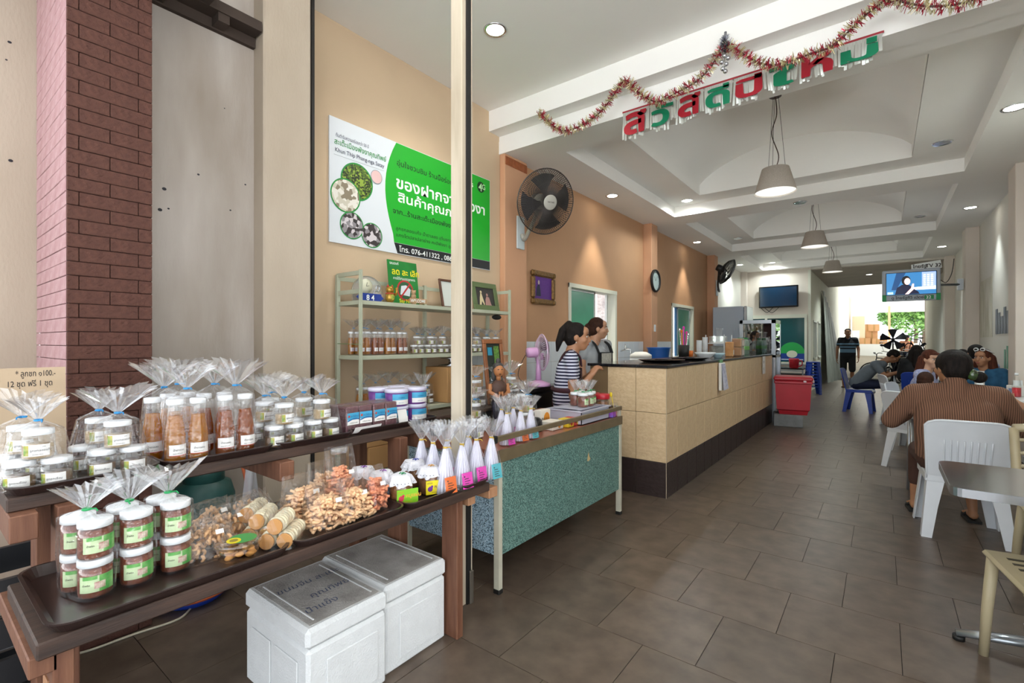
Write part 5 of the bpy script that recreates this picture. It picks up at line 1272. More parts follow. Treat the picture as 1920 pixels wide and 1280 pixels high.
# framed picture and wooden figure on the counter
def inset(t):
    k = MB(); k.box((.0085, .05, .36), (.0095, .1, .42)); k.build('print_blue', mat('turquoise print', '2A8AA8', .5), t)
    k = MB(); k.box((.0085, .12, .3), (.0095, .18, .43)); k.build('print_leaves', mat('leaf print', '3A5A2A', .6, col2='6A9A3A', vscale=70), t)
    k = MB(); k.box((.0085, .05, .06), (.0095, .18, .27)); k.build('print_dark', mat('dark leaf print', '1E2A26', .6, col2='34483C', vscale=50), t)
photo_frame('wood_photo_frame', 'tall orange wooden picture frame standing behind the carved figure', (-2.28, 2.66, ZC + .121), .225, .48, .032, mat('orange wood frame', '8A5430', .5, var=.15, vscale=20), mat('glass over print', '1A2420', .15), -.12, .0, inset)
t = thing('carved_figure', 'carved wooden greeting figure with pressed palms and a dark long skirt', 'figurine', (-1.985, 2.43, ZC), -.55); t.scale = (1.0,) * 3
M_wskin = mat('tan carved wood', 'A86E42', .5, var=.12, vscale=20); M_wdark = mat('dark blue lacquer', '141A26', .25, col2='2A2230', vscale=12, coat=.4)
k = MB(); k.lathe([(.052, 0), (.055, .01), (.05, .05), (.045, .12), (.05, .185), (.04, .21)], 18, sx=.75); k.build('skirt', M_wdark, t)
k = MB(); k.lathe([(.04, .2), (.052, .25), (.058, .30), (.03, .325), (.016, .335), (.015, .36)], 16, sx=.6); k.build('torso', mat('brown carved cloth', '4A3024', .6, var=.15, vscale=30), t)
k = MB(); k.ell((.003, 0, .395), (.033, .034, .044), 16, 10); k.ell((.034, 0, .392), (.007, .006, .011), 8, 5); k.tube([(0, 0, .33), (0, 0, .37)], .016, 10); k.build('head', M_wskin, t)
k = MB(); k.ell((-.008, 0, .415), (.036, .038, .034), 14, 8); k.ell((-.01, 0, .455), (.016, .016, .02), 10, 6); k.ell((-.03, -.02, .36), (.014, .02, .04), 10, 6); k.build('hair', mat('grey black carved hair', '3A3634', .6), t)
k = MB(); k.ell((.033, -.012, .402), (.003, .007, .003), 8, 5); k.ell((.033, .012, .402), (.003, .007, .003), 8, 5); k.ell((.034, 0, .372), (.003, .008, .003), 8, 5); k.build('face_marks', mat('dark face paint', '2A1A14', .6), t)['kind'] = 'stuff'
for s_ in (-1, 1):
    k = MB(); k.tube([(0, s_ * .055, .305), (.012, s_ * .064, .255), (.045, s_ * .012, .225), (.05, s_ * .007, .26)], [.016, .015, .011, .009], 8); k.build('arm', M_wskin, t)
# ================================================================== CARDBOARD PRICE SIGN (handwritten)
t = thing('price_sign', 'handwritten cardboard price sign standing behind the leftmost bags', 'price sign', (-2.36, .06, ZU), rot=(0, -.06, 0))
MB().box((0, 0, 0), (.004, .335, .352)).build('card', mat('buff cardboard', 'B9A388', .9), t)
k = MB(); put_text(k, '* ลูกชก ๑100.-', .028, (.0048, .206, .322), uy, uz, .008, sx=.62); put_text(k, '12 ชุด ฟรี 1 ชุด', .028, (.0048, .184, .287), uy, uz, .008, sx=.68); k.build('handwriting', M_ink, t)['kind'] = 'stuff'
# ================================================================== GARLAND, BANNER
def grl(p): return (p[0] * .95, 3.775, 1.35 + (p[1] - 1.35) * .95)
gp = [(-2.719, 3.649), (-2.564, 3.476), (-2.416, 3.378), (-2.23, 3.384), (-2.063, 3.44), (-1.943, 3.531), (-1.808, 3.658), (-1.714, 3.557), (-1.605, 3.445), (-1.5, 3.378), (-1.364, 3.403), (-1.202, 3.441), (-1.093, 3.509), (-1.01, 3.606), (-.966, 3.644), (-.915, 3.625), (-.802, 3.5), (-.68, 3.403), (-.549, 3.372), (-.401, 3.383), (-.282, 3.388), (-.191, 3.443), (-.103, 3.516), (-.008, 3.568), (.044, 3.59), (.104, 3.53), (.25, 3.44), (.42, 3.40), (.6, 3.45), (.8, 3.6)]
path = spline([grl(p) for p in gp], 14)
t = thing('tinsel_garland', 'red and gold twisted tinsel garland swagged along the ceiling beam', 'garland', (0, 0, 0))
for ci, (nm, m) in enumerate((('red_tinsel', mat('red foil', 'B02A40', .3, metal=.45)), ('gold_tinsel', mat('pale gold foil', 'CFC496', .3, metal=.5)))):
    k = MB(); rr = random.Random(ci)
    for i in range(len(path) - 1):
        p, q = path[i], path[i + 1]; L = (q - p).length; nn = max(6, int(L / .0011)); tdir = (q - p).normalized(); a = tdir.orthogonal().normalized(); b = tdir.cross(a)
        for j in range(nn):
            s_ = j / nn; c0 = p.lerp(q, s_); ph = (i + s_) * .9 + ci * PI; c0 = c0 + (a * math.cos(ph) + b * math.sin(ph)) * .02
            g = rr.uniform(0, 6.28); dv = (a * math.cos(g) + b * math.sin(g) + tdir * rr.uniform(-.4, .4)).normalized(); sd = dv.cross(Vector((rr.uniform(-1, 1), rr.uniform(-1, 1), rr.uniform(-1, 1)))).normalized() * .0026
            e_ = c0 + dv * rr.uniform(.022, .038); k.add([c0 - sd, c0 + sd, e_ + sd * .6, e_ - sd * .6], [(0, 1, 2, 3)], False)
    k.build(nm, m, t)['kind'] = 'stuff'
k = MB(); k.tube(path[::2], .006, 6); k.build('core_wire', mat('tinsel core', '5A4038', .6), t)
t = thing('bauble_cluster', 'silver tinsel tuft with hanging silver baubles on the ceiling beam', 'ornament', grl((-.965, 3.62)))
t.location.y = 3.765
k = MB(); rr = random.Random(9)
for j in range(420):
    dv = Vector((rr.gauss(0, 1), rr.gauss(0, 1) * .5 - .3, rr.gauss(0, 1) + .2)).normalized(); c0 = Vector((0, -.005, rr.uniform(0, .06))); sd = dv.orthogonal().normalized() * .0018; e_ = c0 + dv * rr.uniform(.03, .055); k.add([c0 - sd, c0 + sd, e_ + sd, e_ - sd], [(0, 1, 2, 3)], False)
k.build('silver_tuft', mat('silver foil', 'B4B8C2', .2, metal=.85), t)['kind'] = 'stuff'
k = MB(); k.tube([(0, 0, .05), (.002, 0, .125)], .01, 6); k.build('top_stem', mat('grey foil', '9A9CA4', .4, metal=.6), t)
for i, (x, z_) in enumerate(((.0, -.06), (.025, -.085), (-.02, -.1), (.012, -.125), (-.012, -.15), (.006, -.175))):
    k = MB(); k.ell((x, -.02, z_), .0165, 14, 9); k.build('bauble', mat('silver bauble', 'C8CAD0', .12, metal=.95), t)
k = MB(); k.tube([(0, -.01, .02), (0, -.015, -.17)], .002, 5); k.build('string', M_black, t)
bn_ = thing('greeting_banner', 'fringed Thai new year greeting banner with red and green letters under the beam', 'banner', (0, 3.965, 0))
k = MB(); k.box((-1.82, -.004, 3.366), (0.01, 0, 3.38)); k.build('red_string', mat('red ribbon', 'A02A34', .5), bn_)
M_fr = mat('white foil fringe', 'C9CCC4', .3, metal=.5); M_lr = mat('red foil letter', 'A8202E', .3, metal=.4); M_lg = mat('green foil letter', '12805A', .3, metal=.4)
letters = [('ส', 0), ('วั', 1), ('ส', 0), ('ดี', 1), ('ปี', 0), ('ใ', 1), ('ห', 0), ('ม่', 1)]
wds = [.24, .22, .21, .21, .22, .2, .22, .24]; x = -1.815
for i, (ch, g) in enumerate(letters):
    w = wds[i]; rr = random.Random(i + 50); nS = 13
    drop = .25 - .012 * i
    for j in range(nS):
        xa = x + w * j / nS; xb = x + w * (j + .93) / nS; dz = drop * rr.uniform(.86, 1.03) * (1 if j < nS * .7 else .8); sw = rr.uniform(-.012, .012)
        k = MB(); k.grid(lambda u, v: (xa + (xb - xa) * u + sw * v * v, -.003 - .012 * v * math.sin(3 * v + j), 3.366 - dz * v), 1, 4); k.build('fringe_strip', M_fr, bn_)
    k = MB(); V, F = text_geo(ch, .21, .035); x0 = min(p[0] for p in V); x1 = max(p[0] for p in V); z0 = min(p[1] for p in V); z1 = max(p[1] for p in V)
    s_ = min((w * .86) / (x1 - x0), (drop * .78) / (z1 - z0)); k.add([(x + w * .06 + (px - x0) * (w * .86) / (x1 - x0), -.019, 3.366 - drop * .86 + (pz - z0) * (drop * .78) / (z1 - z0)) for px, pz in V], F, False)
    k.build('letter', M_lg if g else M_lr, bn_)
    x += w + .008
# ================================================================== FANS
def rotz_to(n):
    n = Vector(n).normalized(); return n.to_track_quat('Z', 'Y').to_matrix().to_4x4()
def cage(mb, r, depth, n, wire, hub):
    for i in range(n):
        a = 2 * PI * i / n; pts = []
        for t_ in (0, .35, .7, .92, 1):
            rr_ = hub + (r - hub) * t_; pts.append((rr_ * math.cos(a), rr_ * math.sin(a), depth * (1 - t_ ** 3)))
        mb.tube(pts, wire, 3, cap=False)
def wall_fan(loc, nrm, r, label, cm, plate, pm, badge=True, blade_m=None):
    t = thing('wall_fan', label, 'wall fan', loc)
    M4 = rotz_to(nrm)
    def B(nm, k, m, par=t): o = k.build(nm, m, par); o.matrix_local = M4 if par is t else Matrix(); return o
    k = MB(); cage(k, r, .09, 110, .003, r * .22); k.tube([(r * .6 * math.cos(a), r * .6 * math.sin(a), .072) for a in [2 * PI * i / 32 for i in range(32)]], .002, 4, closed=True); B('front_cage', k, cm)['kind'] = 'stuff'
    k = MB(); cage(k, r, -.12, 90, .003, r * .25); B('rear_cage', k, cm)['kind'] = 'stuff'
    k = MB(); k.tube([(r * math.cos(a), r * math.sin(a), 0) for a in [2 * PI * i / 48 for i in range(48)]], .006, 6, closed=True); B('cage_ring', k, cm)
    k = MB(); k.lathe([(r * .23, .083), (r * .23, .095), (r * .2, .1), (.001, .1)], 28); hb = B('hub_cap', k, pm)
    if badge:
        k = MB(); put_text(k, 'HATARI', .022, (-.035, -.005, .1012), (1, 0, 0), (0, 1, 0), .02); B('badge', k, M_ink, hb)['kind'] = 'stuff'
    for j in range(4):
        a0 = j * PI / 2 + .3
        k = MB(); k.grid(lambda u, v: ((.05 + (r * .86 - .05) * u) * math.cos(a0 + (v - .5) * (1.1 * (.55 + .45 * u))), (.05 + (r * .86 - .05) * u) * math.sin(a0 + (v - .5) * (1.1 * (.55 + .45 * u))), .03 * (v - .5) - .01), 6, 5); B('blade', k, blade_m or mat('smoky dark blade', '2A2A2E', .3))
    k = MB(); k.lathe([(.07, -.24), (.075, -.2), (.075, -.1), (.04, -.06), (.03, -.02)], 18); B('motor', k, pm)
    back = Vector(loc) + Vector(nrm).normalized() * -.2; P_ = Vector(plate)
    k = MB(); k.tube([v - Vector(loc) for v in spline([back, back + Vector((0, 0, -.12)), (back + P_) / 2 + Vector((0, 0, -.16)), P_ + Vector((.05, 0, -.08)), P_ + Vector((.02, 0, -.02))], 6)], .022, 10); k.build('arm', pm, t)
    k = MB(); k.cbox(P_ - Vector(loc), (.016, .14, .36), .006); k.build('wall_plate', mat('pale fan plate', 'C6D0D2', .4), t)
    return t
M_wire = mat('dark grey wire', '4A4542', .4, metal=.4); M_grey = mat('warm grey plastic', 'A8A69C', .45)
wall_fan((-2.73, 4.11, 2.78), (.85, -.42, -.3), .325, 'big grey wall fan on the first salmon pillar', M_wire, (-3.166, 4.26, 2.55), M_grey)
wall_fan((-2.66, 11.1, 2.86), (.85, .05, -.5), .29, 'black wall fan near the back above the refrigerator', mat('black wire', '141414', .4), (-3.066, 11.85, 2.6), mat('black plastic', '1A1A1C', .4), False)
# pink desk fan on a black side table
tb_ = thing('side_table', 'black side table under the pink desk fan', 'table', (-2.66, 3.62, 0)); MB().box((-.24, -.42, .90), (.24, .36, .94), .006).build('top', mat('black laminate', '131214', .3), tb_)
for x in (-.22, .2):
    for y in (-.4, .32): MB().box((x, y, 0), (x + .03, y + .03, .9)).build('leg', M_black, tb_)
MB().box((-.23, -.40, .30), (.23, .34, .88)).build('cabinet', mat('black cabinet', '0E0D0F', .5), tb_)
M_pink = mat('pink plastic', 'C79AC2', .35); M_pinkl = mat('pale pink wire', 'D9BCD4', .4)
t = thing('desk_fan', 'pink desk fan on the black side table, turned away', 'desk fan', (-2.50, 3.64, .941))
k = MB(); k.lathe([(.115, 0), (.12, .008), (.112, .03), (.06, .045), (.03, .055)], 28, sy=.85); k.build('base', M_pink, t)
k = MB(); k.lathe([(.028, .05), (.024, .16), (.02, .22), (.018, .245)], 16); k.build('stem', M_pink, t)
Mf = Matrix.Translation((0.02, .03, .31)) @ rotz_to((.62, .78, .02))
def B(nm, k, m): o = k.build(nm, m, t); o.matrix_local = Mf; return o
k = MB(); k.lathe([(.001, -.15), (.04, -.147), (.047, -.13), (.047, -.05), (.035, -.03)], 20); B('motor', k, M_pink)
k = MB(); cage(k, .165, .05, 60, .0016, .03); B('front_cage', k, M_pinkl)['kind'] = 'stuff'
k = MB(); cage(k, .165, -.05, 48, .0016, .04); B('rear_cage', k, M_pinkl)['kind'] = 'stuff'
k = MB(); k.tube([(.165 * math.cos(a), .165 * math.sin(a), 0) for a in [2 * PI * i / 40 for i in range(40)]], .005, 6, closed=True); B('cage_ring', k, M_pinkl)
for j in range(3):
    a0 = j * 2.094
    k = MB(); k.grid(lambda u, v: ((.02 + .12 * u) * math.cos(a0 + (v - .5) * 1.5), (.02 + .12 * u) * math.sin(a0 + (v - .5) * 1.5), .03 * (v - .5)), 5, 5); B('blade', k, film('smoky clear blade', (.35, .34, .36), .06, .4))
k = MB(); k.tube([(.02, .03, .24), (.02, .03, .3)], .016, 8); k.build('neck', M_pink, t)
k = MB(); k.tube(spline([(-.1, -.05, .005), (-.16, -.1, .1), (-.12, -.04, .28), (-.03, -.03, .33)], 6), .003, 5); k.build('cord', M_black, t)
# ================================================================== WALL PICTURE, CLOCK, SWITCH
def portrait(t):
    k = MB(); k.prism([(.10, .10), (.115, .2), (.14, .235), (.17, .235), (.19, .17), (.2, .1)], .021, .0215, 'YZ'); k.build('print_figure', mat('navy print figure', '1A1A3A', .5), t)
    k = MB(); disc(k, (.0218, .155, .262), .018, uy, uz, ry=.026); k.build('print_face', mat('pale print face', 'C8B8B0', .5), t)
    k = MB()
    for i in range(9): k.box((.021, .22, .28 - i * .018), (.0213, .36 - .02 * (i % 3), .283 - i * .018))
    k.build('print_lines', mat('violet print lines', '7A3AA0', .5), t)['kind'] = 'stuff'
M_gilt = mat('gilt carved frame', '7E5E30', .4, metal=.4, var=.3, vscale=40, bump=.8, bscale=60)
t = thing('gilt_frame', 'ornate gilt frame with a purple print on the orange wall', 'picture', (XL + .002, 4.55, 1.79))
for a, b in (((0, 0, 0), (.045, .50, .07)), ((0, 0, .33), (.045, .50, .40)), ((0, 0, .07), (.045, .07, .33)), ((0, .43, .07), (.045, .50, .33))): MB().box(a, b, .018).build('frame_rail', M_gilt, t)
for y in (.035, .465):
    for z_ in (.035, .365): MB().ell((.045, y, z_), (.012, .03, .03), 10, 6).build('corner_boss', M_gilt, t)
MB().box((.0, .06, .06), (.02, .44, .34)).build('picture', mat('purple print', '5A1E86', .4), t); portrait(t)
t = thing('wall_clock', 'round black-rimmed wall clock on the second salmon pillar', 'clock', (-3.098, 8.03, 2.39), rot=(0, PI / 2, 0))
k = MB(); k.lathe([(.16, 0), (.195, .0), (.195, .03), (.18, .045), (.165, .035), (.164, .016)], 36, cap=False); k.build('rim', M_black, t)
k = MB(); k.lathe([(.163, .016), (.001, .0161)], 36, cap=False); k.build('face', mat('pale clock face', 'BFD2D0', .4), t)
k = MB()
for i in range(12): a = i * PI / 6; k.bar((.135 * math.cos(a), .135 * math.sin(a), .018), (.15 * math.cos(a), .15 * math.sin(a), .018), .006, .001)
k.build('hour_marks', M_ink, t)['kind'] = 'stuff'
k = MB(); k.bar((0, 0, .021), (-.07, -.05, .021), .008, .001); k.build('hour_hand', M_ink, t); k = MB(); k.bar((0, 0, .022), (-.09, .08, .022), .006, .001); k.build('minute_hand', M_ink, t)
k = MB(); k.box((0, 0, 0), (.008, .08, .12), .003); t = thing('light_switch', 'white light switch plate on the second salmon pillar', 'switch', (-3.10, 8.0, 1.52)); k.build('plate', M_lid, t); MB().box((.008, .025, .04), (.012, .055, .08), .002).build('rocker', M_label, t)
# ================================================================== TELEVISIONS
t = thing('wall_television', 'black switched-off television on the back partition wall', 'television', (-2.79, 15.2, 2.3), rot=(0, 0, -.04))
MB().box((0, -.03, 0), (.98, .03, .60), .01).build('bezel', mat('black gloss plastic', '0E0F12', .2), t)
MB().box((.035, -.034, .04), (.945, -.029, .565)).build('screen', mat('dark blue screen', '16344E', .12, spec=.7), t)
MB().box((.4, .03, .2), (.6, .085, .4)).build('bracket', M_black, t)
for a, b in ((.15, .5), (.05, .35)):
    k = MB(); k.tube(spline([(a, 0, 0), ((a + b) / 2, .02, -.12 - .1 * a), (b, 0, 0.0)], 8), .008, 5); k.build('cable', M_black, t)
t = thing('hanging_television', 'television with a grey advertising frame hanging from the ceiling, showing a presenter', 'television', (0, 11.04, 2.07), rot=(0, 0, .05))
MB().box((0, -.02, 0), (.80, .05, .56), .015).build('advert_frame', mat('silver grey card frame', 'A6AEB8', .4), t)
MB().box((.05, -.03, .105), (.75, -.02, .51)).build('bezel', mat('tv bezel', '1A1C20', .3), t)
M_scr = mat('lit screen blue', '2C6A9C', .3, emit=.9)
MB().box((.06, -.033, .115), (.74, -.03, .50)).build('screen', M_scr, t)
def flat(nm, poly, m, e): k = MB(); k.prism(poly, -e - .0006, -e, 'XZ'); return k.build(nm, m, t)
flat('screen_backdrop', [(.2, .5), (.33, .5), (.2, .2), (.13, .2)], mat('screen dark blue', '14406E', .3, emit=.7), .0335)
flat('screen_panel', [(.55, .2), (.735, .2), (.735, .495), (.55, .495)], mat('screen lilac', '8EA0E8', .3, emit=.9), .0335)
flat('screen_desk', [(.42, .19), (.735, .19), (.735, .25), (.42, .235)], mat('screen white', 'DCE6FF', .3, emit=1.2), .0338)
flat('presenter_suit', [(.18, .118), (.21, .24), (.28, .29), (.38, .28), (.43, .22), (.5, .16), (.52, .118)], mat('screen navy', '0A1038', .3, emit=.4), .0342)
k = MB(); disc(k, (.335, -.0350, .36), .062, (1, 0, 0), (0, 0, 1), ry=.085); k.build('presenter_hair', mat('screen black', '05060C', .3, emit=.3), t)
k = MB(); disc(k, (.352, -.0354, .345), .042, (1, 0, 0), (0, 0, 1), ry=.06); k.build('presenter_face', mat('screen skin', 'E0B8B0', .3, emit=1.0), t)
flat('presenter_arm', [(.32, .118), (.40, .22), (.42, .3), (.445, .3), (.44, .2), (.37, .118)], MATS['screen skin'], .0356)
flat('screen_bug', [(.075, .125), (.155, .125), (.155, .165), (.075, .165)], mat('screen mint', '9EDCE8', .3, emit=1.), .0358)
k = MB()
for i in range(6):
    for j in range(3): k.box((.57 + j * .05, -.0345, .26 + i * .035), (.60 + j * .05, -.0338, .28 + i * .035))
k.build('screen_bars', MATS['screen white'], t)['kind'] = 'stuff'
k = MB(); k.box((0, -.024, 0), (.06, -.0205, .12)); k.box((.74, -.024, 0), (.80, -.0205, .12)); k.build('green_corner', mat('tv green', '1E8A4A', .5), t)['kind'] = 'stuff'
k = MB(); put_text(k, 'ดู ไทยรัฐทีวี เปิดช่อง', .065, (.13, -.0252, .035), (1, 0, 0), (0, 0, 1), .02); k.build('lower_lettering', M_ink, t)['kind'] = 'stuff'
k = MB(); k.box((.585, -.0255, .02), (.71, -.0245, .09)); k.cur = 1; put_text(k, '32', .07, (.605, -.0262, .03), (1, 0, 0), (0, 0, 1), .02); k.build('channel_box', [MATS['tv green'], MATS['white lettering']], t)
k = MB(); put_text(k, 'ไทยรัฐ', .075, (.43, -.0, .575), (1, 0, 0), (0, 0, 1), .03); put_text(k, 'TV 32', .085, (.60, -.0, .575), (1, 0, 0), (0, 0, 1), .03); k.build('top_lettering', M_ink, t)['kind'] = 'stuff'
k = MB(); k.prism([(.41, .555), (.41, .64), (.56, .66), (.8, .69), (.82, .555)], .002, .006, 'XZ'); k.build('top_cutout', mat('tv white card', 'D5DAD8', .5), t)
k = MB(); k.tube([(.4, .05, .3), (.45, .3, .3), (1.17, .62, .3)], .022, 10); k.build('wall_arm', M_steel, t); MB().box((1.10, .58, .2), (1.18, .66, .4)).build('arm_plate', M_steel, t)
k = MB(); k.tube(spline([(.8, .03, .35), (.88, .05, .3), (.95, .05, .45), (.98, .05, .7)], 6), .006, 5); k.build('cable', M_black, t)
# right wall prints
def wall_print(label, y, z_, w, h, cols, sc, n=None):
    t = thing('wall_print', label, 'wall print', (XR - .003, y, z_)); MB().box((-.003, 0, 0), (0, w, h)).build('sheet', mat('sheet ' + label[:18], cols[0], .6, col2=cols[1], vscale=sc, stretch=(1, 1, .3)), t)
    return t
wall_print('faded brush drawing sheet on the right wall', 10.4, 1.42, 1.15, .95, ('B9B49C', 'D8D4C6'), 7)
for i in range(6):
    wall_print('grey photo print, %s from the near end of the row on the right wall' % ORD[i], 8.95 + i * .2, 1.46 + .0, .17, .25 + .12 * ((i * 7) % 3) / 2, ('4E535C', '8A9098'), 14)
for i in range(3): wall_print('small green notice, %s from the near end on the right wall' % ORD[i], 9.05 + i * .17, .98, .1, .36 - .05 * i, ('2E8A5E', '9ABFAE'), 12)
# ================================================================== CHAIRS AND TABLES
def monobloc(label, loc, rz, m, group):
    """one-piece plastic chair facing local +Y"""
    t = thing('plastic_chair', label, 'chair', loc, rz, group)
    k = MB(); k.grid(lambda u, v: ((u - .5) * (.42 - .03 * v), -.2 + .42 * v, .435 - .018 * math.sin(PI * u) * math.sin(PI * min(1, v * 1.1)) - (.03 * max(0, v - .85) / .15 if v > .85 else 0)), 10, 10); k.grid(lambda u, v: ((u - .5) * (.42 - .03 * v), -.2 + .42 * v, .420 - .018 * math.sin(PI * u) * math.sin(PI * min(1, v * 1.1)) - (.03 * max(0, v - .85) / .15 if v > .85 else 0)), 10, 10)
    k.box((-.21, -.205, .38), (-.197, .2, .435), .003); k.box((.197, -.205, .38), (.21, .2, .435), .003); k.box((-.2, -.21, .38), (.2, -.198, .43), .003); k.box((-.195, .2, .36), (.195, .212, .41), .003); k.build('seat', m, t)
    k = MB()
    def bk(u, v, e=0.):
        w = .44 * (1 - .1 * (1 - v)) ; a = (u - .5)
        rnd = 0 if v < .92 else ((v - .92) / .08) * .02
        return (a * (w - rnd * 2), -.205 - .085 * v - .03 * (1 - (2 * a) ** 2) * v + e, .40 + .42 * v - (.02 * (abs(2 * a) ** 6) if v > .9 else 0))
    k.grid(lambda u, v: bk(u, v), 12, 10); k.grid(lambda u, v: bk(u, v, .012), 12, 10)
    k.tube([bk(0, v / 10, .006) for v in range(11)] + [bk(u / 12, 1, .006) for u in range(1, 12)] + [bk(1, 1 - v / 10, .006) for v in range(11)], .009, 6); b = k.build('backrest', m, t)
    for i in range(8):
        u = .22 + .56 * i / 7; k = MB(); k.tube([bk(u, .18 + .5 * q / 5, -.003) for q in range(6)], .005, 5); k.build('rib', m, b)
    for sx in (-1, 1):
        for y0, y1, zz in ((-.19, -.245, .42), (.17, .205, .40)):
            k = MB(); x0, x1 = sx * .185, sx * .225
            vs = []
            for z_, q, w in ((zz, 0, .085), (zz * .5, .5, .06), (0, 1, .045)):
                x = x0 + (x1 - x0) * q; y = y0 + (y1 - y0) * q; dy = 1 if y0 > 0 else -1
                vs += [(x + sx * .012, y + dy * .012, z_), (x + sx * .012, y - dy * w, z_), (x + sx * .004, y - dy * w, z_), (x - sx * .0 + sx * .002, y + dy * .0, z_), (x - sx * w, y + dy * .002, z_), (x - sx * w, y + dy * .012, z_)]
            k.add(vs, [(i + 6 * r_, (i + 1) % 6 + 6 * r_, (i + 1) % 6 + 6 * r_ + 6, i + 6 * r_ + 6) for r_ in (0, 1) for i in range(6)] + [(12, 13, 14, 15, 16, 17)], False); k.build('leg', m, t)
    return t
M_wpl = mat('white chair plastic', 'D9DDE2', .4, var=.03, vscale=6); M_bpl = mat('blue chair plastic', '1B3FA0', .35, var=.05, vscale=6)
def slat_chair(label, loc, rz, group):
    """beige resin bistro chair with slotted back, facing local +Y"""
    m = mat('beige resin', 'AFA283', .45, var=.04, vscale=6)
    t = thing('bistro_chair', label, 'chair', loc, rz, group)
    for sx in (-1, 1):
        for y0, y1 in ((.18, .2), (-.19, -.26)):
            k = MB(); k.tube([(sx * .2, y0, .43), (sx * .215, (y0 + y1) / 2, .22), (sx * .225, y1, 0)], [.022, .02, .017], 12); k.build('leg', m, t)
    k = MB(); k.box((-.225, -.21, .425), (.225, .225, .45), .01); k.build('seat', m, t)
    for i in range(6): MB().box((-.17, -.15 + i * .055, .449), (.17, -.13 + i * .055, .4515)).build('slot_shade_strip', mat('slot shadow resin', '4A4436', .8), t)  # dark strips paint the shade inside the seat slots
    def P(u, v): a = (u - .5) * 2; return Vector((a * (.215 + .0 * v), -.21 - .12 * v - .035 * (1 - a * a), .44 + .40 * v))
    for u in (0, 1):
        k = MB(); k.tube([P(u, v / 6) for v in range(7)], .022, 10); k.build('back_post', m, t)
    k = MB(); k.tube([P(u / 10, 1.0) + Vector((0, 0, .012 * math.sin(PI * u / 10))) for u in range(11)], .024, 10); k.build('top_rail', m, t)
    for i in range(4):
        u0 = .12 + i * .2; k = MB(); k.grid(lambda u, v: P(u0 + .13 * u, v * .98), 3, 6); k.grid(lambda u, v: P(u0 + .13 * u, v * .98) + Vector((0, .012, 0)), 3, 6); k.build('back_slat', m, t)
    for v in (.12, .3, .48, .66, .84):
        k = MB(); k.tube([P(u / 8, v) + Vector((0, .006, 0)) for u in range(9)], .011, 6); k.build('cross_slat', m, t)
    return t
M_pol = mat('polished steel top', 'B9BDC0', .18, metal=1.)
def steel_table(label, loc, dx, dy, rz=0.):
    t = thing('steel_table', label, 'table', loc, rz)
    r = .05; n = 5; pts = []
    for qx, qy, a0 in ((1, 1, 0), (-1, 1, PI / 2), (-1, -1, PI), (1, -1, 1.5 * PI)):
        for i in range(n + 1): a = a0 + PI / 2 * i / n; pts.append((qx * (dx / 2 - r) + r * math.cos(a), qy * (dy / 2 - r) + r * math.sin(a)))
    k = MB(); k.prism(pts, .735, .75, 'XY'); k.build('top', M_pol, t)
    k = MB(); k.prism([(x * 1.004, y * 1.004) for x, y in pts], .715, .7485, 'XY'); k.build('edge_band', mat('aluminium edge', 'BFC3C8', .25, metal=.9), t)
    k = MB(); k.tube([(0, 0, .05), (0, 0, .72)], .035, 16); k.build('column', M_steel, t)
    for i in range(4):
        a = i * PI / 2 + .0
        k = MB(); k.tube([(.02 * math.cos(a), .02 * math.sin(a), .075), (.28 * math.cos(a), .28 * math.sin(a), .03)], [.035, .022], 8, flat=.6); ft = k.build('foot', M_steel, t)
        k = MB(); k.lathe([(.022, 0), (.022, .02)], 12, (.27 * math.cos(a), .27 * math.sin(a), 0)); k.build('pad', M_black, ft)
    return t
def dining_table(label, loc, dx, dy, m=None):
    t = thing('dining_table', label, 'table', loc)
    MB().box((-dx / 2, -dy / 2, .715), (dx / 2, dy / 2, .745), .006).build('top', m or mat('white laminate', 'DADCDC', .35), t)
    for sx in (-1, 1):
        for sy in (-1, 1): k = MB(); k.tube([(sx * (dx / 2 - .05), sy * (dy / 2 - .05), .715), (sx * (dx / 2 - .04), sy * (dy / 2 - .04), 0)], .016, 10); k.build('leg', M_steel, t)
    return t
GW, GBL = 'white plastic chairs', 'blue plastic chairs'
steel_table('polished steel table at the right foreground', (.545, 2.96, 0), .64, .58)
slat_chair('beige slatted chair pushed under the steel table, nearest the street', (.60, 2.72, 0), .16, 'beige slatted chairs')
slat_chair('beige slatted chair on the far side of the steel table', (.83, 3.72, 0), PI, 'beige slatted chairs')
monobloc('white plastic chair under the person in the brown ribbed jacket', (.435, 4.64, 0), .06, M_wpl, GW)
monobloc('white plastic chair facing the second table by the right wall', (1.10, 5.34, 0), 0, M_wpl, GW)
monobloc('white plastic chair under the person with long brown hair', (.36, 7.76, 0), -PI / 2 - .3, M_wpl, GW)
monobloc('empty white plastic chair in the aisle beyond the brown-haired person', (.27, 9.75, 0), -PI / 2 + .25, M_wpl, GW)
monobloc('blue plastic chair under the person in the grey shirt', (-.33, 11.42, 0), -PI / 2 - .1, M_bpl, GBL)
monobloc('blue plastic chair under the person with long black hair', (.48, 10.95, 0), 0, M_bpl, GBL)
monobloc('white plastic chair under the person in the denim jacket', (1.02, 8.55, 0), PI, M_wpl, GW)
monobloc('white plastic chair under the person in the lilac shirt', (1.05, 9.38, 0), 0, M_wpl, GW)
monobloc('white plastic chair under the small child', (.33, 6.68, 0), -.6, M_wpl, GW)
monobloc('white plastic chair under the person in black by the right wall', (.99, 10.12, 0), 0, M_wpl, GW)
dining_table('white table in front of the brown ribbed jacket', (.45, 5.42, 0), .6, .6)
dining_table('white table with a red drink bottle by the right wall', (1.0, 7.45, 0), .6, .8)
dining_table('white table beyond the person in black by the right wall', (.98, 10.8, 0), .68, .6)
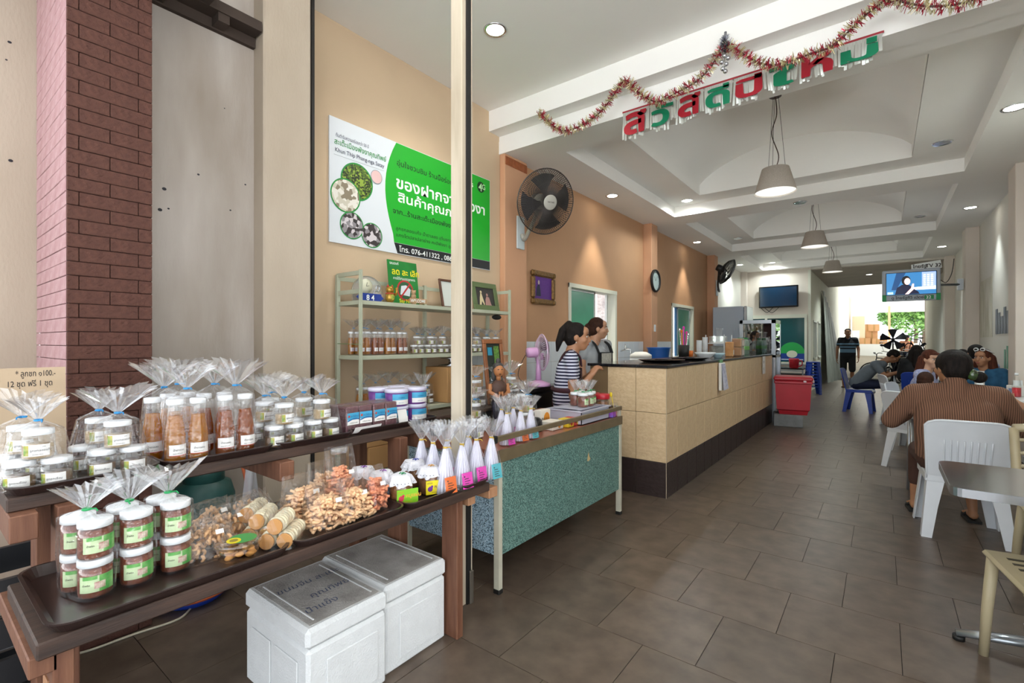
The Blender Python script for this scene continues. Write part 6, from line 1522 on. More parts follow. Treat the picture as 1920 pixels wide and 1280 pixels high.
dining_table('dark edged table beside the person in the grey shirt', (.52, 11.72, 0), .75, .62, mat('dark laminate', '3A3C40', .3))

# ================================================================== PEOPLE
PEND = []
def cap(mb, p, r0, q, r1, n=12, sx=1., side=None):
    """tapered capsule; sx flattens across the given side axis"""
    p, q = Vector(p), Vector(q); d = q - p; L = d.length; t = d.normalized() if L > 1e-6 else Vector((0, 0, 1))
    a = (side - t * side.dot(t)).normalized() if side is not None else t.orthogonal().normalized(); b = t.cross(a); rings = []
    for i in range(1, 4): f = PI / 2 * (1 - i / 3.0); rings.append((p - t * (r0 * math.sin(f)), r0 * math.cos(f)))
    for i in range(0, 3): f = PI / 2 * (i / 3.0); rings.append((q + t * (r1 * math.sin(f)), r1 * math.cos(f)))
    vs = [c + a * (r * sx * math.cos(2 * PI * i / n)) + b * (r * math.sin(2 * PI * i / n)) for c, r in rings for i in range(n)]; m = len(rings)
    vs += [p - t * r0, q + t * r1]; A, Z_ = len(vs) - 2, len(vs) - 1
    fs = [(k * n + i, k * n + (i + 1) % n, (k + 1) * n + (i + 1) % n, (k + 1) * n + i) for k in range(m - 1) for i in range(n)]
    fs += [(A, (i + 1) % n, i) for i in range(n)] + [(Z_, (m - 1) * n + i, (m - 1) * n + (i + 1) % n) for i in range(n)]
    mb.add(vs, fs, True)
def melt(mb, name, m, parent, vox=.011, it=4):
    """fuse the collected shapes into one continuous skin"""
    o = mb.build(name, m, parent); r = o.modifiers.new('r', 'REMESH'); r.mode = 'VOXEL'; r.voxel_size = vox; r.use_smooth_shade = True
    s_ = o.modifiers.new('s', 'SMOOTH'); s_.iterations = it; s_.factor = .5; PEND.append(o); return o
SX = Vector((1, 0, 0))
def hand(mb, w, d, up, curl=.5, sc=1., thumb=1):
    """palm and five fingers from wrist w along d; up is the back of the hand"""
    w, d, up = Vector(w), Vector(d).normalized(), Vector(up); up = (up - d * up.dot(d)).normalized(); s_ = d.cross(up)
    pc = w + d * .045 * sc
    for o in (-.024, -.008, .008, .024): cap(mb, w + s_ * o * .6 * sc, .017 * sc, w + d * .085 * sc + s_ * o * sc, .0115 * sc, 8)
    for i, (o, L) in enumerate(((-.027, .062), (-.009, .075), (.009, .08), (.027, .07))):
        b = w + d * .088 * sc + s_ * o * sc; c1 = curl * .9; e1 = b + (d * math.cos(c1) - up * math.sin(c1)) * L * .5 * sc; c2 = curl * 2.0; e2 = e1 + (d * math.cos(c2) - up * math.sin(c2)) * L * .5 * sc
        cap(mb, b, .0092 * sc, e1, .0085 * sc, 7); cap(mb, e1, .0085 * sc, e2, .0072 * sc, 7)
    tb_ = w + d * .03 * sc + s_ * (.028 * thumb) * sc; t1 = tb_ + (d * .7 + s_ * .6 * thumb - up * .3).normalized() * .035 * sc; cap(mb, tb_, .013 * sc, t1, .0105 * sc, 7); cap(mb, t1, .0105 * sc, t1 + (d * .9 - up * .35).normalized() * .03 * sc, .0085 * sc, 7)
def head_parts(t, hc, rot, sc, skinm, body, hair, hairm, glasses=None, mouthm=None):
    """head shapes go into the body's skin; eyes, brows, mouth, ears and hair follow the head's turn"""
    Rm = Euler(rot).to_matrix(); H = lambda p: Vector(hc) + Rm @ (Vector(p) * sc)
    E = lambda mb, p, r: mb.ell(H(p), tuple(q * sc for q in r), 14, 10, Rm)
    E(body, (0, -.012, .03), (.074, .088, .085)); E(body, (0, .02, -.015), (.062, .068, .085)); E(body, (0, .045, -.07), (.038, .04, .035)); E(body, (0, .055, .05), (.055, .03, .04))
    cap(body, H((0, .085, .018)), .009 * sc, H((0, .102, -.018)), .013 * sc, 8); E(body, (0, .082, -.045), (.022, .014, .009)); E(body, (0, .08, -.056), (.02, .013, .008)); E(body, (.04, .055, -.02), (.025, .025, .025)); E(body, (-.04, .055, -.02), (.025, .025, .025))
    for s_ in (-1, 1): E(body, (s_ * .073, -.008, -.005), (.010, .02, .03))
    cap(body, H((0, -.02, -.04)), .052 * sc, H((0, -.03, -.14)), .056 * sc, 12)
    for s_ in (-1, 1):
        k = MB(); E(k, (s_ * .03, .0745, .012), (.0145, .007, .0065)); k.build('eye', mat('eye white', 'CFC8C2', .3), t)
        k = MB(); E(k, (s_ * .029, .0798, .012), (.0062, .003, .0062)); k.build('iris', mat('dark iris', '1C120E', .2), t)
        k = MB(); cap(k, H((s_ * .013, .086, .03)), .0035 * sc, H((s_ * .045, .076, .032)), .0028 * sc, 6); k.build('eyebrow', hairm, t)
    k = MB(); E(k, (0, .0935, -.05), (.019, .005, .0055)); k.build('mouth', mouthm or mat('lips', '9A5048', .5), t)
    if hair:
        k = MB()
        for h_ in hair:
            if h_[0] == 'e': E(k, h_[1], h_[2])
            else: cap(k, H(h_[1]), h_[2] * sc, H(h_[3]), h_[4] * sc, 10)
        melt(k, 'hair', hairm, t, .0075 * sc, 3)
    return H
def hairmat(nm, c1, c2): return mat(nm, c1, .6, col2=c2, vscale=30, bump=.5, bscale=90, stretch=(3, 3, .35), spec=.15)
HB = hairmat('black hair', '120F0E', '241D1A'); HR = hairmat('dark brown hair', '2A1A14', '43291D'); HRR = hairmat('red brown hair', '3A1E16', '5E3222')
def skin(nm, c): return mat(nm, c, .5, var=.05, vscale=9)
SK1 = skin('tan skin', 'A87858'); SK2 = skin('light tan skin', 'B98A6C'); SK3 = skin('brown skin', '8E6044'); SK4 = skin('fair skin', 'C49A80')
CAPH = [('e', (0, -.022, .035), (.083, .092, .088)), ('e', (0, -.045, -.01), (.078, .065, .08))]
def person(label, loc, rz, J, skinm, cl, hair, hairm, sc=1., head_rot=(0, 0, 0), vox=.011, hands=None, build=1., extras=None, legs_bare=False, feet=True, noface=False):
    """J holds joints in the person's own frame (facing +Y). cl: dict of clothing materials and lengths"""
    t = thing('person', label, 'person', loc, rz); t.scale = (sc,) * 3
    b = MB(); V = Vector; B_ = build
    hips, chest, neck, head = V(J['hips']), V(J['chest']), V(J['neck']), V(J['head'])
    ax = V(J.get('side', (1, 0, 0)))
    shw, hw = .165 * (.9 + .1 * B_), .095 * B_
    fwd = V((0, 1, 0))
    shirt = MB(); pants = MB()
    def torso(mb, e):
        for s_ in (-1, 1):
            cap(mb, hips + ax * (s_ * hw * .8), .105 * B_ + e, chest + ax * (s_ * .085 * B_), .098 * B_ + e, 14)
            cap(mb, chest + ax * (s_ * .085 * B_), .098 * B_ + e, neck + ax * (s_ * .07) - V((0, 0, .05)), .06 + e, 12)
            cap(mb, neck + ax * (s_ * .04) - V((0, 0, .03)), .045 + e, V(J['sh' + ('R' if s_ > 0 else 'L')]), .058 * B_ + e, 10)
        cap(mb, hips, .11 * B_ + e, chest, .1 * B_ + e, 14)
    torso(b, -.012); torso(shirt, .006)
    if cl.get('collar'): cap(shirt, neck + V((0, -.02, -.06)), .09, neck + V((0, -.025, .012)), .07, 12)
    sl = cl.get('sleeve', .5)
    for s_ in 'LR':
        sh_, el, wr = V(J['sh' + s_]), V(J['el' + s_]), V(J['wr' + s_])
        cap(b, sh_, .05 * B_, el, .039 * B_, 10); cap(b, el, .039 * B_, wr, .026, 10)
        if sl <= 1: e_ = sh_.lerp(el, sl); cap(shirt, sh_, .06 * B_, e_, .052 * B_ + .004, 12)
        else: cap(shirt, sh_, .062 * B_, el, .052 * B_, 12); cap(shirt, el, .052 * B_, el.lerp(wr, sl - 1), .043, 12)
        hd = (hands or {}).get(s_)
        d = (wr - el).normalized()
        if hd: hand(b, wr, hd[0], hd[1], hd[2], 1.0, hd[3])
        else: hand(b, wr, d, ax * (1 if s_ == 'R' else -1), .5, 1.0, 1 if s_ == 'L' else -1)
        hp, kn, an = hips + ax * (hw * (1 if s_ == 'R' else -1)) - V((0, 0, .02)), V(J['kn' + s_]), V(J['an' + s_])
        cap(b, hp, .078 * B_, kn, .05, 10); cap(b, kn, .05, kn.lerp(an, .35) , .046, 10); cap(b, kn.lerp(an, .35), .046, an, .031, 10)
        pl_ = cl.get('leg', 1.9)
        if pl_ <= 1: cap(pants, hp, .092 * B_, hp.lerp(kn, pl_), .082, 12)
        else: cap(pants, hp, .092 * B_, kn, .066, 12); cap(pants, kn, .066, kn.lerp(an, pl_ - 1), .052, 12)
        if feet:
            fd = V(J.get('foot', (0, 1, 0))); cap(b, an + V((0, 0, -.035)) - fd * .02, .032, an + V((0, 0, -.05)) + fd * .12, .024, 8)
            for o in (-.028, -.014, 0, .013, .026): cap(b, an + V((0, 0, -.055)) + fd * .12 + ax * o, .011, an + V((0, 0, -.058)) + fd * .155 + ax * o, .010, 6)
            k = MB(); f0 = an + V((0, 0, 0)); z_ = an.z - .085
            k.prism([(f0.x + ax.x * c_ + fd.x * d_, f0.y + ax.y * c_ + fd.y * d_) for c_, d_ in ((-.04, -.06), (.04, -.06), (.048, .1), (.03, .175), (-.03, .175), (-.048, .1))], z_, z_ + .018, 'XY'); so = k.build('sandal', cl.get('shoe', M_black), t)
            k = MB(); k.tube([an + V((0, 0, -.07)) + ax * -.045 + fd * .07, an + V((0, 0, -.028)) + fd * .085, an + V((0, 0, -.07)) + ax * .045 + fd * .07], .01, 6); k.build('strap', cl.get('shoe', M_black), so)
    cap(pants, hips + ax * -.05, .118 * B_, hips + ax * .05, .118 * B_, 12)
    H = head_parts(t, head, head_rot, J.get('hs', 1.), skinm, b, hair, hairm)
    cap(b, head + V((0, -.02, -.05)), .05, neck, .056, 12)
    melt(b, 'body', skinm, t, vox); melt(shirt, 'shirt', cl['shirt'], t, vox + .003, 3); melt(pants, 'trousers', cl['pants'], t, vox + .004, 3)
    if extras: extras(t, J, H)
    return t
def standing(**k):
    J = dict(hips=(0, 0, .90), chest=(0, .0, 1.20), neck=(0, -.01, 1.37), head=(0, .01, 1.51), shL=(-.175, 0, 1.33), shR=(.175, 0, 1.33), elL=(-.22, -.02, 1.07), elR=(.22, -.02, 1.07), wrL=(-.23, .06, .84), wrR=(.23, .06, .84), knL=(-.10, .02, .48), knR=(.10, .02, .48), anL=(-.10, -.02, .085), anR=(.10, -.02, .085)); J.update(k); return J
def seated(lean=0., **k):
    c_, s_ = math.cos(lean), math.sin(lean); hz = .53
    U = lambda x, y, z_: (x, y * c_ + z_ * s_, hz + z_ * c_ - y * s_)
    J = dict(hips=(0, -.02, hz), chest=U(0, 0, .30), neck=U(0, .01, .47), head=U(0, .035, .61), shL=U(-.175, 0, .43), shR=U(.175, 0, .43), elL=U(-.22, .06, .18), elR=U(.22, .06, .18), wrL=(-.13, .30, .74), wrR=(.13, .30, .74), knL=(-.11, .36, .50), knR=(.11, .36, .50), anL=(-.11, .34, .085), anR=(.11, .34, .085)); J.update(k); return J
# --- staff in the striped top
M_strp = stripes('navy white stripes', '1C1C3C', 'C9CBDA', 34, 'Z', .5)
M_maro = mat('maroon apron cloth', '3A1A22', .85, var=.1, vscale=10)
def apron1(t, J, H):
    k = MB(); k.tube([(.205 * math.cos(a), -.015 + .128 * math.sin(a), .99) for a in [2 * PI * i / 24 for i in range(24)]], .022, 8, closed=True, flat=1.); k.build('apron_belt', M_maro, t)
    k = MB(); k.grid(lambda u, v: ((u - .5) * (.26 + .14 * (1 - v)), .095 + .035 * math.cos((u - .5) * 2.4) , .50 + .68 * v), 8, 6); k.build('apron_bib', M_maro, t)
    for s_ in (-1, 1):
        k = MB(); k.tube(spline([(s_ * .09, .12, 1.2), (s_ * .09, .10, 1.30), (s_ * .09, .0, 1.345), (s_ * .05, -.085, 1.22), (-s_ * .10, -.115, 1.0)], 6), .02, 6, flat=.4); k.build('apron_strap', M_maro, t)
    k = MB(); k.ell(H((.078, -.002, -.045)), .006, 8, 6); k.build('earring', mat('pearl', 'D8D4CC', .3), t)
    k = MB(); k.tube([H((.028 * math.cos(a), -.09 + .012 * math.sin(a), .06 + .02 * math.sin(a))) for a in [2 * PI * i / 14 for i in range(14)]], .008, 6, closed=True); k.build('hair_tie', M_black, t)
person('person in a navy and white striped top and maroon apron, hands clasped beside the counter', (-2.185, 3.64, 0), -1.0,
       standing(hips=(0, -.03, .88), chest=(0, .0, 1.17), neck=(0, .03, 1.34), head=(.0, .09, 1.468), hs=1.13, shL=(-.165, .02, 1.27), shR=(.165, .02, 1.27), elL=(-.15, .06, .98), elR=(.19, .04, .94), wrL=(-.02, .20, 1.12), wrR=(.05, .21, 1.12), knL=(-.1, .02, .46), knR=(.1, .02, .46)),
       SK1, dict(shirt=M_strp, pants=M_maro, sleeve=.45, leg=1.8), CAPH + [('e', (0, -.075, .085), (.035, .035, .035)), ('c', (0, -.085, .10), .03, (0, -.13, .04), .034), ('c', (0, -.13, .04), .034, (0, -.15, -.06), .03), ('c', (0, -.15, -.06), .03, (0, -.155, -.13), .012)], HB, .945, (-.12, 0, -.12), .009,
       hands={'R': ((-.08, .55, .8), (.6, -.6, .5), .9, -1), 'L': ((.1, .6, .75), (-.5, -.6, .5), .9, 1)}, extras=apron1, build=1.06)
M_gts = mat('pale grey jersey', '9FA3A6', .9, var=.04, vscale=12); M_blk = mat('black cloth', '0F1013', .85); M_navy = mat('navy cloth', '141A2E', .85)
def apron2(t, J, H):
    k = MB(); k.grid(lambda u, v: ((u - .5) * (.30 - .05 * v), .125 + .03 * math.cos((u - .5) * 2.4), .55 + .70 * v), 8, 6); k.build('apron_bib', MATS['black cloth'], t)
    k = MB(); k.grid(lambda u, v: ((u - .5) * .17, .158 - .012 * abs(u - .5), 1.14 + .10 * v), 5, 4); k.build('apron_patch', mat('cream patch', 'C9C6BC', .8, col2='A9A69C', vscale=40), t)
    for s_ in (-1, 1):
        k = MB(); k.tube(spline([(s_ * .11, .135, 1.24), (s_ * .115, .085, 1.335), (s_ * .10, -.01, 1.375), (s_ * .06, -.1, 1.28)], 6), .026, 6, flat=.3); k.build('apron_strap', M_blk, t)
    k = MB(); k.tube(spline([(-.06, .05, 1.39), (-.03, .13, 1.3), (0, .145, 1.26), (.03, .13, 1.3), (.06, .05, 1.39)], 5), .002, 5); k.build('necklace', M_chrome, t)
person('person in a grey shirt and black apron behind the counter end', (-2.57, 4.90, 0), -1.8, standing(head=(.0, .03, 1.515), hs=1.1), SK2, dict(shirt=M_gts, pants=M_blk, sleeve=.5, leg=1.8), CAPH + [('e', (0, -.10, .0), (.05, .05, .055)), ('c', (-.05, -.08, -.06), .03, (-.04, -.02, -.16), .02)], HR, .985, (-.08, 0, .75), .011, extras=apron2, build=1.12)
# --- walker in the passage
def polo(t, J, H):
    k = MB(); k.tube(spline([(-.06, .03, 1.39), (0, .10, 1.33), (.06, .03, 1.39), (0, -.06, 1.41)], 5, True), .014, 6, closed=True); k.build('collar', M_navy, t)
def polo_mat():
    m = mat('navy polo with blue bands', '0E1018', .85); t = m.node_tree; b = t.nodes['Principled BSDF']; tc = t.nodes.new('ShaderNodeTexCoord'); sp = t.nodes.new('ShaderNodeSeparateXYZ'); t.links.new(tc.outputs['Object'], sp.inputs[0])
    mr = t.nodes.new('ShaderNodeMapRange'); mr.inputs[1].default_value = .8; mr.inputs[2].default_value = 1.4; t.links.new(sp.outputs['Z'], mr.inputs[0]); cr = t.nodes.new('ShaderNodeValToRGB'); cr.color_ramp.interpolation = 'CONSTANT'; e = cr.color_ramp.elements
    nv, bl = (*srgb('0E1018'), 1), (*srgb('5E7E96'), 1); e[0].color = nv; e[1].color = nv; e[1].position = .95
    for p, c_ in ((.28, bl), (.44, nv), (.50, bl), (.57, nv), (.64, bl), (.71, nv)): q = e.new(p); q.color = c_
    t.links.new(mr.outputs[0], cr.inputs[0]); t.links.new(cr.outputs[0], b.inputs['Base Color']); return m
person('person in a navy polo with pale blue bands walking in from the back', (-.80, 17.2, 0), PI + .05, standing(elL=(-.24, -.02, 1.06), elR=(.24, -.02, 1.06), wrL=(-.24, .1, .82), wrR=(.25, .06, .80), knL=(-.1, .06, .48), anL=(-.1, -.04, .085), knR=(.1, .01, .48), anR=(.1, .03, .085)), SK3, dict(shirt=polo_mat(), pants=M_blk, sleeve=.55, leg=.95), [('e', (0, -.02, .055), (.079, .086, .07)), ('e', (0, -.05, .0), (.076, .06, .06))], HB, 1.06, (-.12, 0, 0), .012, extras=polo)
# --- seated diners
M_hgr = mat('heather grey jersey', '6E7880', .9, var=.05, vscale=30); M_jean = mat('dark blue denim', '141E38', .85, var=.12, vscale=40)
def specs(t, J, H):
    for s_ in (-1, 1):
        k = MB(); k.tube([H((s_ * .033 + .024 * math.cos(a), .095, .01 + .018 * math.sin(a))) for a in [2 * PI * i / 12 for i in range(12)]], .0025, 5, closed=True); k.build('lens_rim', M_black, t)
        k = MB(); k.tube([H((s_ * .057, .095, .012)), H((s_ * .08, .0, .008))], .0025, 5); k.build('temple', M_black, t)
person('seated person in a grey shirt and jeans bending over the table on a blue chair', (-.36, 11.42, 0), -PI / 2 - .08, seated(.62, head=(0, .50, 1.02), neck=(0, .36, .93), wrL=(-.1, .62, .76), wrR=(.12, .6, .76), elL=(-.2, .42, .68), elR=(.22, .40, .68), anL=(-.12, .42, .085), anR=(.12, .5, .085), knL=(-.11, .42, .52), knR=(.11, .42, .52)), SK1, dict(shirt=M_hgr, pants=M_jean, sleeve=.6, leg=1.9), [('e', (0, -.02, .045), (.084, .094, .08)), ('e', (0, -.05, 0), (.08, .06, .06))], HB, 1.05, (-.75, 0, 0), .012, extras=specs, build=1.08)
LONG = lambda: CAPH + [('c', (-.06, -.05, .0), .05, (-.085, -.05, -.22), .055), ('c', (.06, -.05, .0), .05, (.085, -.05, -.22), .055), ('c', (0, -.08, .0), .06, (0, -.11, -.24), .07)]
person('seated person with long black hair and a black top, back turned, on a blue chair', (.48, 10.93, 0), 0.05, seated(.1), SK2, dict(shirt=M_blk, pants=M_jean, sleeve=1.5), LONG(), HB, 1.03, (0, 0, 0), .013)
person('seated person with long brown hair looking down towards the table', (.37, 7.78, 0), -PI / 2 - .35, seated(.12), SK4, dict(shirt=mat('pale check cotton', '7E86B4', .9, col2='B4B8D0', vscale=60), pants=M_jean, sleeve=.6), LONG() + [('e', (0, .055, .075), (.058, .03, .022))], HRR, 1.0, (-.15, .0, -.6), .011)
person('small dark-haired child in a navy top seen from behind', (.34, 6.66, 0), -.55, seated(.05), SK2, dict(shirt=M_navy, pants=M_navy, sleeve=.7), [('e', (0, -.02, .03), (.086, .096, .09)), ('e', (0, -.045, -.02), (.082, .07, .075))], HR, .82, (-.1, 0, .1), .012)
M_knit = stripes('brown ribbed knit', '5E4232', '86614C', 80, 'X', .5, .95, .02, .6)
def bun(t, J, H):
    k = MB(); k.ell(H((.085, -.105, -.06)), (.045, .04, .042), 16, 10); k.build('hair_bun', HB, t)
    k = MB(); k.ell(H((.045, -.108, -.045)), (.032, .03, .042), 14, 9); k.build('hair_clip', mat('dark green clip', '23301A', .2, col2='3E5A2A', vscale=40, coat=.8), t)
person('large seated person in a brown ribbed jacket with a black hair bun, back turned', (.43, 4.66, 0), .1, seated(.16, shL=(-.225, .09, .955), shR=(.225, .09, .955), elL=(-.36, .16, .74), elR=(.37, .17, .72), wrL=(-.2, .36, .78), wrR=(.2, .38, .78), head=(-.01, .15, 1.155), neck=(0, .10, 1.03), anL=(-.19, .36, .085), anR=(.14, .30, .085), knL=(-.17, .34, .5), hs=1.12), SK1, dict(collar=True, shirt=M_knit, pants=mat('brown trousers', '4A3026', .9), sleeve=1.7, leg=1.6), [('e', (0, -.022, .03), (.09, .105, .093)), ('e', (0, -.055, -.015), (.086, .068, .075))], HB, 1.0, (-.05, 0, .45), .010, build=1.3, extras=bun)
M_den = mat('blue denim jacket', '16405E', .85, col2='245A7C', vscale=12)
def shades(t, J, H):
    for s_ in (-1, 1):
        k = MB(); k.tube([H((s_ * .034 + .026 * math.cos(a), .056 - .01 * math.cos(a), .115 + .017 * math.sin(a))) for a in [2 * PI * i / 14 for i in range(14)]], .007, 6, closed=True); k.build('sunglasses_rim', M_lid, t)
        k = MB(); k.ell(H((s_ * .034, .054, .115)), (.022, .006, .013), 12, 6); k.build('sunglasses_lens', M_black, t)
        k = MB(); k.tube([H((s_ * .062, .046, .112)), H((s_ * .092, -.05, .06))], .006, 6); k.build('sunglasses_arm', M_lid, t)
    k = MB(); k.grid(lambda u, v: ((u - .5) * .1, .135 + .01 * v, .72 + .26 * v), 4, 4); k.build('shirt_front', M_label, t)
person('seated person in a blue denim jacket with white sunglasses on the head', (1.04, 8.52, 0), PI - .5, seated(.05), SK1, dict(shirt=M_den, pants=M_jean, sleeve=1.8), LONG(), HRR, 1.0, (-.05, 0, -.1), .010, extras=shades)
person('seated person in a lilac shirt with black hair, back turned, by the right wall', (1.05, 9.36, 0), .0, seated(.08), SK2, dict(shirt=mat('pale lilac cotton', 'A9B0D0', .9), pants=M_jean, sleeve=.6), [('e', (0, -.02, .035), (.086, .097, .092)), ('e', (0, -.045, -.015), (.082, .07, .075))], HB, 1.04, (0, 0, .25), .013)
person('seated person in black at the far table beyond the lilac shirt', (.99, 10.1, 0), .05, seated(.1), SK2, dict(shirt=M_blk, pants=M_blk, sleeve=.6), [('e', (0, -.02, .035), (.086, .097, .092)), ('e', (0, -.045, -.015), (.082, .07, .075))], HB, .98, (0, 0, 0), .014)
person('person at the near right wall table, only a bare forearm in view', (1.15, 5.36, 0), .0, seated(.15, elL=(-.2, .32, .78), wrL=(-.24, .60, .83)), SK3, dict(shirt=M_blk, pants=M_jean, sleeve=.5), CAPH, HB, 1.0, (0, 0, 0), .013)
person('person in black standing behind the drinks cooler, one arm in view', (-1.78, 10.15, 0), -.2, standing(), SK3, dict(shirt=M_blk, pants=M_blk, sleeve=.5), CAPH, HB, 1.0, (0, 0, 0), .013)
# ================================================================== THINGS ON AND BEHIND THE SERVING COUNTER
ZK = 1.146
def onc(px, x=-1.78): p = at_x(px, 660, x); return (x, p.y, ZK)
GK = 'things on the serving counter'
def lid_tray(px, x, w, d, label, rz):
    p = onc(px, x); t = thing('black_platter', label, 'platter', p, rz, GK); k = MB(); k.lathe([(.02, 0), (w * .8, .002), (w, .022), (w * 1.02, .024), (w * .8, .008), (.001, .006)], 28, sy=d); k.build('dish', mat('black melamine', '17141A', .25), t); k = MB(); k.lathe([(w * .3, .02), (w * .28, .03), (.001, .032)], 18, sy=d); k.build('lid_knob', MATS['black melamine'], t); return t
lid_tray(1240, -1.75, .22, 1.1, 'black platter at the near end of the serving counter', 0)
lid_tray(1292, -1.72, .21, 1.2, 'black platter in the middle of the serving counter', .2)
t = thing('rice_cooker', 'white rice cooker standing behind the near counter end', 'rice cooker', (-2.75, 6.6, .88), 0); k = MB(); k.lathe([(.13, 0), (.15, .02), (.155, .2), (.15, .24)], 28); k.build('body', M_lid, t); k = MB(); k.lathe([(.155, .24), (.15, .28), (.08, .32), (.001, .325)], 28); k.build('lid', M_label, t); k = MB(); k.box((.14, -.04, .05), (.17, .04, .13), .008); k.build('switch_panel', M_frame, t)
kb = thing('back_worktop', 'pale tiled worktop along the wall behind the counter', 'worktop', (-3.09, 5.0, 0)); MB().box((0, 0, .82), (.5, 5.6, .88), .004).build('top', M_steel, kb); MB().box((.02, .05, 0), (.46, 5.55, .82)).build('cabinet', M_cool, kb)
t = thing('blue_basin', 'bright blue plastic basin on the back worktop', 'basin', (-2.92, 7.75, .881)); k = MB(); k.lathe([(.12, 0), (.13, .01), (.18, .36), (.19, .365), (.175, .36), (.12, .02), (.001, .02)], 28); k.build('bowl', mat('bright blue plastic', '1E62B8', .35), t); k = MB(); k.tube([(.19 * math.cos(a), .19 * math.sin(a), .365) for a in [2 * PI * i / 24 for i in range(24)]], .008, 6, closed=True); k.build('rim', MATS['bright blue plastic'], t)
t = thing('chopping_board', 'pale wooden chopping board on the back worktop', 'chopping board', (-2.86, 6.15, .881), 0, None); MB().box((-.18, -.12, 0), (.18, .12, .03), .006).build('board', M_pale, t); k = MB(); k.tube([(.18, 0, .015), (.26, 0, .015)], .014, 8); k.build('handle', M_pale, t)
t = thing('tap', 'chrome tap on the wall above the back worktop', 'tap', (XL + .01, 6.98, 1.2)); k = MB(); k.tube(spline([(0, 0, 0), (.1, 0, .03), (.16, 0, .02), (.17, 0, -.04)], 5), .012, 8); k.build('spout', M_chrome, t); k = MB(); k.lathe([(.02, 0), (.02, .03), (.006, .04), (.006, .08)], 10, (.08, 0, .03)); k.build('valve', M_chrome, t)
def cup_stack(px, x, label, n=6, r=.036, m=None):
    t = thing('cup_stack', label, 'cups', onc(px, x), 0, GK)
    for i in range(n): k = MB(); k.lathe([(r * .78, 0), (r, .085), (r * 1.05, .088), (r * .95, .086)], 16, (0, 0, i * .022), cap=True); k.build('cup', m or M_lid, t)
cup_stack(1311, -1.95, 'left stack of white paper cups on the counter', 7); cup_stack(1322, -1.95, 'taller right stack of white paper cups on the counter', 9); cup_stack(1432, -1.62, 'stack of white paper cups beside the drinks cooler', 7)
t = thing('utensil_pot', 'dark pot of spoons and coloured straws on the counter', 'utensil pot', onc(1282, -1.95), 0, GK); k = MB(); k.lathe([(.06, 0), (.065, .16), (.06, .16), (.055, .01), (.001, .01)], 18); k.build('pot', M_black, t)
for i, (a, m) in enumerate(((0, M_chrome), (1.2, mat('hot pink plastic', 'E03A9A', .4)), (2.4, mat('orange plastic', 'E87A2A', .4)), (3.6, M_chrome), (5, mat('pink card', 'E860B0', .5)))):
    k = MB(); k.tube([(.02 * math.cos(a), .02 * math.sin(a), .02), (.05 * math.cos(a), .05 * math.sin(a), .27 + .02 * i)], .007, 6); k.ell((.052 * math.cos(a), .052 * math.sin(a), .29 + .02 * i), (.015, .006, .024), 8, 6); k.build('utensil', m, t)
t = thing('glass_pot', 'orange-filled glass jar beside the utensil pot', 'jar', onc(1294, -1.9), 0, GK); k = MB(); k.lathe([(.04, 0), (.045, .12), (.04, .14)], 16); k.build('jar', M_jar, t); k = MB(); k.lathe([(.036, .003), (.04, .09), (.001, .09)], 14); k.build('contents', MATS['orange plastic'], t)
def bowl(px, x, r, h, m, label): t = thing('bowl', label, 'bowl', onc(px, x), 0, GK); k = MB(); k.lathe([(r * .45, 0), (r * .5, .008), (r * .9, h * .7), (r, h), (r * .96, h), (r * .45, .016), (.001, .014)], 24); k.build('bowl_body', m, t); k = MB(); k.lathe([(r * .44, -.0), (r * .44, .006)], 20); k.build('foot_ring', m, t); return t
bowl(1322, -1.68, .12, .075, M_lid, 'large white bowl on the serving counter'); bowl(1346, -1.60, .085, .06, mat('pale blue glaze', 'A9C6D0', .3), 'pale blue bowl of cutlery on the serving counter')
t = thing('dish_rack', 'white two-tier wire rack of upside-down glasses on the counter', 'dish rack', onc(1348, -1.9), 0, GK)
for z_ in (.03, .17):
    MB().box((-.13, -.22, z_), (.13, .22, z_ + .012)).build('shelf', M_lid, t)
for x in (-.13, .12):
    for y in (-.22, .21): MB().box((x, y, 0), (x + .01, y + .01, .3)).build('post', M_lid, t)
gls = MB().lathe([(.03, 0), (.034, .1), (.031, .1), (.027, .006), (.001, .006)], 14).mesh('glass'); gls.materials.append(M_jar)
for z_ in (.042, .182):
    for i in range(5):
        for j in range(2): link('glass', gls, None, t, (-.06 + .1 * j, -.17 + i * .085, z_))
for i in range(4): k = MB(); k.tube([(.0, -.15 + i * .1, .28), (.01, -.15 + i * .1, .40)], .01, 6); k.build('upright_bottle_neck', M_jar, t)
t = thing('bread_pack', 'stack of two wrapped bread loaves on the serving counter', 'bread', onc(1386, -1.6), 0, GK)
for z_ in (0, .125):
    MB().box((-.06, -.16, z_), (.06, .02, z_ + .12), .012).build('loaf', mat('bread crust', 'B07A48', .8, col2='C99A68', vscale=14), t); MB().box((-.064, -.165, z_ - .001), (.066, .03, z_ + .123), .01).build('wrap', film('bread wrap', (.95, .95, .95), .12, .6, haze=.12), t); MB().box((.0665, -.13, z_ + .02), (.0672, -.01, z_ + .1)).build('label', mat('bread label', 'D8CCC0', .6), t)
t = thing('bread_pack', 'smaller wrapped loaf leaning beside the bread stack', 'bread', onc(1368, -1.62), .1, GK); MB().box((-.05, -.05, 0), (.05, .05, .2), .01).build('loaf', MATS['bread crust'], t); MB().box((.0505, -.03, .03), (.0512, .03, .09)).build('label', M_label, t)
wbm = [MB().lathe([(.032, 0), (.035, .005), (.035, .16), (.028, .2), (.013, .235), (.013, .245)], 14).mesh('bottle'), MB().lathe([(.015, .24), (.015, .262), (.001, .263)], 12).mesh('cap'), MB().lathe([(.0357, .07), (.0357, .13)], 14, cap=False).mesh('label')]
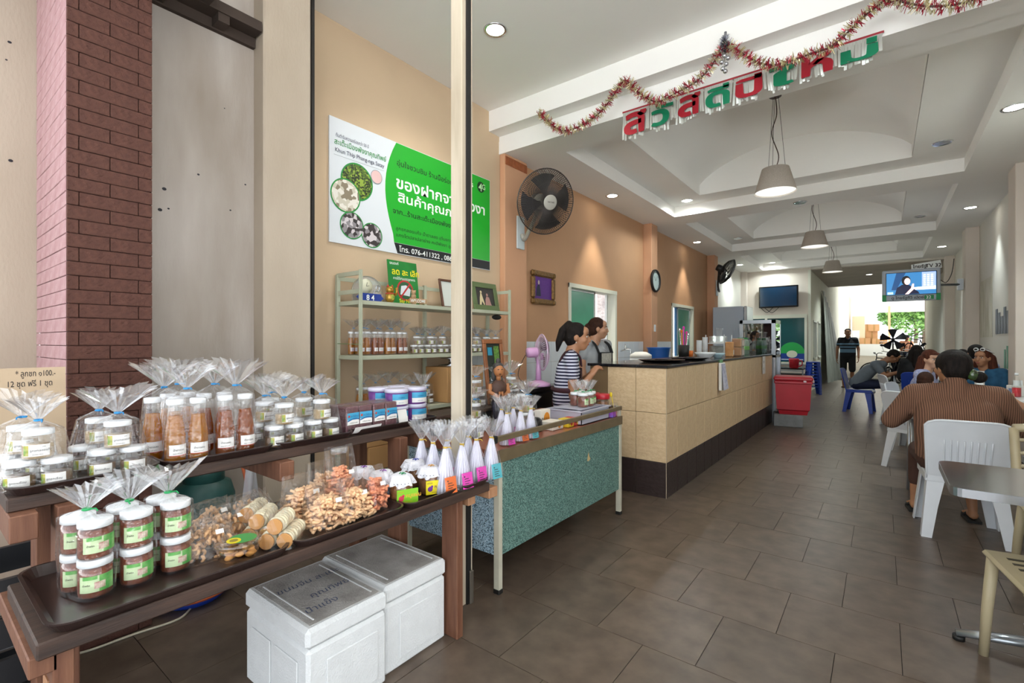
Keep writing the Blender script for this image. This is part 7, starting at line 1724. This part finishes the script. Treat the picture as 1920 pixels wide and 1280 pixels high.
wbm[0].materials.append(film('green bottle plastic', (.5, .8, .58), .12, .5, haze=.3)); wbm[1].materials.append(mat('green cap', '2E8A4A', .4)); wbm[2].materials.append(mat('green bottle label', '7EC06A', .5))
for i in range(8):
    p = onc(1395, -1.74); lb = '%s water bottle %s of the green pack beside the bread' % (ORD[i % 4], 'in the front row' if i < 4 else 'in the back row')
    t = thing('water_bottle', lb, 'bottle', (p[0] - .08 * (i >= 4), p[1] + .0 + .074 * (i % 4), ZK), 0, 'green water bottles on the counter')
    for m_, nm in zip(wbm, ('bottle', 'cap', 'label')): link(nm, m_, None, t)
# notices hanging on the counter front
t = thing('paper_pad', 'thick white paper pad clipped to the counter front', 'paper pad', (CX + .013, at_x(1345, 690, CX).y, .80)); MB().box((0, 0, 0), (.03, .16, .31), .003).build('pages', M_label, t); k = MB(); k.add([(.031, 0, .3), (.031, .16, .3), (.075, .13, .02), (.05, .02, .0)], [(0, 1, 2, 3)]); k.build('loose_sheet', mat('printed sheet', 'C6C4CC', .7, col2='8C8CA8', vscale=30), t); MB().box((-.004, .05, .3), (.02, .11, .345), .004).build('clip', mat('green clip', '6A9A6A', .5), t)
t = thing('taped_note', 'narrow white handwritten note taped to the counter front', 'note', (CX + .0125, at_x(1428, 690, CX).y, .85)); MB().box((0, 0, 0), (.0012, .22, .27)).build('sheet', M_label, t); k = MB(); put_text(k, '089', .06, (.0016, .05, .16), uy, uz); put_text(k, '4 5', .06, (.0016, .06, .06), uy, uz); k.build('handwriting', mat('grey pencil', '6A6A72', .8), t)['kind'] = 'stuff'
# ================================================================== BY THE BACK WALL
t = thing('stove_cart', 'dark metal kitchen cart with steel rails under the window', 'cart', (-2.55, 14.3, 0))
MB().box((0, 0, .62), (.95, .6, .66), .004).build('top', mat('black steel', '17181A', .4), t); MB().box((.03, .05, .05), (.92, .58, .5)).build('body', MATS['black steel'], t)
for z_ in (.58, .74): MB().box((0, -.02, z_), (.95, 0, z_ + .025)).build('rail', M_steel, t)
for x in (0, .92): MB().box((x, 0, 0), (x + .03, .03, .78)).build('post', M_steel, t)
t = thing('red_jug', 'red plastic jug on the dark kitchen cart', 'jug', (-1.80, 14.24, .661)); k = MB(); k.lathe([(.08, 0), (.1, .01), (.12, .22), (.115, .25), (.1, .25), (.07, .02)], 20); k.build('body', M_red, t); k = MB(); k.tube(spline([(.11, 0, .2), (.18, 0, .18), (.17, 0, .08), (.1, 0, .05)], 5), .014, 7); k.build('handle', M_red, t)
stl = None
def stool(loc, label, m, group):
    t = thing('plastic_stool', label, 'stool', loc, .3, group); k = MB(); k.lathe([(.15, .43), (.16, .44), (.155, .455), (.02, .46), (.001, .452)], 24); k.build('seat', m, t)
    for i in range(4):
        a = PI / 4 + i * PI / 2; c_, s_ = math.cos(a), math.sin(a); k = MB(); vs = []
        for z_, r_, w in ((.44, .14, .07), (0, .2, .04)):
            vs += [(r_ * c_ - w * s_, r_ * s_ + w * c_, z_), (r_ * c_ + w * s_, r_ * s_ - w * c_, z_), ((r_ - .02) * c_ + w * s_, (r_ - .02) * s_ - w * c_, z_), ((r_ - .02) * c_ - w * s_, (r_ - .02) * s_ + w * c_, z_)]
        k.add(vs, [(0, 1, 5, 4), (1, 2, 6, 5), (2, 3, 7, 6), (3, 0, 4, 7), (4, 5, 6, 7), (0, 1, 2, 3)]); k.build('leg', m, t)
    k = MB(); k.tube([(.165 * math.cos(a), .165 * math.sin(a), .2) for a in [2 * PI * i / 24 for i in range(24)]], .012, 6, closed=True); k.build('brace_ring', m, t); return t
for i, nm in enumerate(('lowest', 'second lowest', 'third', 'fourth', 'fifth', 'topmost')): stool((-1.40, 14.45, i * .075), '%s blue stool in the stack by the back wall corner' % nm, M_bpl, 'stacked blue stools')
# leaning tarpaulin in the passage
t = thing('hanging_tarp', 'pale grey ribbed plastic sheet hanging along the passage wall', 'plastic sheet', (0, 0, 0))
k = MB(); k.grid(lambda u, v: (-1.50 + (.06 + .30 * (1 - v)) * (.4 + .6 * min(1, u * 2)) + .02 * math.sin(u * 40), 18.0 + 3.2 * u + .5 * (1 - v) * u, .05 + (2.9 - .9 * u) * v), 60, 10); k.build('sheet', mat('grey plastic sheet', 'A9AFA4', .5, col2='8A9088', vscale=5, stretch=(1, 4, .6)), t)
k = MB(); k.tube([(-1.5, 18.0, 2.95), (-1.5, 21.3, 2.05)], .015, 6); k.build('rope', M_leg, t)
# ================================================================== BIKES AND CLUTTER IN THE BACK PASSAGE
M_dkm = mat('dark bike metal', '1B1A24', .35, metal=.4); M_tyre = mat('tyre rubber', '101010', .8)
def wheel(t, c, r, ax='X', nm='wheel'):
    k = MB(); k.tube([(c[0], c[1] + r * math.cos(a), c[2] + r * math.sin(a)) for a in [2 * PI * i / 28 for i in range(28)]], .028 if r < .3 else .018, 8, closed=True); w = k.build(nm, M_tyre, t)
    k = MB()
    for i in range(10): a = i * PI / 5; k.tube([c, (c[0], c[1] + r * .95 * math.cos(a), c[2] + r * .95 * math.sin(a))], .004, 4)
    k.build('spokes', M_chrome, w)['kind'] = 'stuff'
def bicycle(loc, rz, label, m, tilt=0.):
    t = thing('bicycle', label, 'bicycle', loc, rot=(0, tilt, rz)); wheel(t, (0, -.5, .33), .33); wheel(t, (0, .5, .33), .33)
    k = MB(); B0, S0, Hd, H2, Rr, Fr = (0, -.05, .3), (0, -.2, .78), (0, .36, .82), (0, .38, .7), (0, -.5, .33), (0, .5, .33)
    for a, b in ((B0, S0), (S0, Hd), (B0, H2), (Rr, B0), (Rr, S0), (Hd, Fr)): k.tube([a, b], .016, 7)
    k.build('frame', m, t); k = MB(); k.tube(spline([(-.28, .3, .98), (-.2, .38, .98), (0, .36, .94), (.2, .38, .98), (.28, .3, .98)], 5), .012, 7); k.tube([Hd, (0, .36, .95)], .014, 7); k.build('handlebar', M_dkm, t)
    k = MB(); k.ell((0, -.22, .86), (.07, .13, .03), 12, 6); k.build('saddle', M_black, t); k = MB(); k.tube([(0, -.2, .78), (0, -.22, .85)], .012, 6); k.build('seat_post', M_chrome, t)
    return t
def motorbike(loc, rz, label, m):
    t = thing('motorbike', label, 'motorbike', loc, rz); wheel(t, (0, -.6, .27), .24); wheel(t, (0, .6, .27), .24)
    k = MB(); cap(k, (0, -.55, .62), .11, (0, -.1, .6), .12); cap(k, (0, -.1, .55), .11, (0, .1, .4), .1); cap(k, (0, .1, .4), .08, (0, .4, .75), .09); cap(k, (0, .42, .8), .11, (0, .46, .95), .09); k.build('bodywork', m, t)
    k = MB(); cap(k, (0, -.5, .74), .08, (0, .0, .72), .075); k.build('saddle', M_black, t); k = MB(); cap(k, (0, -.15, .35), .12, (0, .12, .3), .1); k.build('engine', M_dkm, t)
    k = MB(); k.tube([(-.33, .3, 1.02), (-.1, .4, 1.0), (.1, .4, 1.0), (.33, .3, 1.02)], .014, 7); k.build('handlebar', M_chrome, t); k = MB(); k.tube([(0, .45, .9), (0, .6, .27)], .03, 8); k.build('fork', M_chrome, t)
    k = MB(); k.ell((0, .56, .92), (.07, .05, .07)); k.build('headlamp', mat('lamp lens', 'DDE4F4', .1), t)
    for s_ in (-1, 1): k = MB(); k.tube([(s_ * .25, .36, 1.02), (s_ * .3, .36, 1.2)], .006, 5); k.ell((s_ * .3, .36, 1.22), (.06, .015, .035)); k.build('mirror', M_dkm, t)
    return t
motorbike((.42, 20.6, 0), 2.7, 'dark motorbike parked nearest the passage mouth', M_dkm)
motorbike((.85, 21.3, 0), 2.9, 'purple black motorbike parked beside the first one', mat('purple black paint', '2A2248', .25))
motorbike((1.0, 23.2, 0.04), 2.9, 'blue motorbike parked farthest back', mat('bright blue paint', '2050B8', .25))
bicycle((1.08, 24.4, .08 + .55), 2.6, 'black bicycle propped up high near the passage post', M_dkm)
bicycle((.2, 19.6, 0), 1.9, 'dark bicycle leaning in front of the motorbikes', M_dkm)
tag(MB().box((.8, 24.0, .0), (1.3, 25.0, .62), .01).build('wooden_crate', M_plank), 'dark wooden crate under the propped bicycle', 'crate')
t = thing('fan_rotor', 'large dark fan rotor on a stand among the motorbikes', 'fan', (.28, 20.0, 0)); k = MB(); k.tube([(0, 0, .03), (0, 0, 1.38)], .02, 8); k.build('stand', M_dkm, t); k = MB(); k.lathe([(.2, 0), (.2, .02), (.03, .05)], 20); k.build('base', M_dkm, t)
for j in range(5):
    a0 = j * 2 * PI / 5 + .35; k = MB(); k.grid(lambda u, v: ((.04 + .30 * u) * math.cos(a0 + (v - .5) * .75), -.06 + .04 * (v - .5), 1.42 + (.04 + .30 * u) * math.sin(a0 + (v - .5) * .75)), 4, 4); k.build('blade', M_dkm, t)
k = MB(); k.ell((0, -.06, 1.42), (.05, .04, .05)); k.build('hub', M_dkm, t)
for i in range(6):
    z_ = i * .16; t = thing('steel_rack', '%s steel rack of the stack along the passage wall, counted from the floor' % ORD[i], 'rack', (1.0, 18.9, z_), .1, 'stacked steel racks'); k = MB()
    for q in range(7): k.bar((-.25, -.35 + q * .11, .14), (.25, -.35 + q * .11, .14), .014)
    k.build('bars', M_steel, t)['kind'] = 'stuff'
    for sx in (-1, 1): MB().box((sx * .25 - .015, -.38, .125), (sx * .25 + .015, .36, .155)).build('side_rail', M_steel, t)
    for sx in (-1, 1):
        for y in (-.36, .34): MB().box((sx * .25 - .012, y - .012, 0), (sx * .25 + .012, y + .012, .125)).build('foot', M_steel, t)
person('person in an orange shirt and cap sitting beyond the motorbikes', (.78, 26.2, .32), PI + .3, seated(.2), SK1, dict(shirt=mat('orange pale shirt', 'D89A78', .9), pants=M_jean, sleeve=.5), [('e', (0, -.01, .05), (.086, .098, .075)), ('c', (-.04, .08, .055), .014, (.04, .08, .055), .014)], M_dkm, 1.05, (-.2, 0, 0), .02)
tag(MB().box((.55, 26.0, .18), (1.0, 26.5, .76), .01).build('low_crate', M_plank), 'low crate under the person in the orange shirt', 'crate')
# platform things
M_cardp = mat('sunlit cardboard', 'C29468', .85, var=.05, vscale=5)  # lighter copy of the cardboard, sunlight put into its colour
bx_ = [((-1.05, 34.6, 1.2), (.5, .5, .35)), ((-.75, 35.2, 1.2), (.55, .5, .75)), ((-.62, 34.9, 1.95), (.5, .4, .4)), ((-.45, 34.5, 1.2), (.4, .4, .3)), ((-.1, 35.5, 1.2), (.35, .35, .5)), ((-.85, 36.2, 1.2), (.3, .3, 1.2))]
for i, (p, d) in enumerate(bx_):
    t = thing('carton', '%s cardboard carton from the left on the bright back platform' % ORD[i], 'carton', p, 0, 'cartons on the back platform'); MB().box((0, 0, 0), d, .006).build('box', M_cardp, t); MB().box((d[0] * .42, -.002, 0), (d[0] * .58, 0, d[2])).build('tape', MATS['brown tape'], t)
t = thing('cream_cabinet', 'tall cream louvred cabinet on the bright back platform', 'cabinet', (-1.42, 35.0, 1.2)); MB().box((0, 0, 0), (.62, .5, 1.65), .006).build('body', mat('cream cabinet paint', 'DCCFB0', .6), t)
for i in range(11): MB().box((.04, -.008, .85 + i * .07), (.58, 0, .9 + i * .07)).build('louvre', MATS['cream cabinet paint'], t)
MB().box((.02, -.012, .03), (.36, -.002, .8)).build('white_door', M_lid, t)
t = thing('hand_cart', 'low wheeled cart on the bright back platform', 'cart', (.25, 34.6, 1.2)); MB().box((-.35, -.2, .12), (.35, .2, .15)).build('deck', M_steel, t)
for x in (-.3, .3): k = MB(); k.tube([(x + .06 * math.cos(a), -.18, .06 + .055 * math.sin(a)) for a in [2 * PI * i / 12 for i in range(12)]], .015, 5, closed=True); k.build('wheel', M_tyre, t)
k = MB(); k.tube([(-.33, 0, .15), (-.36, 0, .5), (.3, 0, .45)], .012, 6); k.build('handle', M_steel, t)
# trees beyond the shed, leaf masses on trunks
def tree(loc, r, h, label, c1, c2, seed, n=5000):
    t = thing('leafy_tree', label, 'tree', loc, 0, 'trees beyond the back opening'); rr = random.Random(seed); k = MB(); k.tube([(0, 0, 0), (.1, 0, h * .5), (-.05, .1, h)], [.18, .13, .06], 8); k.build('trunk', mat('tree bark', '5A4A3A', .9), t)
    k = MB()
    for _ in range(n):
        a, z_ = rr.uniform(0, 6.28), rr.gauss(0, .45); q = r * math.sqrt(max(.05, 1 - min(1, abs(z_)) ** 2)) * (.55 + .45 * rr.random() ** .5); c_ = Vector((q * math.cos(a), q * math.sin(a), h + z_ * r * .9)) + noise.noise_vector(Vector((a, z_, seed))) * r * .3
        E_ = Euler((rr.uniform(-.9, .9), rr.uniform(-.9, .9), rr.uniform(0, 6))).to_matrix(); w = rr.uniform(.14, .28)
        k.add([c_ + E_ @ Vector(v) for v in ((-w, 0, 0), (0, -w * .5, .02), (w, 0, 0), (0, w * .5, .02))], [(0, 1, 2, 3)], False)
    k.build('foliage', mat('leaves ' + c1, c1, .6, col2=c2, vscale=1.5), t)['kind'] = 'stuff'; return t
tree((2.4, 58, 0), 2.6, 4.6, 'left pale green tree beyond the back opening', '4E7A34', '7CA050', 1); tree((5.8, 60, 0), 3.0, 4.4, 'middle bright tree beyond the back opening', '5A8840', '8CB068', 2); tree((3.6, 70, 0), 3.4, 6.6, 'dark green tree rising behind the others', '26522E', '447A44', 3); tree((8.5, 66, 0), 3.2, 6.0, 'right dark green tree beyond the back opening', '305E34', '4E8048', 4)
# ================================================================== UNDER AND BEHIND THE BENCH
t = thing('gas_cylinder', 'dark teal gas cylinder standing behind the bench', 'gas cylinder', (-2.965, 1.06, 0)); M_gas = mat('teal cylinder paint', '1E4A46', .5, var=.15, vscale=8)
k = MB(); k.lathe([(.12, 0), (.15, .03), (.15, .5), (.13, .57), (.05, .61), (.03, .62)], 26); k.build('tank', M_gas, t); k = MB(); k.lathe([(.1, .56), (.1, .72), (.09, .72), (.09, .56)], 24); k.build('collar', M_gas, t); k = MB(); k.tube([(0, 0, .62), (0, 0, .68), (.05, 0, .69)], .015, 8); k.build('valve', M_bronze, t)
k = MB(); k.tube(spline([(.04, .02, .69), (.12, .12, .72), (.17, .16, .45), (.16, .12, .1), (.12, .3, .02), (-.1, .35, .02)], 8), .008, 6); k.build('hose', mat('orange gas hose', 'B85A30', .5), t)
t = thing('blue_basin', 'shallow blue basin with an orange rim on the floor under the bench', 'basin', (-2.62, 1.28, 0)); t.location = (*at_z(362, 1112, .02).to_2d(), 0); k = MB(); k.lathe([(.13, 0), (.14, .005), (.17, .05), (.165, .05), (.13, .012), (.001, .012)], 26); k.build('bowl', mat('strong blue plastic', '1A3EA8', .4), t); k = MB(); k.tube([(.172 * math.cos(a), .172 * math.sin(a), .05) for a in [2 * PI * i / 26 for i in range(26)]], .01, 6, closed=True); k.build('rim', MATS['orange gas hose'], t)
k = MB(); k.tube(spline([at_z(a, b, .006) for a, b in ((-40, 1262), (20, 1244), (60, 1240), (110, 1232), (167, 1219), (250, 1189), (335, 1160), (370, 1130), (450, 1087), (515, 1057), (572, 1037), (591, 1020), (600, 990))], 6), .0055, 6); tag(k.build('power_cable', mat('cream cable', 'C4BCA8', .6)), 'cream power cable trailing across the floor under the bench', 'cable')
t = thing('floor_pad', 'grey mesh pad in a white frame on the floor behind the bench end', 'floor pad', (-2.93, .30, 0), .2); MB().box((-.16, -.14, 0), (.16, .12, .045), .012).build('frame', M_lid, t); MB().box((-.13, -.12, .044), (.13, .10, .06), .008).build('mesh_pad', mat('grey mesh', '6A7078', .9, bump=.8, bscale=150), t)
t = thing('dark_filler_crate', 'added black crate filling the dark space behind the near bench end', 'crate', (-2.62, .22, 0))  # filler added to make the space behind the bench end dark
for z_ in (.0, .14, .28, .42):
    k = MB(); k.box((-.2, -.2, z_), (.2, -.18, z_ + .10)); k.box((-.2, .18, z_), (.2, .2, z_ + .10)); k.box((-.2, -.2, z_), (-.18, .2, z_ + .10)); k.box((.18, -.2, z_), (.2, .2, z_ + .10)); k.build('slatted_band', mat('black crate plastic', '191A1E', .5), t)
for x in (-.2, .17):
    for y in (-.2, .17): MB().box((x, y, 0), (x + .03, y + .03, .52)).build('corner_post', MATS['black crate plastic'], t)
MB().box((-.19, -.19, 0), (.19, .19, .03)).build('floor_panel', MATS['black crate plastic'], t)
t = thing('plastic_bag', 'white translucent plastic bag hanging behind the bench', 'plastic bag', at_x(472, 905, -2.75)); k = MB(); k.grid(lambda u, v: (.03 * math.sin(u * 5), (u - .5) * (.05 + .06 * (1 - v)), -.12 + .26 * v), 8, 6); k.grid(lambda u, v: (.03 * math.sin(u * 5) - .05 * math.sin(PI * u) * (1 - v), (u - .5) * (.05 + .06 * (1 - v)), -.12 + .26 * v), 8, 6); k.build('bag', film('milky bag', (.9, .92, .97), .1, .5, haze=.45), t); k = MB(); k.tube([(0, 0, .13), (0, 0, .2), (-.3, 0, .2)], .003, 5); k.build('handle', M_lid, t)
# ================================================================== TABLE THINGS ON THE RIGHT
ZTB = .746
t = thing('red_drink_bottle', 'clear bottle of red drink on the table by the right wall', 'bottle', (1.16, 7.5, ZTB)); k = MB(); k.lathe([(.035, 0), (.038, .006), (.038, .13), (.03, .17), (.014, .22), (.014, .24)], 18); k.build('bottle', M_jar, t); k = MB(); k.lathe([(.033, .003), (.036, .01), (.036, .10), (.001, .1)], 16); k.build('drink', mat('red syrup', 'C81E30', .2), t); k = MB(); k.lathe([(.016, .235), (.016, .26), (.001, .26)], 12); k.build('cap', M_lid, t)
t = thing('tissue_box', 'white tissue box on the table by the right wall', 'tissue box', (1.2, 7.68, ZTB), .2); MB().box((-.06, -.11, 0), (.06, .11, .11), .006).build('box', M_label, t); k = MB(); k.grid(lambda u, v: ((u - .5) * .08, .02 * math.sin(u * 9), .11 + .06 * v), 6, 3); k.build('tissue', M_lid, t); MB().box((-.0605, -.05, .03), (-.06, .05, .08)).build('print', mat('blue grey print', '7A86A8', .6), t)
t = thing('printed_mug', 'white mug with a dark print on the table by the right wall', 'mug', (.98, 7.25, ZTB)); k = MB(); k.lathe([(.035, 0), (.038, .004), (.04, .1), (.037, .1), (.034, .01), (.001, .01)], 20); k.build('mug_body', M_lid, t); MB().box((-.02, -.0412, .03), (.02, -.038, .07), .001).build('print', mat('violet grey print', '5A5A78', .6), t); k = MB(); k.tube(spline([(.038, 0, .08), (.065, 0, .07), (.065, 0, .035), (.038, 0, .025)], 5), .006, 6); k.build('handle', M_lid, t)
t = thing('sauce_bottle', 'tall white sauce bottle on the table by the right wall', 'bottle', (.86, 7.4, ZTB)); k = MB(); k.lathe([(.03, 0), (.03, .13), (.02, .15)], 16); k.build('bottle', M_lid, t); k = MB(); k.lathe([(.02, .15), (.022, .18), (.008, .2)], 12); k.build('cap', M_label, t)
t = thing('pink_plate', 'shallow pink plate of noodles on the table by the right wall', 'plate', (.95, 7.08, ZTB)); k = MB(); k.lathe([(.07, 0), (.11, .02), (.115, .022), (.07, .006), (.001, .006)], 26); k.build('dish', mat('pink melamine', 'C98A9E', .4), t); k = MB(); k.ell((0, 0, .012), (.07, .07, .018), 14, 6); k.build('food', mat('pink noodle heap', 'D0A0A8', .7, bump=.8, bscale=60), t)
t = thing('cutlery_tray', 'small steel tray on the dark edged table', 'tray', (.35, 11.6, ZTB)); MB().box((-.12, -.08, 0), (.12, .08, .012), .004).build('tray', M_steel, t); k = MB(); k.tube([(-.1, 0, .018), (.1, .02, .018)], .006, 6); k.build('spoon', M_chrome, t)
# ================================================================== fuse the figures
dg = bpy.context.evaluated_depsgraph_get()
done = [(o, bpy.data.meshes.new_from_object(o.evaluated_get(dg))) for o in PEND]
for o, me in done:
    o.modifiers.clear(); o.data = me
    for p in me.polygons: p.use_smooth = True
